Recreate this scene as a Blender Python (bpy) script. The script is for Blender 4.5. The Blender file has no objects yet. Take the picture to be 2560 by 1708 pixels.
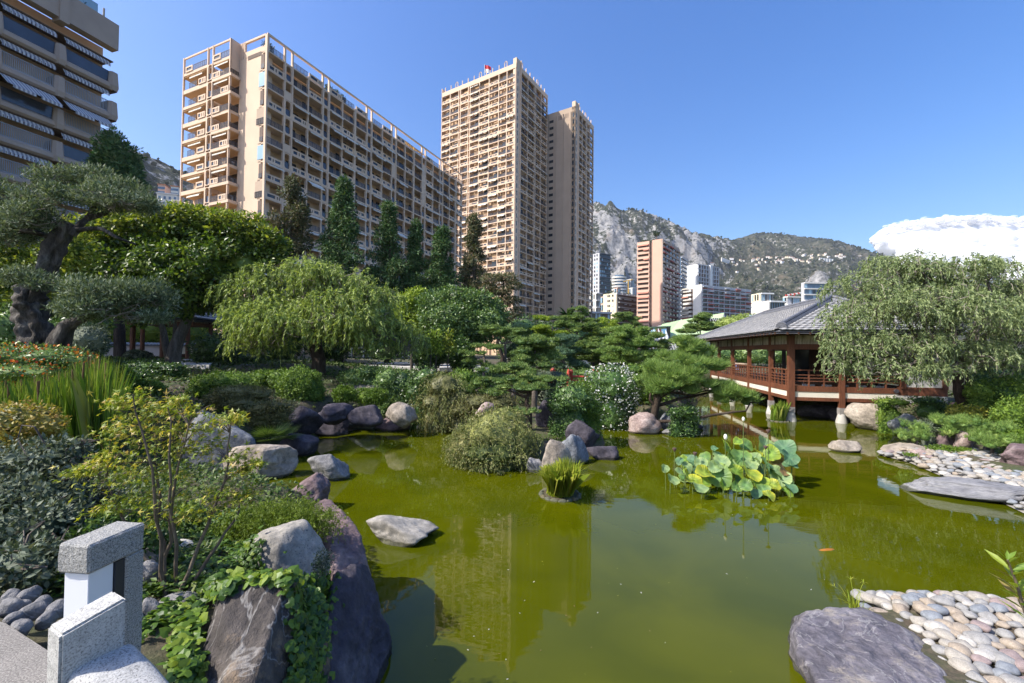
import bpy, bmesh, math, random
import numpy as np
from mathutils import Vector, Matrix

scene = bpy.context.scene
COL = scene.collection
R = math.radians
# ------------------------------------------------------------------ camera
CAMZ, FPX, PITCH, ROLL = 3.8, 1080.0, R(1.17), 0.0105
_f = np.array([0, math.cos(PITCH), math.sin(PITCH)])
_u0 = np.array([0, -math.sin(PITCH), math.cos(PITCH)])
_r0 = np.array([1.0, 0, 0])
_r = math.cos(ROLL) * _r0 + math.sin(ROLL) * _u0
_u = math.cos(ROLL) * _u0 - math.sin(ROLL) * _r0
cd = bpy.data.cameras.new("camera"); cam = bpy.data.objects.new("camera", cd); COL.objects.link(cam)
mw = Matrix.Identity(4)
for i in range(3):
    mw[i][0], mw[i][1], mw[i][2] = _r[i], _u[i], -_f[i]
mw[2][3] = CAMZ
cam.matrix_world = mw
cd.sensor_width = 36; cd.lens = FPX / 2560 * 36
cd.clip_start = .05; cd.clip_end = 30000
scene.camera = cam
# ------------------------------------------------------------------ light
SUN_DIR = Vector((-.93, -.33, 0)).normalized(); SUN_EL = R(46)
w = bpy.data.worlds.new("World"); scene.world = w; w.use_nodes = True
nt = w.node_tree; bg = nt.nodes["Background"]
sky = nt.nodes.new("ShaderNodeTexSky"); sky.sky_type = 'NISHITA'; sky.sun_disc = False
sky.sun_elevation = SUN_EL; sky.sun_rotation = math.atan2(SUN_DIR.x, SUN_DIR.y)
sky.altitude = 0; sky.air_density = 1.25; sky.dust_density = 2.2; sky.ozone_density = 3.5
hs = nt.nodes.new('ShaderNodeHueSaturation'); hs.inputs['Saturation'].default_value = 1.38; hs.inputs['Value'].default_value = 1.25; hs.inputs['Hue'].default_value = .513
nt.links.new(sky.outputs[0], hs.inputs['Color']); nt.links.new(hs.outputs[0], bg.inputs[0]); bg.inputs[1].default_value = .118
sl = bpy.data.lights.new("sun", 'SUN'); so = bpy.data.objects.new("sun", sl); COL.objects.link(so)
sl.energy = 4.7; sl.angle = R(.55); sl.color = (1, .945, .86)
sd = Vector((SUN_DIR.x * math.cos(SUN_EL), SUN_DIR.y * math.cos(SUN_EL), math.sin(SUN_EL)))
so.rotation_euler = sd.to_track_quat('Z', 'Y').to_euler(); so.location = (0, 0, 60)
vs = scene.view_settings
vs.view_transform = 'Standard'; vs.look = 'None'; vs.gamma = 1; vs.use_curve_mapping = False; vs.exposure = 0.72
scene.cycles.max_bounces = 6; scene.cycles.diffuse_bounces = 3; scene.cycles.glossy_bounces = 3
scene.cycles.transmission_bounces = 4; scene.cycles.transparent_max_bounces = 12; scene.cycles.volume_bounces = 0
scene.cycles.use_denoising = True

# ------------------------------------------------------------------ photo-to-world helpers (2350 x 1568 reading of the photograph)
K = 2560 / 2350
def ray(x, y):
    a = (x * K - 1280) / FPX; b = (854 - y * K) / FPX
    return _f + a * _r + b * _u
def G(x, y, z=0.0):
    d = ray(x, y); t = (z - CAMZ) / d[2]
    return np.array([d[0] * t, d[1] * t, z])
def A(x, y, Y):
    d = ray(x, y); t = Y / d[1]
    return np.array([d[0] * t, Y, CAMZ + d[2] * t])
def S(n, Y):                       # metres of n picture units at distance Y
    return n * K * Y / FPX
def along(c, d, x, y=812):         # distance along direction d from c (plan) to the sight line of picture column x
    r = ray(x, y); u = r[0] / r[1]
    return (u * c[1] - c[0]) / (d[0] - u * d[1])

# ------------------------------------------------------------------ noise
def _h(ix, iy, iz, s):
    n = (ix * 374761393 + iy * 668265263 + iz * 2147483647 + s * 974634777) & 0xffffffff
    n = ((n ^ (n >> 13)) * 1274126177) & 0xffffffff
    n = ((n ^ (n >> 16)) * 2246822519) & 0xffffffff
    return ((n ^ (n >> 15)) & 0xffff) / 32767.5 - 1
def vn(p, s=0):
    p = np.asarray(p, float); i = np.floor(p).astype(np.int64); f = p - i; f = f * f * (3 - 2 * f)
    o = 0
    for a in (0, 1):
        for b in (0, 1):
            for c in (0, 1):
                wgt = (f[:, 0] if a else 1 - f[:, 0]) * (f[:, 1] if b else 1 - f[:, 1]) * (f[:, 2] if c else 1 - f[:, 2])
                o = o + wgt * _h(i[:, 0] + a, i[:, 1] + b, i[:, 2] + c, s)
    return o
def fbm(p, s=0, oct=4, g=.5):
    o = 0; a = 1; p = np.asarray(p, float)
    for k in range(oct):
        o = o + a * vn(p, s + k); a *= g; p = p * 2.03 + 11.3
    return o
def nz(v):
    return v / np.maximum(np.linalg.norm(v, axis=-1, keepdims=True), 1e-9)
def sstep(x, a, b):
    t = np.clip((x - a) / (b - a), 0, 1); return t * t * (3 - 2 * t)

# ------------------------------------------------------------------ mesh helpers
class Buf:
    def __init__(s): s.V = []; s.F = []; s.n = 0; s.mi = []
    def add(s, V, F, m=0):
        V = np.asarray(V, float).reshape(-1, 3); F = np.asarray(F, np.int64)
        s.V.append(V); s.F.append(F + s.n); s.mi.append(np.full(len(F), m, np.int32)); s.n += len(V); return s
    def box(s, c, d, rz=0, m=0, M=None):
        x, y, z = [v / 2 for v in d]
        V = np.array([[-x, -y, -z], [x, -y, -z], [x, y, -z], [-x, y, -z], [-x, -y, z], [x, -y, z], [x, y, z], [-x, y, z]])
        if M is not None: V = V @ np.asarray(M).T
        if rz:
            k, q = math.cos(rz), math.sin(rz); V = V @ np.array([[k, q, 0], [-q, k, 0], [0, 0, 1]])
        return s.add(V + np.asarray(c, float), [[0, 3, 2, 1], [4, 5, 6, 7], [0, 1, 5, 4], [1, 2, 6, 5], [2, 3, 7, 6], [3, 0, 4, 7]], m)
    def tube(s, P, r, n=7, m=0, cap=True, twist=None):
        P = np.asarray(P, float); k = len(P); r = np.broadcast_to(np.asarray(r, float), (k,))
        T = nz(np.gradient(P, axis=0)); a = np.array([0, 0, 1.]) if abs(T[0][2]) < .9 else np.array([1., 0, 0])
        u = nz(np.cross(T[0], a)); rings = []
        for i in range(k):
            u = nz(u - T[i] * np.dot(u, T[i])); v = np.cross(T[i], u)
            th = np.arange(n) * 2 * math.pi / n; rr = r[i] * (np.ones(n) if twist is None else twist(th, i))
            rings.append(P[i] + (np.cos(th) * rr)[:, None] * u + (np.sin(th) * rr)[:, None] * v)
        V = np.concatenate(rings); i = np.arange(k - 1)[:, None] * n; j = np.arange(n)[None]; j2 = (j + 1) % n
        F = np.stack([i + j, i + j2, i + n + j2, i + n + j], -1).reshape(-1, 4)
        s.add(V, F, m)
        if cap and n >= 3:
            for e, b in ((0, 0), (1, (k - 1) * n)):
                idx = np.arange(n) + b
                c0 = P[0] if e == 0 else P[-1]
                Vc = np.vstack([V[idx], c0]); q = np.arange(n)
                Fc = np.stack([q, np.full(n, n), (q + 1) % n], -1) if e == 0 else np.stack([q, (q + 1) % n, np.full(n, n)], -1)
                s.add(Vc, Fc, m)
        return s
    def mesh(s, name, mats, smooth=False):
        me = bpy.data.meshes.new(name)
        V = np.concatenate(s.V).astype(np.float32)
        me.vertices.add(len(V)); me.vertices.foreach_set("co", V.ravel())
        sizes = np.concatenate([np.full(len(f), f.shape[1], np.int32) for f in s.F]); loops = np.concatenate([f.ravel() for f in s.F]).astype(np.int32)
        me.loops.add(len(loops)); me.loops.foreach_set("vertex_index", loops)
        st = np.zeros(len(sizes), np.int32); st[1:] = np.cumsum(sizes)[:-1]
        me.polygons.add(len(sizes)); me.polygons.foreach_set("loop_start", st); me.polygons.foreach_set("loop_total", sizes)
        mats = mats if isinstance(mats, (list, tuple)) else [mats]
        for m in mats: me.materials.append(m)
        if len(mats) > 1: me.polygons.foreach_set("material_index", np.concatenate(s.mi))
        me.polygons.foreach_set("use_smooth", np.full(len(sizes), bool(smooth)))
        me.update(calc_edges=True); me.validate(); return me
    def obj(s, name, mats, parent=None, smooth=False, loc=None, rz=0):
        return link(name, s.mesh(name, mats, smooth), parent, loc, rz)
def link(name, me, parent=None, loc=None, rz=0, sc=None):
    o = bpy.data.objects.new(name, me); COL.objects.link(o)
    if parent is not None: o.parent = parent
    if loc is not None: o.location = [float(v) for v in loc]
    if rz: o.rotation_euler = (0, 0, rz)
    if sc is not None: o.scale = sc
    return o
def tag(o, label=None, cat=None, group=None, kind=None):
    if label: o['label'] = label
    if cat: o['category'] = cat
    if group: o['group'] = group
    if kind: o['kind'] = kind
    return o
def thing(name, label, cat, loc=(0, 0, 0), rz=0, group=None):
    return tag(link(name, None, None, loc, rz), label, cat, group)
_ub = {}
def unitbox(mat):
    if mat.name not in _ub: _ub[mat.name] = Buf().box((0, 0, 0), (1, 1, 1)).mesh("block", mat)
    return _ub[mat.name]
def bx(name, parent, c, d, mat, rz=0, rot=None):
    o = link(name, unitbox(mat), parent, c, rz, [max(float(v), 1e-3) for v in d])
    if rot: o.rotation_euler = rot
    return o
_ico = {}
def ico(sub):
    if sub not in _ico:
        b = bmesh.new(); bmesh.ops.create_icosphere(b, subdivisions=sub, radius=1)
        V = np.array([v.co[:] for v in b.verts]); b.verts.index_update()
        F = np.array([[v.index for v in f.verts] for f in b.faces]); b.free(); _ico[sub] = (V, F)
    return _ico[sub]
def rotz(V, a):
    k, q = math.cos(a), math.sin(a); return V @ np.array([[k, q, 0], [-q, k, 0], [0, 0, 1]])

# ------------------------------------------------------------------ materials
def newmat(name):
    m = bpy.data.materials.new(name); m.use_nodes = True; t = m.node_tree
    return m, t, t.nodes["Principled BSDF"], t.nodes["Material Output"]
def nd(t, ty, **kw):
    n = t.nodes.new("ShaderNode" + ty)
    for k, v in kw.items():
        if k in n.inputs: n.inputs[k].default_value = v
        else: setattr(n, k, v)
    return n
def ramp(t, stops, fac):
    r = t.nodes.new("ShaderNodeValToRGB"); e = r.color_ramp.elements
    while len(e) < len(stops): e.new(.5)
    for i, (p, c) in enumerate(stops): e[i].position = p; e[i].color = (*c, 1)
    t.links.new(fac, r.inputs[0]); return r.outputs[0]
def coords(t, scale=1.0, kind="Object"):
    tc = t.nodes.new("ShaderNodeTexCoord")
    if scale == 1.0: return tc.outputs[kind]
    mp = t.nodes.new("ShaderNodeMapping"); mp.inputs["Scale"].default_value = scale if isinstance(scale, tuple) else (scale,) * 3
    t.links.new(tc.outputs[kind], mp.inputs[0]); return mp.outputs[0]
def worldpos(t):
    g = t.nodes.new("ShaderNodeNewGeometry"); return g.outputs["Position"]
def noise(t, vec, scale, detail=5, rough=.6, dist=0):
    n = t.nodes.new("ShaderNodeTexNoise"); n.inputs["Scale"].default_value = scale; n.inputs["Detail"].default_value = detail
    n.inputs["Roughness"].default_value = rough; n.inputs["Distortion"].default_value = dist
    if vec is not None: t.links.new(vec, n.inputs["Vector"])
    return n.outputs[0]
def mixc(t, a, b, fac, mode='MIX'):
    n = t.nodes.new("ShaderNodeMix"); n.data_type = 'RGBA'; n.blend_type = mode
    for s, i in ((a, 6), (b, 7)):
        if isinstance(s, tuple): n.inputs[i].default_value = (*s, 1)
        else: t.links.new(s, n.inputs[i])
    if isinstance(fac, float): n.inputs[0].default_value = fac
    else: t.links.new(fac, n.inputs[0])
    return n.outputs[2]
def bump(t, p, h, strength=.4, dist=.02):
    b = t.nodes.new("ShaderNodeBump"); b.inputs["Strength"].default_value = strength; b.inputs["Distance"].default_value = dist
    t.links.new(h, b.inputs["Height"]); t.links.new(b.outputs[0], p.inputs["Normal"]); return b
def plain(name, c, rough=.7, var=.12, scale=1.5, bs=0, bd=.01, metal=0, spec=.4, world=True):
    m, t, p, o = newmat(name); v = worldpos(t) if world else coords(t)
    n = noise(t, v, scale, 6)
    lo = tuple(x * (1 - var) for x in c); hi = tuple(min(1, x * (1 + var)) for x in c)
    t.links.new(ramp(t, [(.3, lo), (.7, hi)], n), p.inputs["Base Color"])
    p.inputs["Roughness"].default_value = rough; p.inputs["Metallic"].default_value = metal; p.inputs["Specular IOR Level"].default_value = spec
    if bs: bump(t, p, noise(t, v, scale * 9, 4), bs, bd)
    return m
def leafmat(name, stops, trans=.32, rough=.5, spec=.35, tint=(1.15, 1.25, .5)):
    m, t, p, o = newmat(name)
    g = t.nodes.new("ShaderNodeNewGeometry")
    c = ramp(t, [(i / max(1, len(stops) - 1), s) for i, s in enumerate(stops)], g.outputs["Random Per Island"])
    t.links.new(c, p.inputs["Base Color"]); p.inputs["Roughness"].default_value = rough; p.inputs["Specular IOR Level"].default_value = spec
    tr = t.nodes.new("ShaderNodeBsdfTranslucent"); t.links.new(mixc(t, c, tuple(min(1, v) for v in tint), 1.0, 'MULTIPLY'), tr.inputs[0])
    mx = t.nodes.new("ShaderNodeMixShader"); mx.inputs[0].default_value = trans
    t.links.new(p.outputs[0], mx.inputs[1]); t.links.new(tr.outputs[0], mx.inputs[2]); t.links.new(mx.outputs[0], o.inputs[0])
    return m
def rockmat(name, dark, mid, light, scale=1.6, stretch=(1, 1, 1), bs=.8, bd=.05, speck=None, lichen=None, vein=0.0):
    m, t, p, o = newmat(name); v = coords(t, tuple(stretch))
    n1 = noise(t, v, scale, 9, .65, .4); n2 = noise(t, v, scale * 7, 6, .7)
    c = ramp(t, [(.28, dark), (.5, mid), (.72, light)], n1)
    c = mixc(t, c, ramp(t, [(.35, (.45, .45, .45)), (.65, (1.25, 1.22, 1.2))], n2), .7, 'MULTIPLY')
    if speck:
        sp = noise(t, coords(t), 60, 2, .5); c = mixc(t, c, speck, ramp(t, [(.6, (0, 0, 0)), (.68, (1, 1, 1))], sp))
    if vein:
        wv = noise(t, coords(t, tuple(stretch)), scale * 1.1, 4, .5, 1.6)
        f = ramp(t, [(.485, (0, 0, 0)), (.5, (vein,) * 3), (.515, (0, 0, 0))], wv); c = mixc(t, c, (.62, .6, .57), f)
    if lichen:
        li = noise(t, coords(t), 2.3, 7, .7); c = mixc(t, c, lichen, ramp(t, [(.56, (0, 0, 0)), (.66, (.8, .8, .8))], li))
    sx_ = nd(t, "SeparateXYZ"); t.links.new(worldpos(t), sx_.inputs[0]); jt = nd(t, "Math", operation='MULTIPLY_ADD'); t.links.new(n2, jt.inputs[0]); jt.inputs[1].default_value = -.10; t.links.new(sx_.outputs[2], jt.inputs[2])
    mz = nd(t, "Math", operation='MULTIPLY'); t.links.new(jt.outputs[0], mz.inputs[0]); mz.inputs[1].default_value = 4.0
    c = mixc(t, c, ramp(t, [(.0, (.34, .36, .26)), (.12, (.42, .42, .34)), (.20, (1.25, 1.25, 1.2)), (.30, (1, 1, 1))], mz.outputs[0]), 1.0, 'MULTIPLY')
    t.links.new(c, p.inputs["Base Color"]); p.inputs["Roughness"].default_value = .85; p.inputs["Specular IOR Level"].default_value = .3
    ad = nd(t, "Math", operation='MULTIPLY_ADD'); t.links.new(n1, ad.inputs[0]); ad.inputs[1].default_value = 2.2; t.links.new(n2, ad.inputs[2])
    bump(t, p, ad.outputs[0], bs, bd); return m

# ------------------------------------------------------------------ foliage
def rdirs(g, n): return nz(g.normal(size=(n, 3)))
def leafq(pos, d, nrm, L, W, fold=.12):
    d = nz(d); s = nz(np.cross(d, nrm)); n = np.cross(s, d)
    L = np.broadcast_to(L, (len(pos),))[:, None]; W = np.broadcast_to(W, (len(pos),))[:, None]
    m = pos + d * L * .45
    V = np.stack([pos, m + s * W / 2 + n * W * fold, pos + d * L, m - s * W / 2 + n * W * fold], 1).reshape(-1, 3)
    return V, np.arange(len(V)).reshape(-1, 4)
def blobpts(g, blobs, N, shell=.55, lump=.25, seed=0, low=-1.0):
    """points spread through the outer part of ellipsoids (cx,cy,cz,rx,ry,rz)"""
    B = np.asarray(blobs, float); area = (B[:, 3] * B[:, 4] + B[:, 3] * B[:, 5] + B[:, 4] * B[:, 5]); k = g.choice(len(B), N, p=area / area.sum())
    d = rdirs(g, N); b = B[k]
    if low > -1: d[:, 2] = np.where(d[:, 2] < low, -d[:, 2] * g.random(N), d[:, 2]); d = nz(d)
    rad = shell + (1 - shell) * np.sqrt(g.random(N))
    rad = rad * (1 + lump * vn(d * 2.2 + k[:, None] * 7.7, seed) + lump * .6 * vn(d * 5 + k[:, None] * 3.3, seed + 5))
    return b[:, :3] + d * b[:, 3:] * rad[:, None], nz(d / b[:, 3:])
def foliage(name, blobs, N, L, W, mat, parent=None, seed=1, shell=.55, lump=.25, out=.5, droop=.25, up=0., gap=0., gapf=1.2, core=0., low=-1., fold=.12, jit=.3):
    g = np.random.default_rng(seed); P, O = blobpts(g, blobs, N, shell, lump, seed, low)
    if gap:
        keep = vn(P * gapf, seed + 9) + .5 * vn(P * gapf * 2.7, seed + 10) > -1 + gap * 1.3; P, O = P[keep], O[keep]
    n = len(P); d = nz(O * out + rdirs(g, n) * .8 + np.array([0, 0, up - droop])); nr = nz(O + rdirs(g, n) * .7 + np.array([0, 0, .4]))
    l = L * (1 + jit * (g.random(n) * 2 - 1))
    b = Buf(); b.add(*leafq(P, d, nr, l, W * l / L, fold))
    if core:
        V0, F0 = ico(3)
        for q in blobs:
            r = core * (1 + .2 * vn(V0 * 2.2 + seed, seed)); b.add(V0 * r[:, None] * np.array(q[3:6]) + np.array(q[:3]), F0)
    return b.obj(name, mat, parent)
def curve(p0, p1, bend=(0, 0, 0), n=6):
    t = np.linspace(0, 1, n)[:, None]; p0 = np.asarray(p0, float); p1 = np.asarray(p1, float)
    return p0 + (p1 - p0) * t + np.asarray(bend, float) * (4 * t * (1 - t))
def wob(P, g, a):
    P = np.array(P, float); P[1:-1] += g.normal(size=P[1:-1].shape) * a; return P
# ================================================================== SETTING: ground, water, mountains, cloud
POND = [(862, 1568), (872, 1440), (835, 1330), (790, 1235), (735, 1185), (650, 1150), (560, 1140), (470, 1120), (405, 1092), (500, 1092), (600, 1098), (668, 1082), (640, 1052),
        (722, 1040), (728, 1012), (770, 1000), (870, 985), (960, 982), (1060, 966), (1180, 958), (1300, 952), (1400, 962), (1450, 985), (1520, 993), (1590, 985),
        (1608, 955), (1622, 925), (1605, 900), (1700, 898), (1760, 925), (1830, 950), (1950, 966), (2045, 985), (2085, 1005), (2120, 1028), (2060, 1045), (2085, 1062), (2160, 1092), (2250, 1130), (2350, 1180)]
pond = [G(*p)[:2] for p in POND]
pond += [np.array([18., 12.3]), np.array([20., 8.2]), np.array([12., 7.4])]
pond += [G(*p)[:2] for p in [(2350, 1412), (2250, 1385), (2150, 1368), (1960, 1362), (1900, 1385), (1830, 1400), (1800, 1450), (1830, 1520), (1900, 1568)]]
pond += [np.array([3.4, 4.2]), np.array([3.8, 3.0]), np.array([4., -6.]), np.array([-.9, -6.]), np.array([-1.0, 3.2]), np.array([-1.55, 4.6])]
pond = np.array(pond)
def sdist(X, Y):
    P = np.stack([X.ravel(), Y.ravel()], 1); best = np.full(len(P), 1e9); ins = np.zeros(len(P), bool)
    a = pond; b = np.roll(pond, -1, 0)
    for p, q in zip(a, b):
        e = q - p; t = np.clip(((P - p) @ e) / (e @ e), 0, 1); dd = np.linalg.norm(P - p - t[:, None] * e, axis=1); best = np.minimum(best, dd)
        c = (p[1] > P[:, 1]) != (q[1] > P[:, 1])
        xi = (q[0] - p[0]) * (P[:, 1] - p[1]) / (q[1] - p[1] + 1e-12) + p[0]; ins ^= c & (P[:, 0] < xi)
    return np.where(ins, -best, best).reshape(X.shape)
HC = np.array([(-2, 1.8, 2.04), (-3.2, 2.4, 2.06), (-4, 1, 2.05), (-1.4, 3.2, 1.75), (-2.9, 3.7, 1.75), (-2.2, 5.2, 1.3), (-1.9, 6.6, .75), (-5, 5, 1.5), (-6, 2, 2.0), (-8, 9, 1.1), (-10, 11, 1.3), (-13, 14, 2.0), (-16, 17, 2.4), (-9, 16, 1.3), (-7, 19, 1.35),
               (-5, 22, 1.4), (-11, 25, 2.2), (-16, 30, 2.7), (-28, 33, 2.8), (-22, 24, 2.5), (-30, 15, 2.8), (0, 25, 1.45), (3, 30, 1.7), (8, 28, 1.2), (5, 40, 1.9), (12, 45, 1.9), (7.5, 25.5, .9), (9.5, 26, .8),
               (20, 27, 1.0), (22, 30, 1.2), (20.8, 20, 1.35), (24, 19, 1.25), (28, 22, 1.4), (17.5, 19.4, .7), (16, 15.8, .32), (17.5, 14.3, .3), (21, 15.5, .4), (15.2, 17.3, .35), (19, 17.5, .7), (7, 6.4, .32), (6, 5.5, .34), (9, 6, .36), (10, 4, .4), (30, 12, .6),
               (-60, 20, 3), (-60, 60, 3), (0, 70, 2.2), (40, 60, 2), (60, 30, 2), (-30, 50, 2.8)])
def bankz(X, Y):
    P = np.stack([X.ravel(), Y.ravel()], 1); d2 = ((P[:, None] - HC[None, :, :2]) ** 2).sum(-1) + .25; wt = 1 / d2 ** 1.6
    return ((wt * HC[None, :, 2]).sum(1) / wt.sum(1)).reshape(X.shape)
def gz(x, y):
    X = np.array([[float(x)]]); Y = np.array([[float(y)]]); d = sdist(X, Y); h = bankz(X, Y)
    return float(np.where(d < 0, -.6, -.12 + (h + .12) * sstep(d, .35, 1.5))[0, 0])
xs = np.concatenate([np.linspace(-4000, -70, 14), np.arange(-64, -14, 1.2), np.arange(-14, 14, .3), np.arange(14, 26, .3), np.arange(26, 60, 1.2), np.linspace(66, 4000, 14)])
ys = np.concatenate([np.linspace(-400, -8, 6), np.arange(-6, 2, .6), np.arange(2, 22, .28), np.arange(22, 46, .6), np.arange(46, 90, 3), np.linspace(95, 4500, 16)])
X, Y = np.meshgrid(xs, ys); sdv = sdist(X, Y)
RA = np.where(Y < 8, .0, .35); RB = np.where(Y < 8, .9, 1.6)
Z = np.where(sdv < 0, np.maximum(-.9, -.12 + sdv * .9), -.12 + (bankz(X, Y) + .12) * sstep(sdv, RA, RB))
Zn = fbm(np.stack([X.ravel(), Y.ravel(), 0 * X.ravel()], 1) * .9, 3).reshape(X.shape)
Z = Z + np.where(sdv > .3, .06 * Zn, 0)
V = np.stack([X, Y, Z], -1).reshape(-1, 3); nx, ny = len(xs), len(ys)
i = np.arange(ny - 1)[:, None] * nx + np.arange(nx - 1)[None]; F = np.stack([i, i + 1, i + nx + 1, i + nx], -1).reshape(-1, 4)
m, t, p, o = newmat("garden_soil"); v = worldpos(t); n1 = noise(t, v, .8, 6, .65); n2 = noise(t, v, 14, 5, .7)
c = ramp(t, [(.35, (.045, .034, .022)), (.55, (.10, .075, .048)), (.7, (.16, .125, .085))], n2)
c = mixc(t, c, ramp(t, [(.3, (.03, .05, .012)), (.7, (.075, .085, .03))], n2), ramp(t, [(.42, (0, 0, 0)), (.58, (1, 1, 1))], n1))
t.links.new(c, p.inputs[0]); p.inputs["Roughness"].default_value = .95; bump(t, p, n2, .8, .03); SOIL = m
tag(Buf().add(V, F).obj("ground", SOIL, smooth=True), kind="structure")

m, t, p, o = newmat("pond_water"); v = worldpos(t)
n1 = noise(t, v, .55, 3, .5, .6); n2 = noise(t, v, 3.2, 4, .6)
t.links.new(ramp(t, [(.3, (.046, .056, .0006)), (.7, (.070, .078, .001))], n1), p.inputs[0])
p.inputs["Roughness"].default_value = .015; p.inputs["IOR"].default_value = 1.33; p.inputs["Specular IOR Level"].default_value = .42
mp = nd(t, "Mapping"); mp.inputs["Scale"].default_value = (1.5, 3.6, 1); t.links.new(v, mp.inputs[0])
wv = noise(t, mp.outputs[0], 1.1, 3, .45, .3); bump(t, p, wv, .05, .03)
b = Buf(); b.add([(-16, -8, 0), (40, -8, 0), (40, 48, 0), (-16, 48, 0)], [[0, 1, 2, 3]])
tag(b.obj("pond_water", m), kind="structure")

# ---- mountains: ridge line read as (column, row), set at its real distance
RIDGE = [(-900, 250), (-300, 330), (100, 330), (305, 344), (340, 362), (400, 386), (520, 420), (700, 450), (900, 470), (1100, 475), (1250, 480), (1355, 479), (1400, 483), (1440, 491), (1500, 509), (1560, 532), (1588, 546), (1610, 536), (1632, 545), (1660, 558), (1700, 548), (1735, 536), (1790, 534),
         (1850, 544), (1900, 551), (1950, 560), (2000, 577), (2100, 625), (2250, 690), (2400, 740), (2700, 780), (3200, 800)]
RY = [(-900, 620), (300, 620), (520, 800), (900, 1500), (1355, 1750), (1588, 1900), (1790, 2300), (2000, 2100), (2400, 2300), (3200, 2400)]
cx = np.concatenate([np.linspace(-900, 250, 40), np.linspace(254, 520, 90), np.linspace(530, 1340, 60), np.linspace(1344, 2060, 380), np.linspace(2070, 3200, 50)])
ry = np.interp(cx, *zip(*RY)); rr = np.interp(cx, *zip(*RIDGE))
uu = np.array([ray(a, b)[0] / ray(a, b)[1] for a, b in zip(cx, rr)]); el = np.array([ray(a, b)[2] / ray(a, b)[1] for a, b in zip(cx, rr)])
ns = 130; s = np.linspace(0, 1.12, ns)[:, None]
Y0 = np.clip(ry * .42, 250, 620); YY = Y0[None] + (ry - Y0)[None] * s; XX = uu[None] * YY; rz = CAMZ + el * ry
cl = np.interp(cx, [200, 1340, 1350, 1540, 1600, 1670, 1700, 3200], [.25, .5, .85, .8, .7, .5, .12, .08])[None]      # how cliff-like
gent = .12 * s + .88 * s ** 1.25
steep = np.interp(s, [0, .35, .55, .62, .74, .84, 1, 1.12], [0, .22, .42, .6, .82, .93, 1, .96])
prof = (1 - cl) * np.where(s > 1, 2 - s * 1.05, gent) + cl * steep
P3 = np.stack([XX.ravel(), YY.ravel(), 0 * XX.ravel()], 1)
r1 = (1 - np.abs(fbm(P3 / 190, 5, 5))).reshape(XX.shape) - .6; r2 = fbm(P3 / 42, 9, 4).reshape(XX.shape)
amp = np.interp(cx, [200, 520, 1300, 3200], [.5, .6, 1, 1])[None] * (np.clip(1 - np.abs(s - .98) * 9, 0, 1) * -.93 + 1) * sstep(s, 0, .2)
ZZ = 2 + (rz[None] - 2) * prof + amp * (r1 * 70 + r2 * 11 * (1 + cl))
spur = G  # (rocky spur under the hamlet)
sx = np.exp(-((cx - 1884) / 30.) ** 2)[None] * np.exp(-((s - .33) / .10) ** 2); ZZ = ZZ + 22 * sx * (1 + .4 * r2)
gy, gx = np.gradient(ZZ); dY = np.gradient(YY, axis=0); slope = np.abs(gy / np.maximum(dY, 1e-6)); dX = np.gradient(XX, axis=1); slx = np.abs(gx / np.maximum(dX, 1e-6))
st = np.sqrt(slope ** 2 + slx ** 2)
rk = sstep(st + .35 * fbm(P3 / 60, 21, 4).reshape(XX.shape), .72, 1.15) * (cl * .9 + .12) + sx * 1.2
band = np.clip(cl - .3, 0, 1) * sstep(s, .5, .62) * sstep(fbm(P3 / 75, 31, 5).reshape(XX.shape) + .25, .0, .35); rk = np.clip(np.maximum(rk, band), 0, 1) * (1 - .55 * sstep(fbm(P3 / 110, 61, 5).reshape(XX.shape), .0, .35) * (1 - sx))
V = np.stack([XX, YY, ZZ], -1).reshape(-1, 3); nx = len(cx)
i = np.arange(ns - 1)[:, None] * nx + np.arange(nx - 1)[None]; F = np.stack([i, i + 1, i + nx + 1, i + nx], -1).reshape(-1, 4)
m, t, p, o = newmat("mountain_side"); v = worldpos(t)
at = nd(t, "Attribute", attribute_name="rock")
n1 = noise(t, v, .012, 9, .72, .4); n2 = noise(t, v, .075, 6, .75)
rockc = ramp(t, [(.33, (.10, .10, .10)), (.5, (.26, .255, .25)), (.66, (.42, .405, .39))], n2)
rockc = mixc(t, rockc, (.34, .25, .17), ramp(t, [(.58, (0, 0, 0)), (.72, (.6, .6, .6))], n1))
veg = ramp(t, [(.36, (.020, .027, .016)), (.5, (.048, .055, .034)), (.60, (.12, .11, .085))], n2)
veg = mixc(t, veg, (.16, .125, .09), ramp(t, [(.54, (0, 0, 0)), (.68, (.7, .7, .7))], n1))
ad = nd(t, "Math", operation='ADD'); t.links.new(at.outputs["Fac"], ad.inputs[0]); sb = nd(t, "Math", operation='MULTIPLY_ADD'); t.links.new(n2, sb.inputs[0]); sb.inputs[1].default_value = 2.4; sb.inputs[2].default_value = -1.2
t.links.new(sb.outputs[0], ad.inputs[1])
t.links.new(mixc(t, veg, rockc, ramp(t, [(.38, (0, 0, 0)), (.55, (1, 1, 1))], ad.outputs[0])), p.inputs[0]); p.inputs["Roughness"].default_value = .95; p.inputs["Specular IOR Level"].default_value = .1
bump(t, p, n2, .9, 9)
mo = Buf().add(V, F).obj("mountain", m, smooth=True); a = mo.data.attributes.new("rock", 'FLOAT', 'POINT'); a.data.foreach_set("value", rk.ravel().astype(np.float32)); tag(mo, kind="structure")
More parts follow.
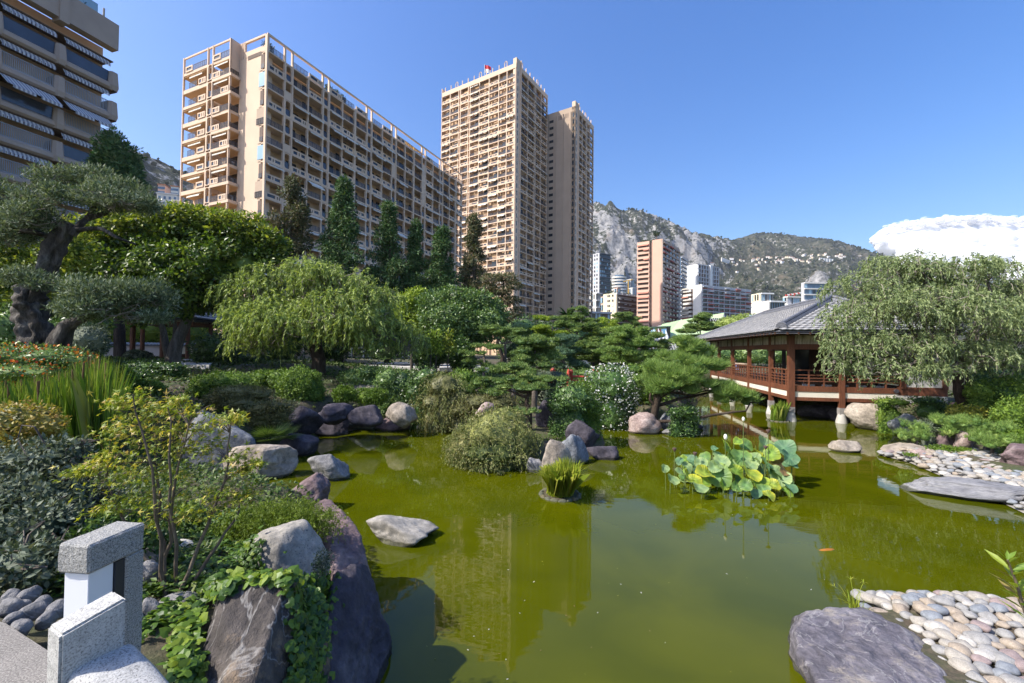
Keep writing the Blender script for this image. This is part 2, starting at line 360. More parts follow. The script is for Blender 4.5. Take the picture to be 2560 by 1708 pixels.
# woods on the slopes, one mass
g = np.random.default_rng(4); ok = (rk < .3) & (s < 1.0) & (cx[None] > 230); jj = np.argwhere(ok); wgt = (YY * np.gradient(cx)[None])[ok] * np.where((cx[None] < 430) | (cx[None] > 1340), 1, .04).repeat(ns, 0)[ok]
dens = np.clip(.35 + fbm(V[ok.ravel()] / 130, 44, 4), .02, 1.2); wgt = wgt * dens
kk = jj[g.choice(len(jj), 15000, p=wgt / wgt.sum())]; c0 = np.stack([XX[kk[:, 0], kk[:, 1]], YY[kk[:, 0], kk[:, 1]], ZZ[kk[:, 0], kk[:, 1]]], 1) + g.normal(size=(len(kk), 3)) * [7, 7, 0]
V0, F0 = ico(1); sz = g.uniform(2.2, 5.2, (len(kk), 1)); sz = sz * np.interp(c0[:, 1:2], [300, 900], [.6, 1])
VV = (V0[None] * (1 + .28 * g.normal(size=(len(kk), len(V0), 1))) * np.array([1, 1, .95]) * sz[:, None] + c0[:, None] + np.array([0, 0, 1.2])).reshape(-1, 3)
FF = (F0[None] + np.arange(len(kk))[:, None, None] * len(V0)).reshape(-1, 3)
WOODM = leafmat("hill_wood", [(.016, .023, .014), (.032, .042, .024), (.052, .06, .034)], .0, .9, .05)
tag(Buf().add(VV, FF).obj("hill_woods", WOODM), kind="stuff")
hz = lambda x, y0=560: None
def on_hill(x, y):               # first point of the mountain met by the sight line of (x, y)
    j = int(np.argmin(np.abs(cx - x))); e = (ray(x, y)[2] / ray(x, y)[1]); q = (ZZ[:, j] - CAMZ) / YY[:, j]
    k = int(np.argmax(q >= e)) if (q >= e).any() else ns - 20
    return np.array([XX[k, j], YY[k, j], ZZ[k, j]])

# ---- cumulus bank far out over the sea: dense heart, thin outer wisps
g = np.random.default_rng(8); CY = 6500; V0, F0 = ico(3); V2, F2 = ico(2)
TOPL = [(2008, 546), (2020, 537), (2040, 527), (2060, 519), (2085, 513), (2120, 512), (2150, 509), (2170, 503), (2200, 501), (2240, 503), (2260, 501), (2295, 503), (2320, 506), (2350, 503), (2420, 496), (2520, 490), (2700, 500)]
tl_ = lambda x: float(np.interp(x, *zip(*TOPL)))
b = Buf(); w_ = Buf()
for k in range(420):
    x = g.uniform(2012, 2720); r = g.uniform(18, 42) * (.45 if x < 2060 else 1); dy_ = g.uniform(0, 130) * g.random() * (0.3 if x < 2080 else 1); y = tl_(x) + r * .8 + dy_; c = A(x, y, CY - dy_ * 8 + g.uniform(-60, 60)); d = S(r, CY)
    kq_ = 1 + .10 * fbm(V0 * 2.1 + k, 3, 4) + .03 * fbm(V0 * 7 + k, 5, 3); b.add(V0 * kq_[:, None] * np.array([d * 1.5, d * .8, d * .8]) + c, F0)
for k in range(900):
    x = g.uniform(2004, 2500); y = tl_(x) + g.normal() * 4.2 + 2; 
    if x < 2030: y = tl_(x) + g.uniform(0, 26)
    r = g.uniform(2, 6.5); c = A(x, y, CY + g.uniform(-330, 120)); d = S(r, CY); w_.add(V2 * (1 + .25 * vn(V2 * 2 + k, 4))[:, None] * np.array([d * 1.6, d, d * .8]) + c, F2)
m, t, p, o = newmat("cloud_white"); p.inputs[0].default_value = (.98, .98, .98, 1); p.inputs["Roughness"].default_value = 1; p.inputs["Specular IOR Level"].default_value = 0
tr = nd(t, "BsdfTranslucent"); tr.inputs[0].default_value = (.98, .98, .99, 1); mx = nd(t, "MixShader"); mx.inputs[0].default_value = .35; t.links.new(p.outputs[0], mx.inputs[1]); t.links.new(tr.outputs[0], mx.inputs[2]); t.links.new(mx.outputs[0], o.inputs[0])
m2_ = m.copy(); m2_.name = "cloud_wisp"; t = m2_.node_tree; mx = [q for q in t.nodes if q.type == 'MIX_SHADER'][0]; tp_ = nd(t, "BsdfTransparent"); m3 = nd(t, "MixShader"); m3.inputs[0].default_value = .72; t.links.new(mx.outputs[0], m3.inputs[1]); t.links.new(tp_.outputs[0], m3.inputs[2]); t.links.new(m3.outputs[0], [q for q in t.nodes if q.type == 'OUTPUT_MATERIAL'][0].inputs[0])
co_ = tag(b.obj("cloud", m, smooth=True), kind="structure"); tag(w_.obj("cloud_wisps", m2_, co_, True), kind="stuff")
# ---- summer haze: one closed box of thin air round the camera and everything seen
m = bpy.data.materials.new("haze_air"); m.use_nodes = True; t = m.node_tree; t.nodes.remove(t.nodes["Principled BSDF"]); pv_ = t.nodes.new("ShaderNodeVolumePrincipled"); pv_.inputs["Color"].default_value = (.86, .92, 1, 1); pv_.inputs["Density"].default_value = .000075; pv_.inputs["Anisotropy"].default_value = .2
t.links.new(pv_.outputs[0], t.nodes["Material Output"].inputs["Volume"])
hb = Buf(); hb.box((0, 1400, 450), (9400, 7800, 906)); tag(hb.obj("haze", m), kind="stuff")
# ================================================================== BUILDINGS
BEIGE = plain("beige_concrete", (.68, .51, .375), .85, .07, .25, .15, .02, world=True)
BEIGE2 = plain("beige_wall", (.60, .42, .275), .9, .08, .3)
SOFF = plain("bounce_tinted_soffit", (.56, .36, .20), .9, .06, .3)  # beige soffit with the orange of sunlit bounce put into its colour
TANW = plain("tan_render", (.47, .36, .27), .9, .07, .2)
GLASS = plain("dark_window_glass", (.02, .026, .034), .08, .3, .6, spec=.6)
BLUEGL = plain("pale_blue_glazing", (.30, .45, .55), .1, .1, .5, spec=.6)
RAILM = plain("dark_bronze_rail", (.055, .05, .06), .5, .2, 2)
RAILG = plain("smoked_rail_glass", (.05, .06, .085), .12, .3, .5, spec=.6)
AWN = plain("cream_awning", (.72, .68, .60), .8, .08, 4)
WHITEP = plain("white_paint", (.80, .79, .76), .8, .05, .3)
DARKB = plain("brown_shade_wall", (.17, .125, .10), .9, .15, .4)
GREYC = plain("grey_concrete", (.36, .34, .32), .9, .1, .4, .2)
GREENLF = leafmat("roof_plant_leaf", [(.02, .04, .012), (.06, .09, .025)], .25)

class Face:
    """one facade of a building in the building's own frame: a runs along it, o outward from it"""
    def __init__(s, org, ax, out): s.org = np.array(org, float); s.ax = np.array(ax, float); s.out = np.array(out, float); s.ang = math.atan2(ax[1], ax[0])
    def box(s, name, par, a0, a1, o0, o1, z0, z1, mat):
        c = s.org + s.ax * (a0 + a1) / 2 + s.out * (o0 + o1) / 2
        return bx(name, par, (c[0], c[1], (z0 + z1) / 2), (abs(a1 - a0), abs(o1 - o0), abs(z1 - z0)), mat, s.ang)
def frame(x, Y, ang): return np.array([ray(x, 812)[0] / ray(x, 812)[1] * Y, Y]), np.array([math.cos(ang), math.sin(ang)]), np.array([-math.sin(ang), math.cos(ang)])
def holed(name, w, h, d, holes, mats):
    """a panel (x along, y out, z up from its lower corner) with real rectangular openings and dark glass set back in each"""
    xs_ = sorted({0, w} | {q for a in holes for q in a[:2]}); zs_ = sorted({0, h} | {q for a in holes for q in a[2:]}); b = Buf()
    for x0, x1 in zip(xs_, xs_[1:]):
        for z0, z1 in zip(zs_, zs_[1:]):
            mx_, mz = (x0 + x1) / 2, (z0 + z1) / 2
            if any(a[0] < mx_ < a[1] and a[2] < mz < a[3] for a in holes): b.box((mx_, d * .25, mz), (x1 - x0, d * .3, z1 - z0), 0, 1)
            else: b.box((mx_, d / 2, mz), (x1 - x0, d, z1 - z0))
    return b.mesh(name, mats)
def railing_mesh(w, h, n, mat, slatted=True):
    b = Buf(); b.box((w / 2, .03, h - .03), (w, .06, .06)); b.box((w / 2, .03, .05), (w, .05, .05))
    for i in range(n + 1): b.box((w * i / n, .03, h / 2), (.05, .04, h))
    if slatted:
        for k in range(1, 5): b.box((w / 2, .03, h * k / 5), (w, .02, .09))
    return b.mesh("railing", mat)
def awning_mesh(w, out, drop, mat, scal=True):
    """a slanting awning (x along, y out, hung from z=0) with a scalloped valance"""
    b = Buf(); n = 14 if scal else 2
    b.add([(0, 0, 0), (w, 0, 0), (w, out, -drop), (0, out, -drop), (0, 0, -.04), (w, 0, -.04), (w, out, -drop - .04), (0, out, -drop - .04)],
          [[0, 1, 2, 3], [7, 6, 5, 4], [0, 3, 7, 4], [1, 5, 6, 2], [0, 4, 5, 1]])
    for i in range(n):
        x0, x1 = w * i / n, w * (i + .82) / n; b.add([(x0, out, -drop), (x1, out, -drop), (x1, out + .02, -drop - .26), (x0, out + .02, -drop - .26)], [[0, 1, 2, 3]])
    return b.mesh("awning", mat)
def put(name, me, par, fc, a, o, z, flip=False):
    c = fc.org + fc.ax * a + fc.out * o; ob = link(name, me, par, (c[0], c[1], z))
    # mesh y is outward; mesh x along the facade
    ob.matrix_local = Matrix(((fc.ax[0], fc.out[0], 0, c[0]), (fc.ax[1], fc.out[1], 0, c[1]), (0, 0, 1, z), (0, 0, 0, 1))); return ob
def loggia_mesh(w, h, mats):
    """the narrow bay: a panel with one tall round-cornered opening over smoked glass"""
    b = Buf(); m_ = .16; r = .32; x0, x1, z0, z1 = m_, w - m_, .12, h - .12; pts = []
    for cx_, cz, a0 in ((x1 - r, z1 - r, 0), (x0 + r, z1 - r, 90), (x0 + r, z0 + r, 180), (x1 - r, z0 + r, 270)):
        for q in range(0, 91, 30): pts.append((cx_ + r * math.cos(R(a0 + q)), cz + r * math.sin(R(a0 + q))))
    outer = []
    for (px, pz) in pts:
        dx, dz = px - w / 2, pz - h / 2; s_ = min((w / 2) / max(abs(dx), 1e-6), (h / 2) / max(abs(dz), 1e-6)); outer.append((w / 2 + dx * s_, h / 2 + dz * s_))
    n = len(pts)
    V = [(q[0], .2, q[1]) for q in outer] + [(q[0], .2, q[1]) for q in pts] + [(q[0], -.1, q[1]) for q in pts]
    F = [[k, (k + 1) % n, n + (k + 1) % n, n + k] for k in range(n)] + [[n + k, n + (k + 1) % n, 2 * n + (k + 1) % n, 2 * n + k] for k in range(n)]
    for cxx, czz in ((0, 0), (w, 0), (0, h), (w, h)): b.box((cxx + (.05 if cxx == 0 else -.05), .1, czz + (.05 if czz == 0 else -.05)), (.1, .19, .1))
    b.add(V, F, 0); b.box((w / 2, 0, h * .25), (w - .3, .05, h * .42), 0, 1); return b.mesh("loggia", mats)
def ledge_group(): pass

# ------------------------------------------------------------------ the long beige apartment slab
g = random.Random(3)
kq = .886; ang = math.atan2(.913, .407)
cs, e1, e2 = frame(650 / K, 79 * kq, ang)
slab = thing("apartment_block", "long beige apartment block with rows of balconies, scalloped awnings and an open roof frame", "apartment building", (cs[0], cs[1], 0), ang)
H = 3.04; TOP = 55.6; ROOF = TOP - 2.9; NF = 17; L = 63.; Wd = 6.7; Ws = 13.2
fl = Face((0, 0), (1, 0), (0, -1)); fe = Face((0, 0), (0, 1), (-1, 0)); fs = Face((-1.6, Wd), (0, 1), (-1, 0)); fr = Face((-1.6, Wd), (1, 0), (0, -1))
bx("core", slab, (L / 2 + .9, (Wd + Ws) / 2 + .8, ROOF / 2), (L - 1.8, Wd + Ws - 1.8, ROOF - .1), BEIGE2)
fe.box("end_wall", slab, .9, Wd, -1.7, 0, 0, ROOF, BEIGE)
bays = []; a = 0.; pat = "WnWWnWW|"; k = 0
while a < L - 1.4:
    ch = pat[k % len(pat)]; k += 1
    if ch == '|': bays.append(('j', a, .25)); a += .25; continue
    wd = 3.28 if ch == 'W' else 1.5
    if a + wd > L: break
    bays.append((ch, a, wd)); a += wd
Lb = a
for f in range(NF + 1):
    z = ROOF - f * H
    fl.box("floor_slab", slab, 0, Lb, -1.6, .22, z - .22, z, BEIGE); 
bay_post = []
for kd, a0, wd in bays + [('e', Lb, 0)]: fl.box("facade_post", slab, a0 - .13, a0 + .13, -.2, .27, 0, ROOF + .3, BEIGE)
pan = [holed("balcony_panel", 3.0, 1.0, .16, [(.35, .95, .25, .75), (1.2, 1.4, .25, .75), (1.65, 2.65, .25, .75)], [BEIGE, RAILG]),
       holed("balcony_panel", 3.0, 1.0, .16, [(.35, 1.8, .25, .78), (2.1, 2.3, .25, .78), (2.5, 2.7, .25, .78)], [BEIGE, GLASS]),
       holed("balcony_panel", 3.0, 1.0, .16, [(.3, 1.1, .22, .78), (1.9, 2.7, .22, .78), (1.38, 1.6, .22, .78)], [BEIGE, GLASS])]
rail = [railing_mesh(3.0, 1.0, 4, RAILM), railing_mesh(3.0, 1.0, 3, RAILG)]
aw = [awning_mesh(2.95, .75, .38, AWN), awning_mesh(2.95, 1.35, 1.0, AWN), awning_mesh(2.95, .5, .2, AWN)]
lg = loggia_mesh(1.3, H - .3, [BEIGE, RAILG])
for f in range(NF):
    z = ROOF - (f + 1) * H
    for kd, a0, wd in bays:
        if kd == 'W':
            q = g.random()
            if q < .42: put("balcony_panel", g.choice(pan), slab, fl, a0 + .15, .04, z)
            else: put("balcony_railing", rail[0 if q < .75 else 1], slab, fl, a0 + .15, .06, z)
            if f > 0 and g.random() < .5 and f < 16: put("awning", aw[0 if g.random() < .62 else (1 if g.random() < .45 else 2)], slab, fl, a0 + .16, .05, z + H - .24)
            x0 = g.uniform(.1, .5); fl.box("window", slab, a0 + x0, a0 + x0 + g.choice([1.4, 2.0, 2.4]), -1.7, -1.56, z + .05, z + 2.35, GLASS)
        elif kd == 'n':
            if g.random() < .82: put("loggia", lg, slab, fl, a0 + .1, .0, z + .02)
            else: fl.box("blank_panel", slab, a0 + .12, a0 + wd - .12, -.1, .2, z, z + H * g.choice([.5, 1.]) - .25, BEIGE)
# roof terrace with open frame
fl.box("roof_beam", slab, 0, Lb, -.1, .2, TOP - .32, TOP, BEIGE)
for kd, a0, wd in bays:
    if kd == 'W' and g.random() < .5: put("terrace_railing", railing_mesh(3.0, 1.0, 4, RAILM), slab, fl, a0 + .15, .0, ROOF + .1)
    elif kd == 'W': put("terrace_panel", g.choice(pan), slab, fl, a0 + .15, .02, ROOF + .1)
for kd, a0, wd in bays:
    if kd == 'n':
        fl.box("roof_post", slab, a0 - .14, a0 + .14, -.15, .2, ROOF, TOP - .3, BEIGE); fl.box("roof_post", slab, a0 + wd - .14, a0 + wd + .14, -.15, .2, ROOF, TOP - .3, BEIGE)
fl.box("roof_post", slab, -.1, .3, -.3, .24, ROOF, TOP - .3, BEIGE); fl.box("roof_post", slab, Lb - .3, Lb, -.2, .2, ROOF, TOP - .3, BEIGE)
# end wall: corner windows, terrace frame
fe.box("roof_beam", slab, .3, Wd - 1.4, -.3, .02, TOP - .32, TOP, BEIGE)
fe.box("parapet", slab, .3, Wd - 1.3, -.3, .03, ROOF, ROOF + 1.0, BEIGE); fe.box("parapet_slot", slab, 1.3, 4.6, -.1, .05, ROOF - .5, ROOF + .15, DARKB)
for k2 in range(3): fe.box("roof_fin", slab, Wd - 1.3 + k2 * .45, Wd - 1.08 + k2 * .45, -.3, .02, ROOF - 2.4, TOP, BEIGE)
for f in range(NF):
    z = ROOF - (f + 1) * H
    if f % 4 == 1: fe.box("corner_window", slab, .22, 1.7, -.05, .05, z + .3, z + 2.6, BLUEGL)
    elif f % 4 == 3:
        fe.box("corner_loggia", slab, .1, 2.1, -.1, .02, z + 1.1, z + 2.8, TANW); put("corner_railing", railing_mesh(2.0, 1.0, 4, RAILM), slab, fe, .1, .02, z + .1)
    else:
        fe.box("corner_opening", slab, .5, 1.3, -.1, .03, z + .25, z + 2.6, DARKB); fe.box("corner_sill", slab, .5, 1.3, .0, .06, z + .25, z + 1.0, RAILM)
# the projecting stack of balconies on the end
fs.box("stack_wall", slab, 0.1, Ws, -3.0, -2.2, 0, ROOF, BEIGE2)
for a0 in (0, 4.55, 5.95, 6.0 + 6.9): fs.box("stack_post", slab, a0, a0 + .22, -.25, .06, 0, TOP, BEIGE)
fr.box("stack_fin", slab, 0, 1.7, -.2, .0, ROOF - 3.0, TOP, BEIGE)
fs.box("roof_beam", slab, .2, Ws, -.2, .0, TOP - .28, TOP - .02, BEIGE)
pn2 = [holed("stack_panel", 2.0, 1.0, .14, [(.25, 1.75, .25, .75)], [BEIGE, RAILG]), holed("stack_panel", 2.0, 1.0, .14, [(.3, .5, .2, .8), (.75, .95, .2, .8), (1.2, 1.8, .2, .8)], [BEIGE, RAILG])]
rl2 = railing_mesh(2.2, 1.0, 5, RAILM); aw2 = awning_mesh(3.6, .5, .35, AWN)
for f in range(NF + 1):
    z = ROOF - f * H
    prot = .55 if f % 3 else .05
    fs.box("stack_slab", slab, -.35 if f % 3 else 0, 4.6, -2.4, prot * .2, z - .5, z - .02, BEIGE); fs.box("soffit", slab, .1, 4.5, -2.3, 0, z - .54, z - .505, SOFF)
    fs.box("stack_slab", slab, 6.0, Ws, -2.4, .02, z - .5 - .2 * (f % 2), z - .02, BEIGE); fs.box("soffit", slab, 6.1, Ws - .1, -2.3, 0, z - .76, z - .71, SOFF)
    o2 = g.choice([.2, 2.2])
    put("stack_panel", g.choice(pn2), slab, fs, .22 + (0 if o2 > 1 else 2.2), .0, z); put("stack_railing", rl2, slab, fs, .2 + (2.1 if o2 > 1 else .0), .02, z)
    o2 = g.choice([0, 1])
    put("stack_panel", g.choice(pn2), slab, fs, 6.4 + (3.8 if o2 else 0), .0, z); put("stack_railing", railing_mesh(3.6, 1.0, 6, RAILM) if f == 0 else rl2, slab, fs, 6.4 + (0 if o2 else 2.6), .0, z)
    if f:
        put("stack_loggia", lg, slab, fs, 4.62, -.1, z + .02)
        if g.random() < .7: put("awning", aw2, slab, fs, .5, -.35, z + H - .58)
        if g.random() < .7: put("awning", aw2, slab, fs, 7.4, -.35, z + H - .8)
        fs.box("window", slab, 1.0, 3.4, -2.25, -2.15, z, z + 2.2, GLASS); fs.box("window", slab, 8, 11.5, -2.25, -2.15, z, z + 2.2, GLASS)
        put("side_railing", railing_mesh(1.3, .9, 3, RAILM), slab, fr, .1, .02, z)
# terrace pergola cloth near the far third
sail = Buf(); sail.add([(36, .2, ROOF + 1.4), (45, .2, ROOF + 1.2), (44, 3.5, TOP + .1), (37, 3.5, TOP + .2)], [[0, 1, 2, 3]]); sail.add([(36, .2, ROOF + 1.34), (45, .2, ROOF + 1.14), (44, 3.5, TOP + .04), (37, 3.5, TOP + .14)], [[3, 2, 1, 0]])
sail.obj("shade_sail", plain("yellow_shade_cloth", (.72, .58, .25), .8), slab)
for a0, r_ in ((.9, .9), (13.6, .8), (15.4, .9), (17., .7)):
    foliage("roof_shrub", [(a0, .9, ROOF + 1.3, r_, r_ * .7, r_)], 350, .4, .12, GREENLF, slab, int(a0 * 7) + 1)

# ------------------------------------------------------------------ the two towers
def tower(label, x, Y, ang, La, Lb_, TOP, NFv, left_style, seed):
    g = random.Random(seed); c, e1, e2 = frame(x / K, Y, ang)
    tw = thing("apartment_tower", label, "apartment tower", (c[0], c[1], 0), ang, "pair of tall beige apartment towers")
    fa = Face((0, 0), (0, 1), (-1, 0)); fb = Face((0, 0), (1, 0), (0, -1)); H = 3.0; RF = TOP - 2.2
    bx("core", tw, (Lb_ / 2 + .7, La / 2 + .7, TOP / 2 - .6), (Lb_ - 1.4, La - 1.4, TOP - 1.4), BEIGE2)
    bx("roof_slab", tw, (Lb_ / 2, La / 2, TOP - .55), (Lb_ - .3, La - .3, .3), BEIGE)
    # shaded long side
    n = 4; cw = 3.0; bw = (Lb_ - cw) / n
    fb.box("corner_pier", tw, .0, cw, -1.6, 0, 0, TOP + 2.3, BEIGE); fb.box("corner_fin", tw, cw - .15, cw + .2, -.6, .5, 0, TOP + 2.4, BEIGE)
    fb.box("roof_band", tw, cw, Lb_, -.4, .25, TOP - 2.0, TOP, BEIGE)
    pts = [cw + bw * k for k in range(1, n + 1)] + [cw + bw * 2 + .9]
    for a0 in pts: fb.box("facade_post", tw, a0 - .15, a0 + .15, -.5, .3, 0, TOP, BEIGE)
    pm = holed("side_panel", bw - .35, 1.0, .16, [(.5, bw * .45, .25, .75), (bw * .55, bw - .8, .25, .75)], [BEIGE, GLASS]); rm = railing_mesh(bw - .35, 1.0, 4, RAILM); am = awning_mesh(bw - .6, .7, .45, AWN, False)
    for f in range(NFv):
        z = RF - (f + 1) * H
        fb.box("side_slab", tw, cw, Lb_, -.6, .24, z - .3, z, BEIGE); fb.box("pier_window", tw, .8, 1.3, -.05, .02, z + .6, z + 2.4, GLASS)
        for k in range(n):
            a0 = cw + bw * k + .18
            q = g.random()
            put("side_panel" if q < .35 else "side_railing", pm if q < .35 else rm, tw, fb, a0, .1, z)
            if k % 2 == f % 2 or q > .7: fb.box("side_window", tw, a0 + .4, a0 + bw * .62, -.75, -.55, z, z + 2.3, GLASS)
            if g.random() < .22: put("side_awning", am, tw, fb, a0 + .1, .1, z + H - .35)
    # sunlit side
    if left_style:
        ws = [3.6, 3.6, 4.4, 4.6, 4.4, .9, 3.9, .9, 4.4, 4.2]; tot = sum(ws); ws = [q * (La - .8) / tot for q in ws]
        fa.box("roof_band", tw, 0, La, -.4, .2, TOP - 1.9, TOP, BEIGE); fa.box("roof_fin", tw, La - .3, La, -1.5, .2, 0, TOP + 2.0, BEIGE)
        a0 = .4; cols = []
        for q in ws: cols.append((a0, q)); a0 += q
        for a0, q in cols: fa.box("facade_post", tw, a0 - .17, a0 + .17, -.6, .24, 0, TOP - 1.8, BEIGE)
        for f in range(NFv):
            z = RF - (f + 1) * H; fa.box("floor_slab", tw, .2, La, -.7, .2, z - .34, z, BEIGE)
            for a0, q in cols:
                r_ = g.random()
                if q < 2: continue
                if r_ < .42: put("balcony_panel", tower_panel(q - .4, g.randrange(2)), tw, fa, a0 + .2, .05, z)
                else: put("balcony_railing", tower_rail(q - .4), tw, fa, a0 + .2, .08, z)
                if g.random() < .17: put("awning", tower_awn(q - .4), tw, fa, a0 + .2, .05, z + H - .36)
                if f < 30 and g.random() < .95: w0 = a0 + g.uniform(.3, 1.2); fa.box("window", tw, w0, w0 + q * .45, -.75, -.66, z + .02, z + 2.3, g.choice([GLASS, DARKB, SOFF]))
    else:
        fa.box("rib_wall", tw, 0, La, -.8, 0, 0, TOP, TANW)
        for a0 in (2.0, 5.6, 9.2): fa.box("wall_rib", tw, a0, a0 + .35, 0, .35, 0, TOP - 2, TANW)
        for a0 in (3.4, 4.0, 4.6, 6.6, 7.2, 7.8): fa.box("roof_slot", tw, a0, a0 + .25, .0, .04, TOP - 4.2, TOP - 2.2, DARKB)
        for f in range(NFv):
            z = RF - (f + 1) * H
            fa.box("stair_window", tw, 10.6, 12.6, .0, .05, z + .8, z + 2.0, GLASS); fa.box("corner_window", tw, .5, 1.4, .0, .05, z + .6, z + 2.5, GLASS)
    return tw, fa, fb
_tp = {}
def tower_panel(w, k):
    key = ('p', round(w, 2), k)
    if key not in _tp: _tp[key] = holed("balcony_panel", w, 1.05, .16, [[(.4, w - 1.2, .25, .78), (w - .8, w - .55, .25, .78)], [(.4, w * .35, .25, .78), (w * .42, w * .5, .25, .78), (w * .58, w - .5, .25, .78)]][k], [BEIGE, RAILG])
    return _tp[key]
def tower_rail(w):
    key = ('r', round(w, 2))
    if key not in _tp: _tp[key] = railing_mesh(w, 1.0, 4, RAILG)
    return _tp[key]
def tower_awn(w):
    key = ('a', round(w, 2))
    if key not in _tp: _tp[key] = awning_mesh(w, 1.1, .7, AWN, False)
    return _tp[key]
angT = math.atan2(.842, .54)
ta, fa, fb = tower("taller beige tower with sunlit balcony grid on one side and flag on its roof", 1284, 169, angT, 39.2, 25.7, 117.8, 34, True, 5)
tb, fa2, fb2 = tower("shorter beige tower with ribbed blank wall, set close against the taller one", 1434, 185, angT, 22, 20, 110, 34, False, 6)
for tw, f1, L1, T1 in ((ta, fa, 39.2, 117.8), (ta, fb, 25.7, 117.8), (tb, fb2, 20, 110)):
    for k in range(int(L1 // 3.4)):
        a0 = L1 - 3.2 * (k + .6)
        if a0 < 4: continue
        if k % 4 == 2:
            b = Buf(); r_ = .6
            P = [(-r_, 0, 0), (-r_, 0, 2.0), (-r_ * .7, 0, 2.5), (0, 0, 2.7), (r_ * .7, 0, 2.5), (r_, 0, 2.0), (r_, 0, 0)]; b.tube(P, .17, 6); put("roof_hoop", b.mesh("roof_hoop", BEIGE), tw, f1, a0, -.3, T1 - .1)
        else: f1.box("roof_stub", tw, a0, a0 + .25, -.5, -.2, T1 - .3, T1 + 2.2, BEIGE)
RED = plain("red_cloth", (.55, .03, .04), .8); WHT = plain("white_cloth", (.8, .8, .8), .8)
fp = thing("flag", "red and white flag flying from the roof edge of the taller tower", "flag", (0, 0, 0))
p0 = A(1112, 165, 182); fp.location = p0
Buf().tube([(0, 0, -2.4), (0, 0, 3.2)], .09, 6).obj("pole", WHITEP, fp)
for nm, z0, z1, mm in (("red_half", 1.5, 3.1, RED), ("white_half", -.1, 1.497, WHT)):
    b = Buf(); n = 8; V = []
    for i_ in range(n + 1):
        for z_ in (z0, z1): V.append((.1 + i_ * .33, .25 * math.sin(i_ * 1.1), z_ - .14 * i_ + (.04 * i_)))
    b.add(V, [[2 * k, 2 * k + 2, 2 * k + 3, 2 * k + 1] for k in range(n)]); b.obj(nm, mm, fp)

# ------------------------------------------------------------------ shaded balcony building at the edge
ang = math.atan2(.959, .284); c, e1, e2 = frame(262 / K, 43.2, ang)
lb = thing("apartment_building", "shaded brown apartment building with stacked rounded balconies, railings and striped awnings", "apartment building", (c[0], c[1], 0), ang)
fl = Face((0, 0), (-1, 0), (0, -1)); H = 3.0; TP = 36.4
PINKC = plain("pinkish_concrete", (.43, .335, .275), .85, .08, .5, .2, .01); WOODS = plain("slatted_soffit", (.13, .085, .06), .9, .2, 6)
m, t, p, o = newmat("striped_awning_cloth"); v = coords(t); wv = nd(t, "TexWave"); wv.wave_type = 'BANDS'; wv.bands_direction = 'X'; wv.inputs["Scale"].default_value = 1.1; t.links.new(v, wv.inputs["Vector"])
t.links.new(ramp(t, [(.45, (.26, .25, .29)), (.55, (.60, .57, .55))], wv.outputs[0]), p.inputs[0]); p.inputs["Roughness"].default_value = .8; STRIPE = m
bx("core", lb, (-14, 7.5, TP / 2 - 1), (28, 11.8, TP - 2.2), BEIGE2)
bl = 4.15; LZ = 26
def lobe(w):      # balcony edge: bevelled ends
    b = Buf(); e = .35
    prof = [(0, -.1), (.25, -.32), (.25, -.65), (.02, -.8)]
    V = []
    for x_ in (0, w):
        for k_, (o_, z_) in enumerate(prof): V.append((x_ + (e if x_ == 0 else -e) * (.0 if k_ in (1, 2) else .0), o_, z_))
        V.append((x_, -1.2, -.8)); V.append((x_, -1.2, -.1))
    F = [[k, k + 1, 6 + k + 1, 6 + k] for k in range(5)] + [[5, 0, 6, 11]]
    b.add(V, F); b.add(np.array(V[:6]), [[5, 4, 3, 2, 1, 0]]); b.add(np.array(V[6:]), [[0, 1, 2, 3, 4, 5]]); return b
edge = lobe(bl - .02).mesh("balcony_edge", PINKC)
def pier_mesh():
    b = Buf(); V = [(-.45, -1.2), (-.45, .25), (-.25, .5), (.25, .5), (.45, .25), (.45, -1.2)]
    for z0, z1, s0, s1 in ((-.85, -.4, .75, 1), (-.4, 1.0, 1, .8)):
        vv = [(x_ * s0, y_ * s0, z0) for x_, y_ in V] + [(x_ * s1, y_ * s1, z1) for x_, y_ in V]
        b.add(vv, [[k, (k + 1) % 6, 6 + (k + 1) % 6, 6 + k] for k in range(6)]); b.add(vv, [[11, 10, 9, 8, 7, 6][::-1]])
    return b.mesh("balcony_pier", PINKC)
pier = pier_mesh()
def bars_mesh(w):
    b = Buf(); b.box((w / 2, 0, 1.05), (w, .06, .05)); b.box((w / 2, 0, .0), (w, .06, .06))
    for k in range(27): b.box((w * (k + .5) / 27, 0, .52), (.05, .035, 1.04))
    return b.mesh("bar_railing", plain("pale_metal_bars", (.34, .34, .36), .5))
bars = bars_mesh(bl - .75); glassr = Buf().box((bl / 2 - .375, 0, .5), (bl - .75, .05, 1.0)).mesh("glass_railing", RAILG)
gtop = Buf().box((bl / 2 - .375, 0, 1.03), (bl - .75, .07, .06)).mesh("rail_cap", RAILM)
aws = [awning_mesh(bl - .6, .25, .35, STRIPE, True), awning_mesh(bl - .6, 1.35, 1.15, STRIPE, False)]
g = random.Random(12)
fl.box("roof_parapet", lb, -.2, LZ, -.6, .35, TP - 2.6, TP, PINKC); fl.box("parapet_pier", lb, bl - .35, bl + .35, -.6, .5, TP - 2.9, TP, PINKC)
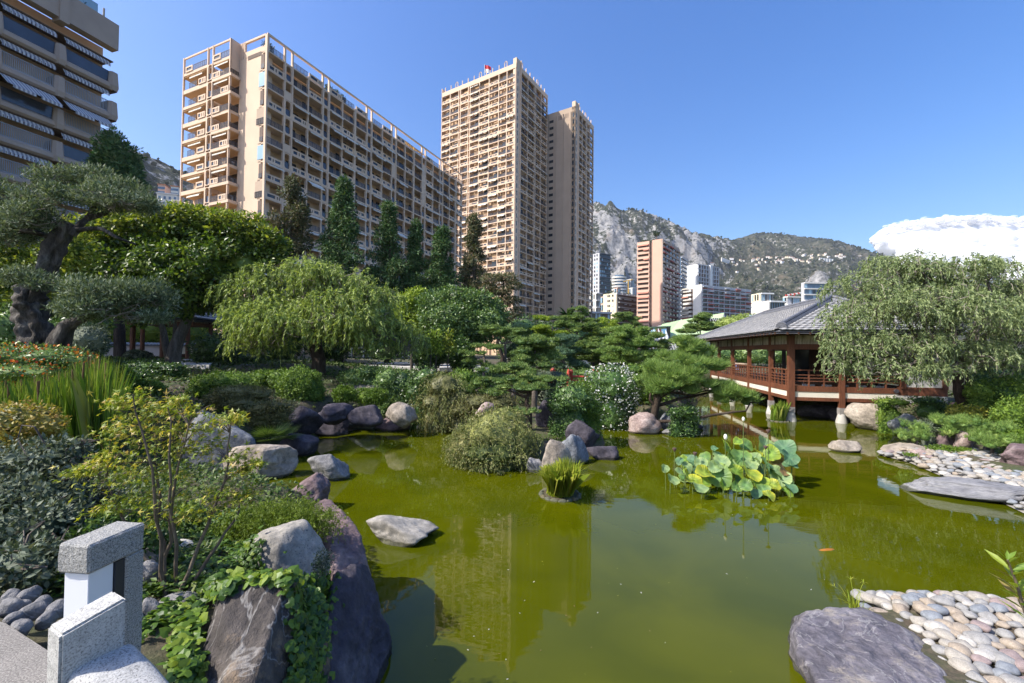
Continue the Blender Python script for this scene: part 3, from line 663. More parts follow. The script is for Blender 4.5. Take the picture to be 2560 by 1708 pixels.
for f in range(12):
    z = TP - 2.6 - .35 - f * H - H
    fl.box("soffit", lb, 0, LZ, -3.2, .0, z - .92 + H, z - .80 + H - .03, WOODS)
    fl.box("back_wall", lb, 0.6, LZ, -3.4, -3.0, z - .8, z + H - .9, BEIGE2)
    for k in range(6):
        a0 = k * bl
        put("balcony_edge", edge, lb, fl, a0, 0, z); put("balcony_pier", pier, lb, fl, a0, -.1, z)
        gl = (f + k) % 3 == 0 or f == 0
        put("glass_railing" if gl else "bar_railing", glassr if gl else bars, lb, fl, a0 + .38, -.05, z - .05)
        if gl: put("rail_cap", gtop, lb, fl, a0 + .38, -.05, z - .05)
        big = (f == 2 and k < 4) or (f == 9 and k < 3)
        put("awning", aws[1 if big else 0], lb, fl, a0 + .3, -.15, z - .95 + H if not big else z - .8 + H)
        fl.box("window", lb, a0 + .6, a0 + 3.2, -3.05, -2.95, z - .6, z + 1.6, GLASS)
        fl.box("shutter", lb, a0 + 3.25, a0 + 3.8, -3.02, -2.92, z - .6, z + 1.6, DARKB)
    put("balcony_pier", pier, lb, fl, 6 * bl, -.1, z)
fl.box("terrace_glass", lb, 1.2, 8, -.5, -.4, TP, TP + 1.3, BLUEGL); fl.box("penthouse", lb, 2.6, 14, -5, -2.6, TP, TP + 3.0, BEIGE2)
fl.box("terrace_post", lb, .6, .75, -.5, -.4, TP, TP + 1.3, GREYC)
foliage("roof_shrub", [(-2.5, 1.2, TP + 1.1, 1.1, .7, 1.2)], 500, .35, .1, GREENLF, lb, 5)
# ================================================================== the city behind
PINK = plain("salmon_render", (.70, .43, .32), .85, .05, .2); PINKS = plain("salmon_band", (.70, .45, .34), .85, .05, .3); CREAM = plain("cream_render", (.78, .68, .50), .85, .06, .3)
PALEG = plain("pale_grey_render", (.50, .50, .52), .85, .08, .3); REDW = plain("rust_red_awning", (.40, .10, .08), .8, .15, 2); SALA = plain("salmon_awning", (.68, .30, .22), .8, .1, 2)
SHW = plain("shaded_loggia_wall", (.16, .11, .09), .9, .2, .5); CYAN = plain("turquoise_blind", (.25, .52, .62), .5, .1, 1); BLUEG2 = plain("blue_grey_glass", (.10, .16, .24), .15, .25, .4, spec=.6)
TERRA = plain("terracotta_roof", (.42, .18, .10), .9, .15, 1); OFFW = plain("off_white_wall", (.70, .67, .62), .9, .06, .3)
def block(name, label, x, Y, ang, xr, xl, ztop, mat, z0=0, cat="apartment building", group=None):
    """x, xr, xl: columns of the near upright edge and of the two far edges"""
    c, e1, e2 = frame(x, Y, ang); Lb_ = along(c, e1, xr); La = along(c, e2, xl)
    o = thing(name, label, cat, (c[0], c[1], 0), ang, group)
    return o, Face((0, 0), (0, 1), (-1, 0)), Face((0, 0), (1, 0), (0, -1)), La, Lb_
def ztop(x, y, Y): return A(x, y, Y)[2]
angC = math.atan2(.79, .61)
# salmon tower
Yp = 235; zt = ztop(1519, 548, Yp)
pk, fa, fb, La, Lb_ = block("apartment_tower", "salmon pink tower with a blank pink strip between balconies and turquoise windows", 1519, Yp, angC, 1558, 1461, zt, PINK)
wst = along(frame(1519, Yp, angC)[0], frame(1519, Yp, angC)[2], 1496) ; wst2 = wst + 1.6
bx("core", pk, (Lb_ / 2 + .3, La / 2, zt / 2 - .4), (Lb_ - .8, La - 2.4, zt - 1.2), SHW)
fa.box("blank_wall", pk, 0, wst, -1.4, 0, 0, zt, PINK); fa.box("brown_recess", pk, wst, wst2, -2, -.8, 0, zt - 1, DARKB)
fa.box("edge_pier", pk, wst2, wst2 + .5, -1, 0, 0, zt - 1, PINKS); fa.box("edge_pier", pk, La - .5, La, -1, 0, 0, zt - 1, PINKS)
nf = 24; Hh = (zt - 1.5) / nf; g = random.Random(4)
for f in range(nf):
    z = zt - 1.5 - (f + 1) * Hh
    fa.box("balcony_band", pk, wst2, La, -1.6, .15, z + Hh - .5 if f == 0 else z + Hh - .25, z + Hh + (1.2 if f == 0 else .8), PINKS)
    if f % 5 == 0 or g.random() < .18:
        k = g.choice([0, 0, 1, 2]); w0 = (La - wst2) / 2
        b = fa.box("awning", pk, wst2 + .4 + (w0 if k == 2 else 0), La - .4 - (w0 if k == 1 else 0), .1, .9, z + Hh - 1.1, z + Hh - .4, SALA)
    for w_ in (wst2 + 1.6, wst2 + 5.6): fa.box("window", pk, w_, w_ + 1.8, -1.35, -1.1, z + .8, z + 2.3, CYAN if f > 3 else BLUEGL)
    fa.box("railing", pk, wst2 + .5, La - .5, -.05, .05, z + .62, z + 1.1, TANW)
    fb.box("side_band", pk, .3, Lb_, -.8, .35, z + Hh - .3, z + Hh + .75, PINKC)
    for k in range(5):
        if g.random() < .35: fb.box("side_awning", pk, Lb_ * k / 5 + .4, Lb_ * (k + 1) / 5 - .3, .3, 1.0, z + Hh - .8, z + Hh - .2, REDW if g.random() < .5 else PINKC)
        fb.box("side_window", pk, Lb_ * k / 5 + .8, Lb_ * (k + .7) / 5, -.2, .02, z + .8, z + Hh - .4, GLASS)
for k in range(6): fb.box("side_post", pk, Lb_ * k / 5 - .12, Lb_ * k / 5 + .12, -.3, .4, 0, zt - 1, PINKC)
fb.box("roof_band", pk, 0, Lb_, -.5, .4, zt - 1.6, zt - .1, PINKC); fa.box("roof_band", pk, wst2, La, -.6, .16, zt - 1.9, zt - .2, PINKS)
foliage("roof_garden", [(2, La - 4, zt, 2, 3.4, 1.0), (Lb_ * .5, 2, zt, 3, 1.2, 2.0), (Lb_ * .3, La * .5, zt + 1, 2, 2, 2)], 900, .8, .3, GREENLF, pk, 7)
bx("palm_stem", pk, (3, La * .3, zt + 2), (.3, .3, 4), DARKB); foliage("palm_crown", [(3, La * .3, zt + 4.6, 1.6, 1.6, 1.0)], 160, 1.6, .3, GREENLF, pk, 8, shell=.2)

# long low block with maroon fascias and white end
Yl = 228; zt = ztop(1600, 655, Yl)
lw, fa, fb, La, Lb_ = block("apartment_block", "long low block with white blank end and maroon striped balconies", 1610, Yl, math.atan2(.42, .907), 1722, 1558, zt, WHITEP)
fa.box("white_end", lw, 0, along(frame(1610, Yl, math.atan2(.42, .907))[0], frame(1610, Yl, math.atan2(.42, .907))[2], 1590), -1.5, 0, 0, zt + .6, WHITEP); w0 = 5.5
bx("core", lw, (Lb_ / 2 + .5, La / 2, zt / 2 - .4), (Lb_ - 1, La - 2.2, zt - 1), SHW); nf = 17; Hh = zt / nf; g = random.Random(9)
fb.box("roof_band", lw, 0, Lb_, -.6, .3, zt - 1.2, zt + .3, PALEG)
for f in range(nf):
    z = zt - (f + 1) * Hh
    fa.box("balcony_band", lw, w0 + 1.5, La, -1, .2, z - .2, z + .95, OFFW); fb.box("side_band", lw, 0, Lb_, -.8, .4, z - .1, z + .4, PALEG)
    if g.random() < .6: fa.box("awning", lw, w0 + 3, La - 2, .2, 1.0, z + Hh - 1.0, z + Hh - .45, g.choice([REDW, AWN, SALA]))
    n = 9
    for k in range(n):
        q = g.random(); a0 = Lb_ * k / n
        fb.box("fascia_panel", lw, a0 + .2, a0 + Lb_ / n - .2, .3, .46, z + .56, z + .95, REDW if q < .38 else (BLUEG2 if q < .5 else SHW))
        if g.random() < .25: fb.box("awning", lw, a0 + .3, a0 + Lb_ / n - .3, .3, 1.1, z + Hh - .9, z + Hh - .4, REDW if g.random() < .5 else PALEG)
        fb.box("window", lw, a0 + 1, a0 + Lb_ / n * .7, -.3, .02, z + .9, z + Hh - .3, GLASS)
for k in range(10): fb.box("side_post", lw, Lb_ * k / 9 - .12, Lb_ * k / 9 + .12, -.3, .42, 0, zt, PALEG)
# low cream block
Yl = 250; zt = ztop(1414, 672, Yl); an = math.atan2(.62, .785)
cb, fa, fb, La, Lb_ = block("apartment_block", "cream block with small square end windows in front of the grey tower", 1414, Yl, an, 1461, 1383, zt, CREAM)
bx("core", cb, (Lb_ / 2, La / 2, zt / 2), (Lb_ - .2, La - .2, zt), CREAM); nf = 13; Hh = zt / nf; g = random.Random(19)
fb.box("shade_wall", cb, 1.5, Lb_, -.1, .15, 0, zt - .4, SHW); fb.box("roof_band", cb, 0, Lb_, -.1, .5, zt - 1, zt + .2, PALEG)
for f in range(nf):
    z = zt - (f + 1) * Hh
    for k, w_ in ((2.2, 1.0), (4.6, .8), (5.8, .8), (8.8, 1.6)):
        if k < La - 2: fa.box("window", cb, k, k + w_, 0, .05, z + .9, z + 2.1, GLASS if g.random() < .8 else PALEG)
    fb.box("balcony_band", cb, 1.5, Lb_, 0, 1.0, z, z + .75, GREYC)
    for k in range(8): 
        if g.random() < .5: fb.box("awning", cb, 1.6 + (Lb_ - 1.6) * k / 8, 1.2 + (Lb_ - 1.6) * (k + 1) / 8, .8, 1.5, z + Hh - .8, z + Hh - .4, PALEG)
foliage("roof_garden", [(2, 5, zt, 2, 5, 1.3), (14, 4, zt, 4, 3, 1.6), (24, 5, zt, 4, 3, 1.2)], 700, .9, .35, GREENLF, cb, 17)
DGREY = plain('dark_grey_cladding', (.13, .135, .15), .7, .1, .3)
def banded(name, label, x, Y, ang, xr, xl, y, mat, nf, bandm, winm, seed, endwin=True, group=None, ns=6, bot=0):
    zt = ztop(x, y, Y); o, fa, fb, La, Lb_ = block(name, label, x, Y, ang, xr, xl, zt, mat, group=group); Hh = (zt - bot) / nf; g = random.Random(seed)
    bx("core", o, (Lb_ / 2, La / 2, (zt + bot) / 2), (Lb_ - .4, La - .4, zt - bot), mat)
    fb.box("shade_wall", o, .8, Lb_ - .2, -.1, .05, bot, zt - .6, winm)
    for f in range(nf):
        z = zt - (f + 1) * Hh; fb.box("balcony_band", o, .4, Lb_, -.1, .9, z + Hh - .9, z + Hh - .05, bandm)
        for k in range(ns): 
            if g.random() < .7: fb.box("window", o, .8 + (Lb_ - 1) * k / ns, .8 + (Lb_ - 1) * (k + .6) / ns, .0, .12, z + .3, z + Hh - 1.1, GLASS if g.random() < .6 else BLUEGL)
        if endwin:
            for k in range(1, 4): fa.box("end_window", o, La * k / 4 - .6, La * k / 4 + .6, 0, .06, z + .8, z + Hh - .8, GLASS if g.random() < .7 else BLUEGL)
    return o, fa, fb, La, Lb_, zt
banded("apartment_tower", "dark grey tower with pale end wall beneath the cliffs", 1374, 380, math.atan2(.55, .835), 1400, 1353, 580, PALEG, 26, DGREY, GLASS, 2)
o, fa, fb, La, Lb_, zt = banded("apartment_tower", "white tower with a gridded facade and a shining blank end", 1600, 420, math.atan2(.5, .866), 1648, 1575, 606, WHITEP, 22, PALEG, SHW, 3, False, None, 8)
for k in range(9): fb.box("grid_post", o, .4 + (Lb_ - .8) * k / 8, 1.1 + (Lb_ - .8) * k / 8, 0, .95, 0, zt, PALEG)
fb.box("white_strip", o, Lb_ * .55, Lb_ * .66, 0, 1.6, 0, zt + .6, WHITEP)
banded("apartment_tower", "slim blue glazed tower wedged behind the salmon tower", 1562, 400, math.atan2(.8, .6), 1576, 1555, 590, BLUEG2, 24, PALEG, BLUEG2, 4, False)
o, fa, fb, La, Lb_, zt = banded("apartment_building", "dark curved-front apartment building with wavy white balcony edges near the willow", 1845, 330, R(4), 1905, 1838, 648, PALEG, 13, OFFW, BLUEG2, 5, False)
banded("apartment_building", "white building with pink blinds below a crane", 1805, 300, R(6), 1836, 1796, 680, OFFW, 8, OFFW, PALEG, 6)
o, fa, fb, La, Lb_, zt = banded("villa_building", "white terraced building with rounded glass corner above the pavilion roof", 1765, 245, R(8), 1802, 1722, 690, OFFW, 5, WHITEP, BLUEG2, 7, False)
banded("apartment_building", "white stepped building half hidden by the long low block", 1745, 280, R(5), 1775, 1722, 672, CREAM, 8, WHITEP, GREYC, 8)
# round stacked building and the hillside blocks between the grey and salmon towers
rb = thing("apartment_building", "round white building with stacked ring balconies on the slope", "apartment building", tuple(A(1421, 668, 520)))
rr_ = S(17, 520); n = 24; th = np.linspace(0, 2 * math.pi, n, False)
for k in range(6):
    b = Buf(); z0 = k * S(7, 520) - S(6, 520)
    for r0, za, zb, mm in ((rr_, 0, S(3.2, 520), 0),): 
        V = [(r0 * math.cos(q), r0 * .7 * math.sin(q), z0 + za) for q in th] + [(r0 * math.cos(q), r0 * .7 * math.sin(q), z0 + zb) for q in th]
        b.add(V, [[i, (i + 1) % n, n + (i + 1) % n, n + i] for i in range(n)]); b.add(V, [list(range(n, 2 * n))]); b.add(V, [list(range(n))[::-1]])
    b.obj("ring_balcony", OFFW, rb)
b = Buf(); b.tube([(0, 0, -S(25, 520)), (0, 0, S(36, 520))], rr_ * .62, 24); b.obj("drum", BLUEG2, rb)
hill = [("white hillside block with balconies right of the round building", 1446, 520, 1455, 1436, 640, 6, OFFW), ("pale blue hillside block with ribbon balconies", 1430, 430, 1461, 1418, 678, 7, PALEG), ("peach hillside house behind the cream block", 1415, 470, 1424, 1408, 660, 4, PINK),
        ("white hillside block touching the salmon tower", 1450, 480, 1462, 1440, 660, 5, OFFW), ("narrow old white house beside the shorter tower", 1366, 330, 1380, 1352, 672, 9, OFFW), ("brown end house left of the cream block", 1384, 300, 1392, 1377, 680, 8, TANW)]
for k, (lab, x, Y, xr, xl, y, nf, mm) in enumerate(hill): banded("hillside_building", lab, x, Y, R(20), xr, xl, y, mm, nf, mm, GREYC if mm is not PALEG else BLUEG2, 30 + k, True, None, 4)
# grey low wing at the towers' foot
o, fa, fb, La, Lb_, zt = banded("terrace_building", "low grey terrace wing at the foot of the shorter tower", 1355, 200, R(12), 1402, 1350, 715, GREYC, 4, PALEG, SHW, 41, False)
# houses on the slope behind the slab
for k, (lab, x, Y, xr, xl, y, mm, rm_) in enumerate([("pink villa with tiled roof on the far slope", 352, 300, 368, 338, 424, PINK, TERRA), ("pale lilac villa on the far slope beside the block", 382, 300, 399, 369, 428, OFFW, TERRA), ("long white terrace house under the villas", 350, 240, 398, 345, 444, OFFW, PALEG), ("ochre low house touching the block's foot", 386, 180, 406, 372, 462, CREAM, CREAM)]):
    c, e1, _ = frame(x, Y, R(15)); zt = ztop(x, y, Y); Lq = abs(along(c, e1, xr)); h = thing("villa", lab, "house", (c[0], c[1], 0), R(15))
    bx("wall", h, (Lq / 2, 4, zt / 2), (Lq, 8, zt), mm); bx("roof", h, (Lq / 2, 4, zt + .35), (Lq + .6, 8.6, .7), rm_)
    for q in range(4):
        for r_ in range(2): bx("window", h, (Lq * (q + .5) / 4, -.02, zt - 2 - 3 * r_), (1.1, .1, 1.6), BLUEG2)
# hamlet of villas on the mountain
g = random.Random(21); vm = {}
def villa_parts(k):
    if k in vm: return vm[k]
    w_, d_, h_ = [(13, 10, 6), (18, 10, 7), (10, 9, 9), (22, 12, 6)][k % 4]; wall = Buf().box((0, 0, h_ / 2 - 3), (w_, d_, h_ + 6)).mesh("wall", [OFFW, CREAM, WHITEP, OFFW][(k // 4) % 4])
    rf = Buf(); rf.add([(-w_ / 2 - .6, -d_ / 2 - .6, h_), (w_ / 2 + .6, -d_ / 2 - .6, h_), (w_ / 2 + .6, d_ / 2 + .6, h_), (-w_ / 2 - .6, d_ / 2 + .6, h_), (-w_ / 4, 0, h_ + 2.4), (w_ / 4, 0, h_ + 2.4)], [[0, 1, 5, 4], [2, 3, 4, 5]]); rf.add([(w_ / 2 + .6, -d_ / 2 - .6, h_), (w_ / 2 + .6, d_ / 2 + .6, h_), (w_ / 4, 0, h_ + 2.4), (-w_ / 2 - .6, d_ / 2 + .6, h_), (-w_ / 2 - .6, -d_ / 2 - .6, h_), (-w_ / 4, 0, h_ + 2.4)], [[0, 1, 2], [3, 4, 5]])
    wn = Buf()
    vm[k] = (wall, rf.mesh("roof", TERRA), (w_, d_, h_)); return vm[k]
spots = [(1735 + g.uniform(-8, 60), 603 + g.uniform(-7, 7)) for _ in range(20)] + [(1785 + g.uniform(-5, 75), 598 + g.uniform(-6, 6)) for _ in range(24)] + [(1860 + g.uniform(0, 80), 592 + g.uniform(-5, 6)) for _ in range(18)] + [(1660 + g.uniform(-30, 60), 607 + g.uniform(-4, 4)) for _ in range(8)] + [(1640 + g.uniform(-80, 120), 640 + g.uniform(-20, 30)) for _ in range(6)]
for k, (x, y) in enumerate(spots):
    q = on_hill(x, y); wl, rf, dm = villa_parts(g.randrange(16)); s_ = g.uniform(.42, .8)
    h = thing("hillside_villa", "small pale villa with tiled roof among the woods of the far mountain slope", "house", tuple(q), R(g.uniform(-25, 25)), "villas of the hamlet on the mountain"); h.scale = (s_,) * 3
    link("wall", wl, h); link("roof", rf, h)
    bx("window", h, (-dm[0] * .2, -dm[1] / 2 - .1, dm[2] * .6), (2.4, .3, 1.8), GLASS); bx("window", h, (dm[0] * .22, -dm[1] / 2 - .1, dm[2] * .6), (2.4, .3, 1.8), GLASS)
for lab, x0, y0, x1, nm in (("white retaining wall with arches cut in the slope", 1655, 607, 1675, 6), ("pale terrace wall below the hamlet's last villas", 1880, 601, 1912, 5)):
    q0, q1 = on_hill(x0, y0), on_hill(x1, y0); t_ = thing("retaining_wall", lab, "wall", tuple((q0 + q1) / 2)); wln = np.linalg.norm(q1[:2] - q0[:2]); t_.rotation_euler.z = math.atan2(q1[1] - q0[1], q1[0] - q0[0])
    bx("wall_face", t_, (0, 0, 2), (wln, 3, 14), OFFW)
    for k in range(nm): bx("buttress", t_, (wln * ((k + .5) / nm - .5), -2, 1), (1.6, 2, 12), WHITEP)
# cranes
for lab, x, y, Y, s_, cc in (("small yellow crane on the slope left of the salmon tower", 1442, 646, 420, .35, (.6, .35, .05)), ("red and white crane jib above the white building", 1822, 678, 310, .45, (.6, .08, .06))):
    q = A(x, y, Y); cr = thing("tower_crane", lab, "crane", (q[0], Y, 0)); cmn = plain("crane_" + lab[:5], cc, .6)
    Buf().tube([(0, 0, 2), (0, 0, q[2] + 1)], .45, 4).obj("mast", cmn, cr)
    b = Buf(); 
    for k in range(8): b.box((-12 * s_ + k * 3.2 * s_, 0, q[2] + .25 * k), (3.2 * s_, .8, .9), 0, k % 2)
    b.obj("jib", [cmn, WHITEP if cc[0] > .5 and cc[1] < .1 else cmn], cr)
# ---- exhibition hall: green roof, mural wall, banner, glass cones
Yh = 150
gh = thing("exhibition_hall", "low exhibition hall with pale green folded roof and a colourful mural bay", "hall", (0, 0, 0))
GRN = plain("pale_green_metal_roof", (.42, .55, .30), .45, .06, .4); b = Buf()
P = lambda x, y, Y: A(x, y, Y)
def prism(buf, pts, thick):
    V = np.array(pts); n = len(V); V2 = V + np.array(thick); buf.add(np.vstack([V, V2]), [list(range(n))]); buf.add(np.vstack([V, V2]), [list(range(2 * n - 1, n - 1, -1))]); buf.add(np.vstack([V, V2]), [[(i + 1) % n, i, n + i, n + (i + 1) % n] for i in range(n)])
prism(b, [P(1528, 774, 150), P(1640, 772, 146), P(1662, 718, 156), P(1560, 735, 158)], (0, .5, -.6)); prism(b, [P(1508, 762, 152), P(1528, 774, 150), P(1560, 735, 158), P(1520, 744, 156)], (0, .5, -.6)); b.obj("roof", GRN, gh)
prism_w = Buf(); prism(prism_w, [P(1520, 805, 157), P(1665, 800, 157), P(1662, 722, 157.5), P(1522, 746, 157.5)], (0, 6, 0)); prism_w.obj("wall", PALEG, gh)
m, t, p, o = newmat("mural_print"); v = coords(t, 1.0, "Object"); vo = nd(t, "TexVoronoi"); vo.feature = 'F1'; vo.inputs["Scale"].default_value = .33; t.links.new(v, vo.inputs["Vector"])
sepx = nd(t, "SeparateColor"); t.links.new(vo.outputs["Color"], sepx.inputs[0])
t.links.new(ramp(t, [(.0, (.25, .48, .68)), (.45, (.22, .07, .05)), (.62, (.35, .60, .72)), (.8, (.28, .36, .10)), (.9, (.30, .55, .75))], sepx.outputs[0]), p.inputs[0]); m.node_tree.nodes[-1].color_ramp.interpolation = 'CONSTANT'; p.inputs["Roughness"].default_value = .5
b = Buf(); prism(b, [P(1504, 797, 147), P(1530, 796, 147), P(1530, 752, 147), P(1503, 752, 147)], (0, 4, 0)); b.obj("mural_bay", m, gh)
b = Buf(); prism(b, [P(1500, 752, 146.8), P(1540, 750, 146.8), P(1540, 748, 147), P(1500, 749.5, 147)], (0, 5, 0)); b.obj("canopy", plain("dark_green_metal", (.05, .09, .06), .5), gh)
b = Buf(); prism(b, [P(1530, 797, 149), P(1537, 797, 149), P(1539, 750, 149), P(1530, 750, 149)], (0, 2, 0)); b.obj("dark_bay", GLASS, gh)
bn = thing("banner", "black banner with pale capital letters hung above the hall roof", "banner", tuple(P(1647, 735, 143)))
bx("cloth", bn, (0, 0, 0), (S(45, 143), .15, S(9, 143)), plain("black_banner_cloth", (.02, .02, .03), .7))
cu = bpy.data.curves.new("letters", 'FONT'); cu.body = "TWA"; cu.size = S(11, 143); cu.extrude = .03; cu.align_x = 'LEFT'; cu.align_y = 'CENTER'
lo = bpy.data.objects.new("letters", cu); COL.objects.link(lo); dg_ = bpy.context.evaluated_depsgraph_get(); me = bpy.data.meshes.new_from_object(lo.evaluated_get(dg_)); bpy.data.objects.remove(lo)
me.materials.clear(); me.materials.append(WHITEP); lo = link("lettering", me, bn, (-S(20, 143), -.12, 0)); lo.rotation_euler = (R(90), 0, 0)
m, t, p, o = newmat("cyan_glass_roof"); p.inputs[0].default_value = (.22, .48, .62, 1); p.inputs["Roughness"].default_value = .12
t.links.new(ramp(t, [(.3, (.16, .38, .52)), (.7, (.34, .6, .7))], noise(t, worldpos(t), .25, 3)), p.inputs[0]); CYG = m
for lab, pts, nrb in (("pale glass roof slope in front of the mural bay", [(1522, 800, 128), (1590, 796, 128), (1575, 776, 136), (1540, 778, 136)], 7), ("blue glass pyramid roof behind the pavilion roof", [(1668, 755, 150), (1745, 752, 150), (1732, 722, 158), (1684, 730, 158)], 8)):
    q = np.array([P(*a) for a in pts]); gr = thing("glass_roof", lab, "glass roof", tuple(q[0])); q = q - q[0]; b = Buf(); prism(b, q, (0, .1, -.3)); b.obj("glass", CYG, gr)
    for k in range(nrb + 1):
        f_ = k / nrb; Buf().tube([q[0] + (q[1] - q[0]) * f_ + [0, -.1, .1], q[3] + (q[2] - q[3]) * f_ + [0, -.1, .1]], .14, 5).obj("glazing_bar", WHITEP, gr)
# flag poles before the salmon tower
for k, x in enumerate([1492, 1501, 1511, 1520, 1528, 1481]):
    q = A(x, 760 - 3 * (k % 3), 140); f_ = thing("flagpole", ("first", "second", "third", "fourth", "fifth", "outermost")[k] + " slim white pole with a furled flag, counted towards the mural bay", "flagpole", (q[0], 140, 1.5), 0, "row of flagpoles by the hall")
    Buf().tube([(0, 0, 0), (0, 0, q[2] - 1.5)], .13, 6).obj("pole", WHITEP, f_); b = Buf(); b.tube([(.15, 0, q[2] - 2), (.5, 0, q[2] - 4), (.3, 0, q[2] - 6.5)], [.1, .5, .15], 6); b.obj("furled_flag", WHT, f_)
for k, (x, y) in enumerate([(1438 + 138, 745), (1584, 750)]): pass
# ================================================================== ROCKS, BEACHES, STONE THINGS
RG = rockmat("grey_rock", (.10, .10, .105), (.24, .235, .235), (.40, .39, .37), 1.4, vein=.2)
RGB_ = rockmat("blue_grey_rock", (.09, .10, .115), (.20, .215, .235), (.36, .365, .375), 1.5, vein=.2)
RT = rockmat("tan_rock", (.16, .135, .11), (.36, .31, .255), (.52, .46, .39), 1.2)
RGR = rockmat("granular_granite_rock", (.19, .175, .155), (.33, .31, .275), (.45, .42, .37), 1.1, speck=(.12, .12, .12), bs=.8, bd=.02)
RP = rockmat("purple_rock", (.09, .065, .07), (.19, .135, .138), (.32, .255, .25), 1.5, bs=.8)
RPK = rockmat("pink_rock", (.20, .14, .125), (.38, .29, .265), (.54, .45, .41), 2.2, bs=1.0)
RDP = rockmat("dark_purple_rock", (.03, .027, .035), (.075, .066, .082), (.165, .148, .16), 1.1, bs=.8)
RS = rockmat("slate_rock", (.03, .026, .024), (.075, .066, .062), (.155, .135, .12), 1.6, (1, 1, .35), vein=.32, bs=1.0, lichen=(.30, .22, .145))
RSL = rockmat("layered_slate", (.13, .13, .14), (.28, .28, .295), (.46, .455, .45), 2.0, (.5, 1.6, 5.5), bs=1.0)
RBS = rockmat("lilac_slate", (.085, .08, .098), (.165, .155, .18), (.29, .275, .295), 1.5, vein=.3, bs=1.0, lichen=(.34, .30, .25))
def rock_mesh(size, seed, cuts=13, rough=.085, sub=5, soft=34, nf=2.1, flat=0, lo=.5):
    g = np.random.default_rng(seed); V0, F0 = ico(sub); n = rdirs(g, cuts); d = g.uniform(lo, .95, cuts)
    q = np.maximum(V0 @ n.T, 1e-3) / d; r = 1 / (np.sum(np.maximum(q, 0) ** soft, 1) + 1) ** (1 / soft)
    V = V0 * r[:, None]; V = V + V0 * (rough * fbm(V * nf + seed * 3.1, seed, 5))[:, None]
    if flat: V[:, 2] = np.where(V[:, 2] > flat, flat + (V[:, 2] - flat) * .25, V[:, 2])
    lo_, hi_ = V.min(0), V.max(0); V = (V - (lo_ + hi_) / 2) / (hi_ - lo_) * np.array(size)
    return V, F0
def rock(label, c, size, mat, seed, rz=0, name="rock", tilt=None, group=None, **k):
    """c: middle of the rock's foot"""
    V, F = rock_mesh(size, seed, **k)
    if tilt is not None: V = V @ np.array(Matrix.Rotation(tilt[0], 3, 'X') @ Matrix.Rotation(tilt[1], 3, 'Y')).T
    o = Buf().add(V + [0, 0, size[2] / 2], F).obj(name, mat, None, True, c, rz)
    return tag(o, label, "rock", group)
def rockp(label, xl, xr, yt, yb, mat, seed, zb=0., dr=.8, sink=.25, rz=None, **k):
    """a rock from its outline in the picture; its foot's front edge stands on the level zb"""
    xm = (xl + xr) / 2; f = G(xm, yb, zb); Y = f[1]; w_ = S(xr - xl, Y); dp = w_ * dr
    top = A(xm, yt, Y + dp * .42)[2]; h = max(.15, top - zb)
    k.setdefault('sub', 5 if xr - xl > 88 or Y < 7 and xr - xl > 60 else 4); g = random.Random(seed); c = A(xm, yb, Y + dp * .45)
    return rock(label, (c[0], Y + dp * .45, zb - sink), (w_ * 1.03, dp, h + sink), mat, seed, g.uniform(-.25, .25) if rz is None else rz, **k)
def hull(label, pts, mat, seed, sub=5, rough=.05, name="rock", zlow=None, nf=3.0):
    """an angular rock: rounded convex body through measured corner points, then weathered"""
    P_ = np.array(pts, float); c = P_.mean(0); b = bmesh.new(); vs_ = [b.verts.new(p) for p in P_ - c]; bmesh.ops.convex_hull(b, input=vs_)
    from mathutils.bvhtree import BVHTree
    bmesh.ops.triangulate(b, faces=b.faces[:]); t_ = BVHTree.FromBMesh(b); V0, F0 = ico(sub); out = []
    for d in V0:
        h_ = t_.ray_cast(Vector((0, 0, 0)), Vector(d)); out.append(h_[3] if h_[3] else .3)
    b.free(); V = V0 * np.array(out)[:, None]
    A_ = np.zeros(len(V)); cnt = np.zeros(len(V)); L_ = V.copy()
    for _ in range(2):
        acc_ = np.zeros_like(L_); cnt = np.zeros(len(V))
        for i, j in ((0, 1), (1, 2), (2, 0)): np.add.at(acc_, F0[:, i], L_[F0[:, j]]); np.add.at(acc_, F0[:, j], L_[F0[:, i]]); np.add.at(cnt, F0[:, i], 1); np.add.at(cnt, F0[:, j], 1)
        L_ = L_ * .5 + acc_ / cnt[:, None] * .5
    V = L_ + nz(L_) * (rough * (fbm(L_ * nf + seed * 2.7, seed, 5) + .5 * (1 - 2 * np.abs(fbm(L_ * nf * 1.7 + seed, seed + 3, 4)))))[:, None]
    o = Buf().add(V, F0).obj(name, mat, None, True, c); return tag(o, label, "rock")
def AP(l): return [A(x, y, Y) for x, y, Y in l]
# open water and island
rockp("lone pyramid shaped grey rock standing in open water", 838, 1003, 1186, 1256, RGR, 11, 0, .62, .2, cuts=11, lo=.45)
rockp("pointed grey rock standing in water behind the purple one", 706, 802, 1040, 1106, RG, 12, 0, .7, cuts=10)
rockp("rounded purple rock between the pointed grey rock and the feathery fern", 656, 750, 1086, 1176, RP, 13, .05, .8)
rockp("flat pale stone just breaking the water before the pavilion", 1910, 1975, 1010, 1040, RT, 14, 0, .55, .12, cuts=7)
rockp("upright tan veined boulder at the front of the island behind the iris ring", 1240, 1312, 1008, 1088, RT, 15, 0, .55, cuts=8)
rockp("dark blue grey boulder in shade beside the upright tan one", 1280, 1352, 995, 1068, RGB_, 16, 0, .8)
rockp("big dark boulder under the shaded round shrub of the island", 1296, 1376, 962, 1042, RDP, 17, 0, .9)
rockp("low wet dark rock at the island tip", 1345, 1420, 1022, 1056, RDP, 18, 0, .6, .15)
rockp("small grey foot rock under the spreading island shrub", 1208, 1248, 1050, 1086, RG, 19, 0, .6)
rockp("pinkish rock top peeping over the spreading island shrub", 1090, 1140, 922, 960, RPK, 20, .9, .8)
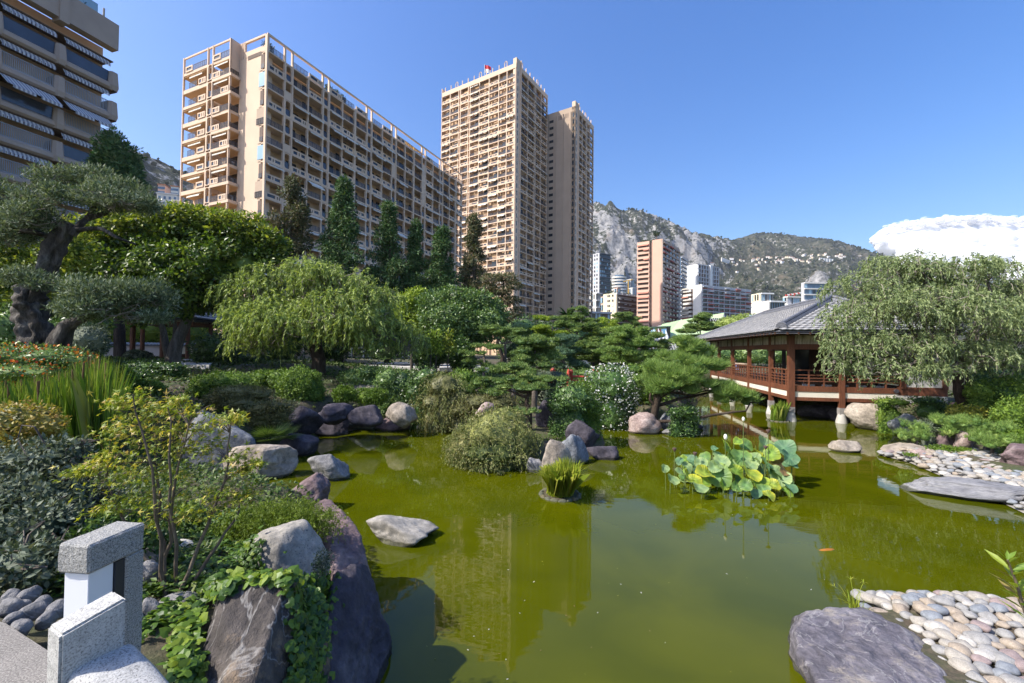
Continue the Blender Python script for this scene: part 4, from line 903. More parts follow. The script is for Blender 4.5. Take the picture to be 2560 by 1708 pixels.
rockp("tall dark brown rock under the island pine", 1228, 1290, 912, 985, RDP, 21, .5, .7)
rockp("rounded pink boulder at the water's edge beside the grass tuft", 1441, 1518, 946, 998, RPK, 22, 0, .8, cuts=14, lo=.75)
rockp("grey boulder behind the pink one with lichen flecks", 1512, 1562, 940, 990, RGB_, 23, .05, .8)
rockp("small flat grey stone at the foot of the pink boulder", 1520, 1562, 984, 1000, RG, 24, 0, .7, .1)
rockp("dark shaded rock below the white flowering shrub", 1382, 1445, 950, 978, RDP, 25, 0, .8)
rockp("low dark rock tip in the water under the overhanging pine", 1566, 1612, 968, 986, RDP, 26, 0, .7, .1)
# back wall
wall = [("dark flat topped rock at the start of the shaded shore wall", 640, 728, 994, 1050, RDP, 0), ("broad dark wedge rock with a white waterline in the shore wall", 700, 800, 945, 1003, RDP, 0), ("blue grey wedge rock with a white waterline in the shore wall", 790, 872, 938, 990, RGB_, 0), ("lit lumpy rock low at the waterline of the shore wall", 862, 945, 958, 990, RP, 0),
        ("long brown rock under the pair of clipped shrubs", 800, 880, 928, 962, RDP, .9), ("big sun flecked brown boulder in the shore wall", 880, 955, 922, 968, RT, .7), ("brown capstone next to the dark round shrub", 730, 812, 925, 958, RDP, .95), ("dark rock behind the fan palm in the shore wall", 650, 740, 930, 985, RDP, .6),
        ("shaded grey rock under the weeping shrubs", 950, 1030, 955, 985, RGB_, 0), ("small shaded rock near the island along the back shore", 1020, 1090, 945, 975, RDP, 0), ("dim rock behind the spreading island shrub", 1085, 1170, 940, 970, RDP, 0), ("dim low rock between island and back shore", 1170, 1260, 930, 965, RDP, 0)]
for k, (lab, a, b_, c_, d_, mm, z) in enumerate(wall): rockp(lab, a, b_, c_, d_, mm, 40 + k, z, .7, .4)
g = random.Random(5)
for k in range(16):
    x = g.uniform(735, 930); q = G(x, g.uniform(958, 985), .12); rock("small pale stone wedged between the big rocks of the shore wall", (q[0], q[1] + .35, g.uniform(.05, .4)), (S(16, q[1]), .3, S(13, q[1])), RT if k % 2 else RG, 200 + k, g.uniform(0, 3), "stone", None, "wedge stones of the shore wall", sub=3, cuts=12, lo=.8)
# left bank
rockp("huge blue grey boulder behind the young maple", 404, 592, 942, 1088, RGB_, 60, 0, .55, .3, cuts=8)
rockp("flat topped tan boulder in the water beside the huge blue grey one", 512, 674, 1020, 1104, RT, 61, 0, .5, .2, cuts=7, flat=.45)
rockp("standing bluish stone among the mound shrubs", 367, 411, 851, 912, RGB_, 62, 1.3, .7)
rockp("dark rounded rock beyond the standing bluish stone", 350, 400, 838, 872, RG, 63, 1.6, .7)
rockp("long shaded rock wall under the feathery pale tree", 420, 560, 835, 880, RDP, 64, 1.6, .4)
rockp("shaded bluish rock below the feathery pale tree's trunk", 540, 640, 835, 880, RGB_, 65, 1.5, .5)
rockp("grey rock behind the dark round clipped shrub", 738, 772, 862, 888, RG, 66, 1.5, .7); rockp("second grey rock behind the dark round clipped shrub, lower", 738, 770, 880, 905, RG, 67, 1.4, .7)
rockp("rough pale rock behind the pair of clipped shrubs", 790, 890, 876, 905, RT, 68, 1.45, .4)
rockp("low blue grey stone in the shadow of the reeds", 170, 240, 1115, 1150, RGB_, 69, 1.0, .6)
rockp("sliver of blue stone under the leathery leaf shrub", 100, 160, 1240, 1275, RGB_, 70, 1.4, .6)
# foreground cluster
c = G(838, 1400, .0)
hull("tall dark purple boulder rising from the water in front", AP([(772, 1312, 5.25), (842, 1296, 5.7), (868, 1370, 5.65), (889, 1440, 5.6), (886, 1500, 5.3), (858, 1585, 4.95), (765, 1650, 4.05), (748, 1480, 4.45), (752, 1380, 4.8)]) + [np.array([-1.3, 5.6, -.5]), np.array([-2.6, 6.2, -.3]), np.array([-2.4, 4.6, -.3])], RDP, 86, 6, .05)
hull("reddish purple boulder behind the tall dark one", AP([(716, 1165, 6.6), (748, 1142, 6.8), (800, 1186, 6.35), (838, 1262, 5.95), (846, 1330, 5.6), (768, 1330, 5.15), (735, 1240, 5.9)]) + [np.array([-2.9, 6.4, -.3]), np.array([-1.9, 6.4, -.4]), np.array([-2.6, 7.4, -.3])], RP, 85, 6, .05)
q_ = A(664, 1290, 4.75); rock("rounded grey granite boulder with dappled shade above the ivy", (q_[0], 4.75, 1.0), (.86, .8, .90), RGR, 82, 0, cuts=16, lo=.8, rough=.05, sub=6)
hull("tilted slate slab leaning towards the viewer in front", AP([(512, 1348, 3.15), (664, 1326, 3.2), (548, 1660, 2.5), (415, 1660, 2.65), (705, 1660, 2.95), (540, 1336, 3.65), (682, 1326, 3.7), (420, 1600, 3.5), (730, 1600, 3.6)]), RS, 83, 6, .022, nf=4)
hull("dark slate slab standing behind the tilted one under the ivy", AP([(690, 1345, 3.7), (745, 1400, 3.8), (752, 1660, 3.2), (670, 1660, 3.1), (680, 1350, 4.2), (760, 1420, 4.3), (700, 1640, 4.0)]), RS, 84, 5, .04)
hull("grey slate shoulder behind the tilted slab, ivy on its edge", AP([(498, 1335, 3.5), (545, 1322, 3.6), (470, 1440, 3.4), (420, 1560, 3.3), (520, 1560, 3.2), (480, 1340, 4.0), (550, 1330, 4.0), (430, 1500, 4.0)]), RS, 87, 5, .035)
rockp("long pale rock behind the feathery fern", 470, 610, 1166, 1215, RT, 88, 1.0, .5, .3, cuts=8)
rockp("oval pinkish cobble lying above the ivy", 517, 575, 1238, 1278, RPK, 89, 1.28, .7, .05, cuts=18, lo=.9, rough=.02, name="stone")
rockp("pale angular stone below the maple stems", 426, 500, 1330, 1380, RT, 90, 1.5, .8, .05, cuts=9, name="stone")
st = [("white rounded stone against the granite railing post", 276, 326, 1420, 1455, 1.78, 1), ("broad flat white stone behind the granite handrail", 278, 358, 1440, 1492, 1.72, 1), ("white domed stone nearest the granite handrail", 286, 376, 1470, 1535, 1.62, 1), ("round white stone half under ivy between handrail and slate", 392, 446, 1454, 1490, 1.62, 1),
      ("small grey stone beside the lantern foot", 322, 366, 1395, 1430, 1.78, 0), ("low flat dark grey stone by the ivy edge", 365, 452, 1400, 1425, 1.68, 0), ("flat grey paving stone below the ivy edge", 360, 440, 1440, 1480, 1.6, 0), ("grey stone under the maple stems", 318, 364, 1300, 1335, 1.82, 0), ("mauve stone in leaf shade above the ivy", 452, 520, 1294, 1325, 1.5, 2),
      ("grey stone behind the lantern among leaves", 325, 372, 1270, 1300, 1.85, 0), ("whitish stone beneath the maple branches", 378, 448, 1250, 1285, 1.5, 1), ("small cream stone at the path edge of the ivy", 390, 430, 1385, 1412, 1.68, 1), ("pale stone on the ivy slope below the cobble", 520, 556, 1310, 1332, 1.4, 1)]
SM = [RG, rockmat("pale_river_stone", (.40, .37, .32), (.58, .55, .49), (.70, .67, .61), 1.3, bs=.25), RP]
for k, (lab, a, b_, c_, d_, z, mi) in enumerate(st): rockp(lab, a, b_, c_, d_, SM[mi], 110 + k, z, .8, .08, cuts=14, lo=.72, rough=.045, name="stone")
for k in range(16):
    x, y = [(6, 1398), (35, 1390), (62, 1405), (20, 1420), (95, 1420), (118, 1400), (50, 1372), (85, 1385), (140, 1392), (10, 1372), (30, 1445), (470, 1225), (500, 1215), (440, 1230), (350, 1490), (385, 1520)][k]
    z = 2.16 if x < 200 else 1.35 if y < 1300 else 1.6
    if x < 200: q = G(x, y, 2.19); ws = S(random.Random(k).uniform(34, 58), q[1]); rock("rounded grey edging stone of the path, " + ("second", "third", "fourth", "front row, first", "fifth", "sixth", "back row, first", "back row, second", "seventh beside the lantern", "back row, outermost", "front row, nearest the viewer")[k] + " along", (q[0], q[1] + ws * .3, 2.11), (ws, ws * .75, ws * .42 + .06), SM[0], 140 + k, .3 * k, "stone", None, "edging stones of the path", cuts=16, lo=.75, rough=.05, sub=4)
    else: rockp("small pale stone half hidden in the ivy slope, " + ("uppermost", "next below the uppermost", "beside the maple", "close to the handrail", "lowest by the slate")[k - 11], x - 22, x + 22, y - 10, y + 12, SM[k % 2], 140 + k, z, .8, .12, cuts=18, lo=.85, rough=.03, name="stone", sub=4, group="pale stones in the ivy")
# far right shore
rs = [("big pale tan boulder under the pavilion deck", 1945, 2045, 925, 990, RT, 0), ("dark smooth rock under the pavilion deck between its posts", 1835, 1925, 928, 962, RDP, 0), ("second dark rock under the pavilion deck near the tan boulder", 1905, 1960, 935, 968, RDP, 0), ("long dark boulder on the bank below the white wall", 2022, 2105, 912, 958, RDP, .45), ("rounded brown rock right beside the long dark boulder", 2100, 2142, 918, 950, RT, .5),
      ("grey cracked boulder at the waterline of the bank", 2042, 2100, 948, 1002, RGB_, .0), ("pinkish rock between tan boulder and grey cracked one", 2010, 2045, 938, 985, RPK, 0), ("mauve boulder under the willow trunk", 2165, 2225, 922, 960, RP, .8), ("pale rock behind the low pines", 2195, 2240, 990, 1030, RPK, .4), ("small grey rock among the low pines", 2110, 2150, 950, 968, RG, .5),
      ("grey pinkish boulder under the middle low pine", 2150, 2190, 985, 1025, RP, .35), ("long low pale rock edging the cobble beach", 2025, 2150, 1018, 1050, RT, .1), ("pinkish flat rock below the middle low pine", 2095, 2140, 1030, 1048, RPK, .25), ("purple boulder at the end of the cobble beach", 2302, 2400, 1020, 1078, RP, .35), ("dark upright stone between cobbles and clipped hedge", 2255, 2275, 1012, 1032, RDP, .4)]
for k, (lab, a, b_, c_, d_, mm, z) in enumerate(rs): rockp(lab, a, b_, c_, d_, mm, 160 + k, z, .7, .3)
rock("long layered grey slate rock lying along the cobble beach", (*(G(2250, 1150, 0)[:2] + [0, .35]), -.2), (2.75, 1.15, .62), RSL, 181, R(-24), cuts=10, lo=.5, rough=.08, sub=6, flat=.5)
hull("big lilac grey slate boulder beside the near cobble beach", [G(x, y, .40 + z) for x, y, z in ((1852, 1404, .05), (1985, 1398, .02), (2080, 1452, .06), (2150, 1532, .05), (2170, 1660, .05), (2010, 1740, .1), (1890, 1620, .02), (1836, 1500, .05))] + [G(x, y, -.15) for x, y in ((1812, 1425), (1806, 1500), (1846, 1580), (1930, 1680), (2020, 1800), (2220, 1640), (2160, 1480), (1990, 1390))], RBS, 192, 6, .06, nf=2.3)

# ---- cobble beaches
CB = [rockmat("cobble_%s" % n, tuple(v * .72 for v in c), c, tuple(min(1, v * 1.25) for v in c), 4, bs=.2, bd=.01) for n, c in (("white", (.44, .42, .385)), ("grey", (.29, .285, .275)), ("blue", (.225, .245, .27)), ("tan", (.34, .285, .225)), ("mauve", (.285, .225, .215)), ("pale", (.35, .325, .285)))]
cobm = []
for k in range(14):
    V, F = rock_mesh((1, 1, 1), 300 + k, cuts=16, lo=.72, rough=.05, sub=3, soft=14); cobm.append([Buf().add(V, F).mesh("cobble", mm, True) for mm in CB])
MORT = plain("beach_mortar", (.26, .24, .21), .95, .2, 6, .5, .01)
def beach(label, poly, z, size, n, seed, lim, slope=None):
    poly = np.array(poly); g = np.random.default_rng(seed); lo, hi = poly.min(0), poly.max(0)
    def inside(p):
        r = False
        for a, b in zip(poly, np.roll(poly, -1, 0)):
            if (a[1] > p[1]) != (b[1] > p[1]) and p[0] < (b[0] - a[0]) * (p[1] - a[1]) / (b[1] - a[1]) + a[0]: r = not r
        return r
    def edge(p):
        best = 9
        for a, b in zip(poly, np.roll(poly, -1, 0)):
            e = b - a; t_ = np.clip(np.dot(p - a, e) / np.dot(e, e), 0, 1); best = min(best, np.linalg.norm(p - a - t_ * e))
        return best
    zf = lambda p: z * min(1, .25 + edge(p) / .8)
    pts = []; tries = 0
    while len(pts) < n and tries < 30000:
        tries += 1; p = lo + (hi - lo) * g.random(2)
        if inside(p) and all((p[0] - q[0]) ** 2 + (p[1] - q[1]) ** 2 > (size * .74) ** 2 for q in pts): pts.append(p)
    bt = tag(Buf().add([(*p, .02) for p in poly] + [(*(poly.mean(0)), z)], [[i, (i + 1) % len(poly), len(poly)] for i in range(len(poly))]).obj("cobble_beach", MORT), kind="structure")
    pts.sort(key=lambda p: p[0] ** 2 + p[1] ** 2); rest = Buf()
    for i, p in enumerate(pts):
        s_ = size * g.uniform(.62, 1.18) * g.uniform(.9, 1.22, 3) * [1.12, .95, .62]; k = g.integers(14); mm = g.choice(6, p=[.13, .27, .15, .19, .05, .21])
        if i < lim: link("cobble", cobm[k][mm], bt, (p[0], p[1], zf(p) + .02), g.uniform(0, 3.1), tuple(s_))
        else:
            V, F = rock_mesh(s_, 300 + k, cuts=22, lo=.88, rough=.02, sub=2); rest.add(rotz(V, g.uniform(0, 3)) + [p[0], p[1], zf(p) + .02], F, int(mm))
    if rest.n: tag(rest.obj("far_cobbles", CB, bt, True), kind="stuff")
    return bt
g0 = lambda *a: G(*a)[:2]
beach("", [g0(1975, 1384), g0(2150, 1380), g0(2250, 1388), g0(2350, 1415), g0(2480, 1450), np.array([6.9, 4.2]), np.array([4.4, 3.6]), np.array([3.9, 4.1]), g0(1985, 1450)], .36, .195, 620, 3, 295)
beach("", [g0(2015, 1045), g0(2085, 1062), g0(2160, 1094), g0(2250, 1132), g0(2350, 1180), g0(2500, 1200), g0(2500, 1080), g0(2350, 1042), g0(2250, 1034), g0(2100, 1034)], .3, .235, 560, 4, 290)

# ---- granite railing end, lantern, handrail and path at the viewer's side
m, t, p, o = newmat("speckled_granite"); v = coords(t); n1 = noise(t, v, 190, 3, .6); n2 = noise(t, v, 260, 2, .5); n3 = noise(t, v, 22, 4, .7)
c = ramp(t, [(.34, (.20, .197, .19)), (.46, (.42, .415, .40)), (.7, (.56, .555, .535))], n1); c = mixc(t, c, (.06, .06, .065), ramp(t, [(.62, (0, 0, 0)), (.70, (.85, .85, .85))], n2)); c = mixc(t, c, ramp(t, [(.3, (.75, .75, .74)), (.7, (1.08, 1.07, 1.05))], n3), 1.0, 'MULTIPLY')
t.links.new(c, p.inputs[0]); p.inputs["Roughness"].default_value = .75; bump(t, p, n1, .35, .004); GRAN = m
m, t, p, o = newmat("rough_granite"); v = coords(t); n1 = noise(t, v, 160, 4, .65); n2 = noise(t, v, 230, 2, .5); n4 = noise(t, v, 60, 5, .7)
c = ramp(t, [(.36, (.15, .15, .14)), (.48, (.33, .325, .305)), (.7, (.50, .49, .465))], n1); c = mixc(t, c, (.05, .05, .05), ramp(t, [(.60, (0, 0, 0)), (.67, (1, 1, 1))], n2)); t.links.new(c, p.inputs[0]); p.inputs["Roughness"].default_value = .9; bump(t, p, n4, 1.0, .012); GRANR = m
def bevbox(name, d, mat, par, c, rz=0, bv=.012, seg=2, rough=0, seed=0):
    b = bmesh.new(); bmesh.ops.create_cube(b, size=1)
    for v_ in b.verts: v_.co = Vector([v_.co[i] * d[i] for i in range(3)])
    bmesh.ops.bevel(b, geom=b.edges[:], offset=bv, segments=seg, affect='EDGES')
    if rough: 
        bmesh.ops.subdivide_edges(b, edges=b.edges[:], cuts=5, use_grid_fill=True)
        co = np.array([v_.co[:] for v_ in b.verts]); q = rough * fbm(co * 22, seed, 3)
        for v_, k in zip(b.verts, q): v_.co += v_.co.normalized() * float(k)
    me = bpy.data.meshes.new(name); b.to_mesh(me); b.free(); me.materials.append(mat)
    o = link(name, me, par, c, rz); return o
# lantern
lx, ly = A(236, 1300, 1.98)[:2]; la = R(84); LZ0 = 2.02
ln = thing("garden_lantern", "granite garden lantern with a hooked cap over a white lamp panel", "lantern", (lx, ly, LZ0), la)
zt = A(232, 1222, 1.98)[2] - LZ0; ch = .125
bevbox("upright", (.088, .15, zt - ch - .002), GRANR, ln, (.085, 0, (zt - ch) / 2), 0, .007, 1, .003, 1)
bevbox("cap", (.255, .152, ch), GRANR, ln, (.002, 0, zt - ch / 2), 0, .009, 1, .003, 2)
bevbox("base", (.16, .14, .14), GRANR, ln, (-.04, 0, .07), 0, .008, 1, .003, 3)
m, t, p, o = newmat("opal_lamp_panel"); p.inputs[0].default_value = (.74, .75, .78, 1); p.inputs["Roughness"].default_value = .35; OPAL = m
hz_ = zt - ch; bevbox("lamp_panel", (.105, .118, hz_ - .145), OPAL, ln, (-.056, 0, .142 + (hz_ - .145) / 2), 0, .003, 1)
DKM = plain("dark_metal_frame", (.03, .032, .04), .4, .1, 5); bx("lamp_frame", ln, (.018, -.002, .142 + (hz_ - .145) / 2), (.04, .13, hz_ - .147), DKM)
# post and handrail
px_, py_ = A(200, 1500, 1.20)[:2]; ra = R(62)
rl = thing("stone_railing", "speckled granite end post with sloped top and rounded handrail", "railing", (px_, py_, 1.9), ra)
zp = A(200, 1405, 1.22)[2] - 1.9
b = bmesh.new(); bmesh.ops.create_cube(b, size=1)
for v_ in b.verts:
    top = v_.co.z > 0; v_.co = Vector((v_.co.x * .135, v_.co.y * .085, (zp + (.03 if v_.co.x > 0 else -.0)) if top else 0))
bmesh.ops.bevel(b, geom=b.edges[:], offset=.006, segments=2, affect='EDGES'); me = bpy.data.meshes.new("post"); b.to_mesh(me); b.free(); me.materials.append(GRAN); link("post", me, rl)
b = Buf(); prof = []
for k in range(16):
    th = k / 16 * 2 * math.pi; prof.append((.075 * abs(math.cos(th)) ** .6 * math.copysign(1, math.cos(th)), .05 * abs(math.sin(th)) ** .6 * math.copysign(1, math.sin(th))))
Ph = [(.02, -.04), (.025, -.15), (.02, -.3), (.01, -.5), (-.02, -.85)]; n = 16; V = []
for k, (x, y) in enumerate(Ph):
    d = np.array(Ph[min(k + 1, 4)]) - np.array(Ph[max(k - 1, 0)]); d = d / np.linalg.norm(d); s_ = np.array([d[1], -d[0]])
    for a_, z_ in prof: V.append((x + s_[0] * a_, y + s_[1] * a_, zp - .15 + z_ - .024 * k))
b.add(V, [[k * n + j, k * n + (j + 1) % n, (k + 1) * n + (j + 1) % n, (k + 1) * n + j] for k in range(4) for j in range(n)]); b.add(V[:n], [list(range(n))]); b.add(V[-n:], [list(range(n))])
ho = b.obj("handrail", GRAN, rl, True)
# path
m, t, p, o = newmat("path_aggregate"); v = worldpos(t); n1 = noise(t, v, 130, 3, .6); n2 = noise(t, v, 3, 4)
t.links.new(mixc(t, ramp(t, [(.35, (.10, .09, .08)), (.5, (.20, .185, .165)), (.68, (.36, .33, .30))], n1), ramp(t, [(.3, (.75, .75, .75)), (.7, (1.1, 1.1, 1.1))], n2), 1.0, 'MULTIPLY'), p.inputs[0]); p.inputs["Roughness"].default_value = .9; bump(t, p, n1, .5, .004)
b = Buf(); b.add([(-7, .2, 2.2), (-.85, .2, 2.2), (-1.0, 1.35, 2.2), (-1.55, 1.7, 2.2), (-2.2, 2.2, 2.2), (-2.9, 2.52, 2.2), (-7, 3.6, 2.2)], [[0, 1, 2, 3, 4, 5, 6]]); tag(b.obj("path", m), kind="structure")
b = Buf(); b.tube([(-3.0, 1.95, 2.212), (-1.35, 1.0, 2.212), (-1.0, .8, 2.212)], .012, 6); tag(b.obj("path_joint", plain("rusty_strip", (.10, .05, .035), .8)), kind="structure")
# far stone slabs: footbridge and terrace edge
SLABM = plain("pale_granite_slab", (.52, .50, .46), .8, .1, 1.5, .2, .01)
def slabp(name, label, pts, z, th, cat="slab", mat=SLABM):
    q = np.array([G(x, y, z) for x, y in pts]); o = thing(name, label, cat, tuple(q.mean(0))); b = Buf(); prism(b, q - q.mean(0), (0, 0, -th)); b.obj("slab", mat, o); return o
slabp("stone_table", "pale stone slab bench seen through the weeping branches", [(806, 838), (905, 840), (985, 832), (880, 831)], 2.35, .25, "bench"); slabp("stone_coping", "long pale stone coping behind the weeping shrubs", [(900, 842), (1120, 846), (1125, 840), (985, 833)], 2.3, .3, "coping")
slabp("terrace_floor", "", [(255, 832), (480, 838), (500, 824), (260, 818)], 2.75, .25); bpy.data.objects["terrace_floor"]["kind"] = "structure"; 
for nm in ("terrace_floor",):
    o_ = bpy.data.objects[nm]
    for k_ in ("label", "category"):
        if k_ in o_: del o_[k_]
# ================================================================== PAVILION, KIOSK, RED BRIDGE
def woodmat(name, a, b_, sc=(1.2, 1.2, 9), rough=.65):
    m, t, p, o = newmat(name); v = worldpos(t); mp = nd(t, "Mapping"); mp.inputs["Scale"].default_value = (9, 9, 1.2); t.links.new(v, mp.inputs[0])
    n1 = noise(t, mp.outputs[0], 2.2, 6, .65, .6); n2 = noise(t, v, .7, 4)
    c = mixc(t, ramp(t, [(.35, a), (.68, b_)], n1), ramp(t, [(.35, (.72, .72, .72)), (.65, (1.12, 1.1, 1.08))], n2), 1.0, 'MULTIPLY'); t.links.new(c, p.inputs[0]); p.inputs["Roughness"].default_value = rough; bump(t, p, n1, .25, .006); return m
REDW_ = woodmat("red_brown_timber", (.105, .036, .016), (.205, .072, .033)); DKW = woodmat("dark_timber", (.05, .022, .012), (.11, .048, .026))
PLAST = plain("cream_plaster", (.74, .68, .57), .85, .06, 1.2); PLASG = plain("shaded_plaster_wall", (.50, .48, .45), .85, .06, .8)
m, t, p, o = newmat("stained_plaster"); v = worldpos(t); mp = nd(t, "Mapping"); mp.inputs["Scale"].default_value = (6, 6, 1.0); t.links.new(v, mp.inputs[0])
t.links.new(ramp(t, [(.38, (.22, .18, .13)), (.55, (.48, .41, .31)), (.7, (.60, .53, .42))], noise(t, mp.outputs[0], 1.4, 5, .7)), p.inputs[0]); p.inputs["Roughness"].default_value = .9; STPL = m
FOOT = plain("pale_concrete_foot", (.46, .44, .41), .9, .15, 4, .3, .01); FOOTD = plain("wet_concrete", (.27, .25, .24), .85, .2, 6)
TILE = [rockmat("roof_tile_%s" % n, tuple(.7 * q for q in c), c, tuple(1.25 * q for q in c), 5, bs=.25, bd=.01) for n, c in (("ash", (.34, .34, .345)), ("slate", (.30, .305, .315)), ("pale", (.38, .375, .375)))]
RIDGE_M = plain("ridge_tile", (.13, .135, .155), .6, .2, 3, .3, .01)
yaw = math.atan2(-.2, .98)
pc = A(1977 / K, 812, 24.3)[:2]; pv = thing("tea_pavilion", "red timber tea pavilion on posts over the pond with grey tiled hip roof", "pavilion", (pc[0], pc[1], 0), yaw)
FW, FD = 7.3, 17.7; ZF, ZR, ZE = 1.95, 2.87, 4.95
def tbox(nm, x0, x1, y0, y1, z0, z1, mt, par=None): return bx(nm, par or pv, ((x0 + x1) / 2, (y0 + y1) / 2, (z0 + z1) / 2), (x1 - x0, y1 - y0, z1 - z0), mt)
SW = 5.3
tbox("deck", .05, FW, .05, FD, ZF - .22, ZF - .05, DKW)
lp = [0, 2.9, 6.9, 10.9, 14.9, 17.6]; hw = .11
def post(x, y, w=.13, foot=True, top=ZE - .1):
    o = tbox("post", x - w, x + w, y - w, y + w, .8 if foot else ZF, top, REDW_)
    if foot:
        b = Buf(); b.box((0, 0, 0), (.30, .30, .34)); 
        link("stone_foot", b.mesh("stone_foot", FOOTD), pv, (x, y, .66)); b = Buf(); b.tube([(0, 0, -.6), (0, 0, .1), (0, 0, .42), (0, 0, .5)], [.3, .27, .19, .17], 10); link("stone_foot", b.mesh("stone_foot", FOOT, True), pv, (x, y, 0))
for y in lp: post(0, y, .15 if y == 0 else .11)
for x in (2.5,): post(x, 0)
post(SW + .1, 0, .12, False); post(FW, -.0, .12, False, 4.9)
# floor edge beams and plaster strip: front (y=0) and side (x=0)
for nm, z0, z1, mt, pr in (("edge_beam", ZF - .28, ZF + .02, REDW_, .06), ("sill_beam", 1.17, 1.36, REDW_, .06)):
    tbox(nm, .12, SW, -pr, pr, z0, z1, mt); tbox(nm, -pr, pr, .12, FD, z0, z1, mt)
for a, b_ in zip(lp[:-1], lp[1:]): tbox("plaster_strip", -.03, .03, a + .12, b_ - .12, 1.36, ZF - .28, PLAST)
for a, b_ in ((0, 2.5), (2.5, SW)): tbox("plaster_strip", a + .12, b_ - .12, -.03, .03, 1.36, ZF - .28, PLAST)
# railings
def railrun(x0, y0, x1, y1, n):
    for z, h in ((ZR - .04, .07), (ZR - .30, .05), (ZR - .47, .05), (ZR - .64, .05)):
        tbox("rail", min(x0, x1) - (.03 if x0 == x1 else 0), max(x0, x1) + (.03 if x0 == x1 else 0), min(y0, y1) - (.03 if y0 == y1 else 0), max(y0, y1) + (.03 if y0 == y1 else 0), z, z + h, REDW_)
    for k in range(1, n):
        f_ = k / n; x, y = x0 + (x1 - x0) * f_, y0 + (y1 - y0) * f_; tbox("baluster", x - .035, x + .035, y - .035, y + .035, ZF, ZR - .02, REDW_)
for a, b_ in zip(lp[:-1], lp[1:]): railrun(0, a + .11, 0, b_ - .11, 7 if b_ - a > 3 else 5)
railrun(.15, 0, 2.4, 0, 3); railrun(2.6, 0, SW, 0, 4)
for a in (0.3, 8, 14): railrun(SW, a + 1, SW, a + 4.5, 5)
# lintel, frieze panels, corbels
tbox("lintel", -.09, .09, .1, FD, 4.02, 4.32, REDW_); tbox("lintel", .1, FW, -.09, .09, 4.02, 4.32, REDW_)
tbox("plate", -.08, .08, -.05, FD, 4.86, 4.98, DKW); tbox("plate", .0, FW, -.08, .08, 4.86, 4.98, DKW)
y = .12
while y < FD - 1: tbox("frieze_panel", -.04, .04, y + .05, min(y + 1.95, FD), 4.32, 4.86, STPL); tbox("frieze_stud", -.06, .06, y - .05, y + .05, 4.32, 4.86, DKW); y += 2.0
tbox("frieze_panel", .12, 2.5, -.04, .04, 4.32, 4.86, STPL); tbox("frieze_panel", 2.6, FW, -.04, .04, 4.32, 4.86, PLAST)
for y in lp[:-1]:
    for s_ in (1, -1):
        if y + s_ * .3 > 0: tbox("corbel", -.07, .07, y + s_ * .12 if s_ > 0 else y - .42, y + .42 if s_ > 0 else y - .12, 3.93, 4.02, DKW)
# inner room: posts, dark wall boxes, white wall at the far right end
for y in (3, 7, 11, 15, 17.4): tbox("inner_post", SW - .12, SW + .12, y - .12, y + .12, ZF, 4.6, DKW)
tbox("inner_wall", 2.6, SW, 4.2, 4.35, ZF, 4.5, DKW); tbox("inner_screen", 1.6, 2.6, 4.0, 4.15, ZF, 4.2, GLASS); tbox("inner_screen", 4.0, 5.2, 1.8, 1.9, ZF, 4.3, GLASS)
tbox("inner_lintel", SW - .1, SW + .1, 0.2, FD, 4.0, 4.3, DKW); tbox("ceiling", .1, FW, .1, FD, 4.84, 4.9, DKW)
tbox("low_bench", 1.0, 4.4, .5, .9, ZF, ZF + .4, DKW)
for k in range(5): tbox("cushion", .9 + k * .85, 1.4 + k * .85, .45, .8, ZF + .0, ZF + .1, plain("pale_cushion_%d" % k, (.45, .47, .52), .9))
tbox("reading_board", .05, .75, 8.2, 10.4, ZR + .05, ZR + .12, TANW); tbox("reading_board_leg", .3, .4, 9.2, 9.3, ZF, ZR + .05, TANW)
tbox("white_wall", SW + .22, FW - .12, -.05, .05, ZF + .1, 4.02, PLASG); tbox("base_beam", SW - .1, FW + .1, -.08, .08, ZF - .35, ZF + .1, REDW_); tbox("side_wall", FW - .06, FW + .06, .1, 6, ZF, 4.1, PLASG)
for k in range(7): tbox("base_stone", SW - .4 + k * .36, SW - .06 + k * .36, -.1, .2, ZF - .72, ZF - .36, FOOT)
tbox("step_slab", SW + .6, FW + .9, -.55, -.1, ZF - 1.0, ZF - .8, FOOT); tbox("foundation", SW - .6, FW, .3, 4, .2, ZF - .3, FOOTD)
b = Buf(); b.tube([(0, -.02, 0), (0, .06, 0)], .11, 12); link("round_lamp", b.mesh("round_lamp", RAILM), pv, (SW - .25, -.14, ZF - .12))
# roof
ov = 1.15; rx0, rx1, ry0, ry1 = -ov, FW + .25, -ov, FD + ov; rm_ = 3.45; za = 7.05; za_y0, za_y1 = 3.1, FD - 3.6
c_ = np.array([(rx0, ry0, ZE + .02), (rx1, ry0, ZE + .02), (rx1, ry1, ZE + .02), (rx0, ry1, ZE + .02), (rm_, za_y0, za), (rm_, za_y1, za)])
b = Buf(); b.add(c_, [[0, 1, 4]]); b.add(c_, [[0, 4, 5, 3]]); b.add(c_, [[1, 2, 5, 4]]); b.add(c_, [[2, 3, 5]]); lowr = c_ - [0, 0, .1]; b.add(lowr, [[4, 1, 0]]); b.add(lowr, [[3, 5, 4, 0]]); b.add(lowr, [[4, 5, 2, 1]]); b.add(lowr, [[5, 3, 2]])
rf = b.obj("roof", RIDGE_M, pv)
g = random.Random(2); TLM = []
for mt in TILE:
    q = Buf(); n = 6
    prof = [(-.5 + k / n, .018 * math.cos(k / n * math.pi * 2) + .03) for k in range(n + 1)]
    V = [(x, -.5, z + .055) for x, z in prof] + [(x, .5, z) for x, z in prof] + [(x, -.5, z + .0) for x, z in prof]
    q.add(V, [[k, k + 1, n + 2 + k, n + 1 + k] for k in range(n)] + [[2 * n + 2 + k, 2 * n + 3 + k, k + 1, k] for k in range(n)]); TLM.append(q.mesh("tile", mt))
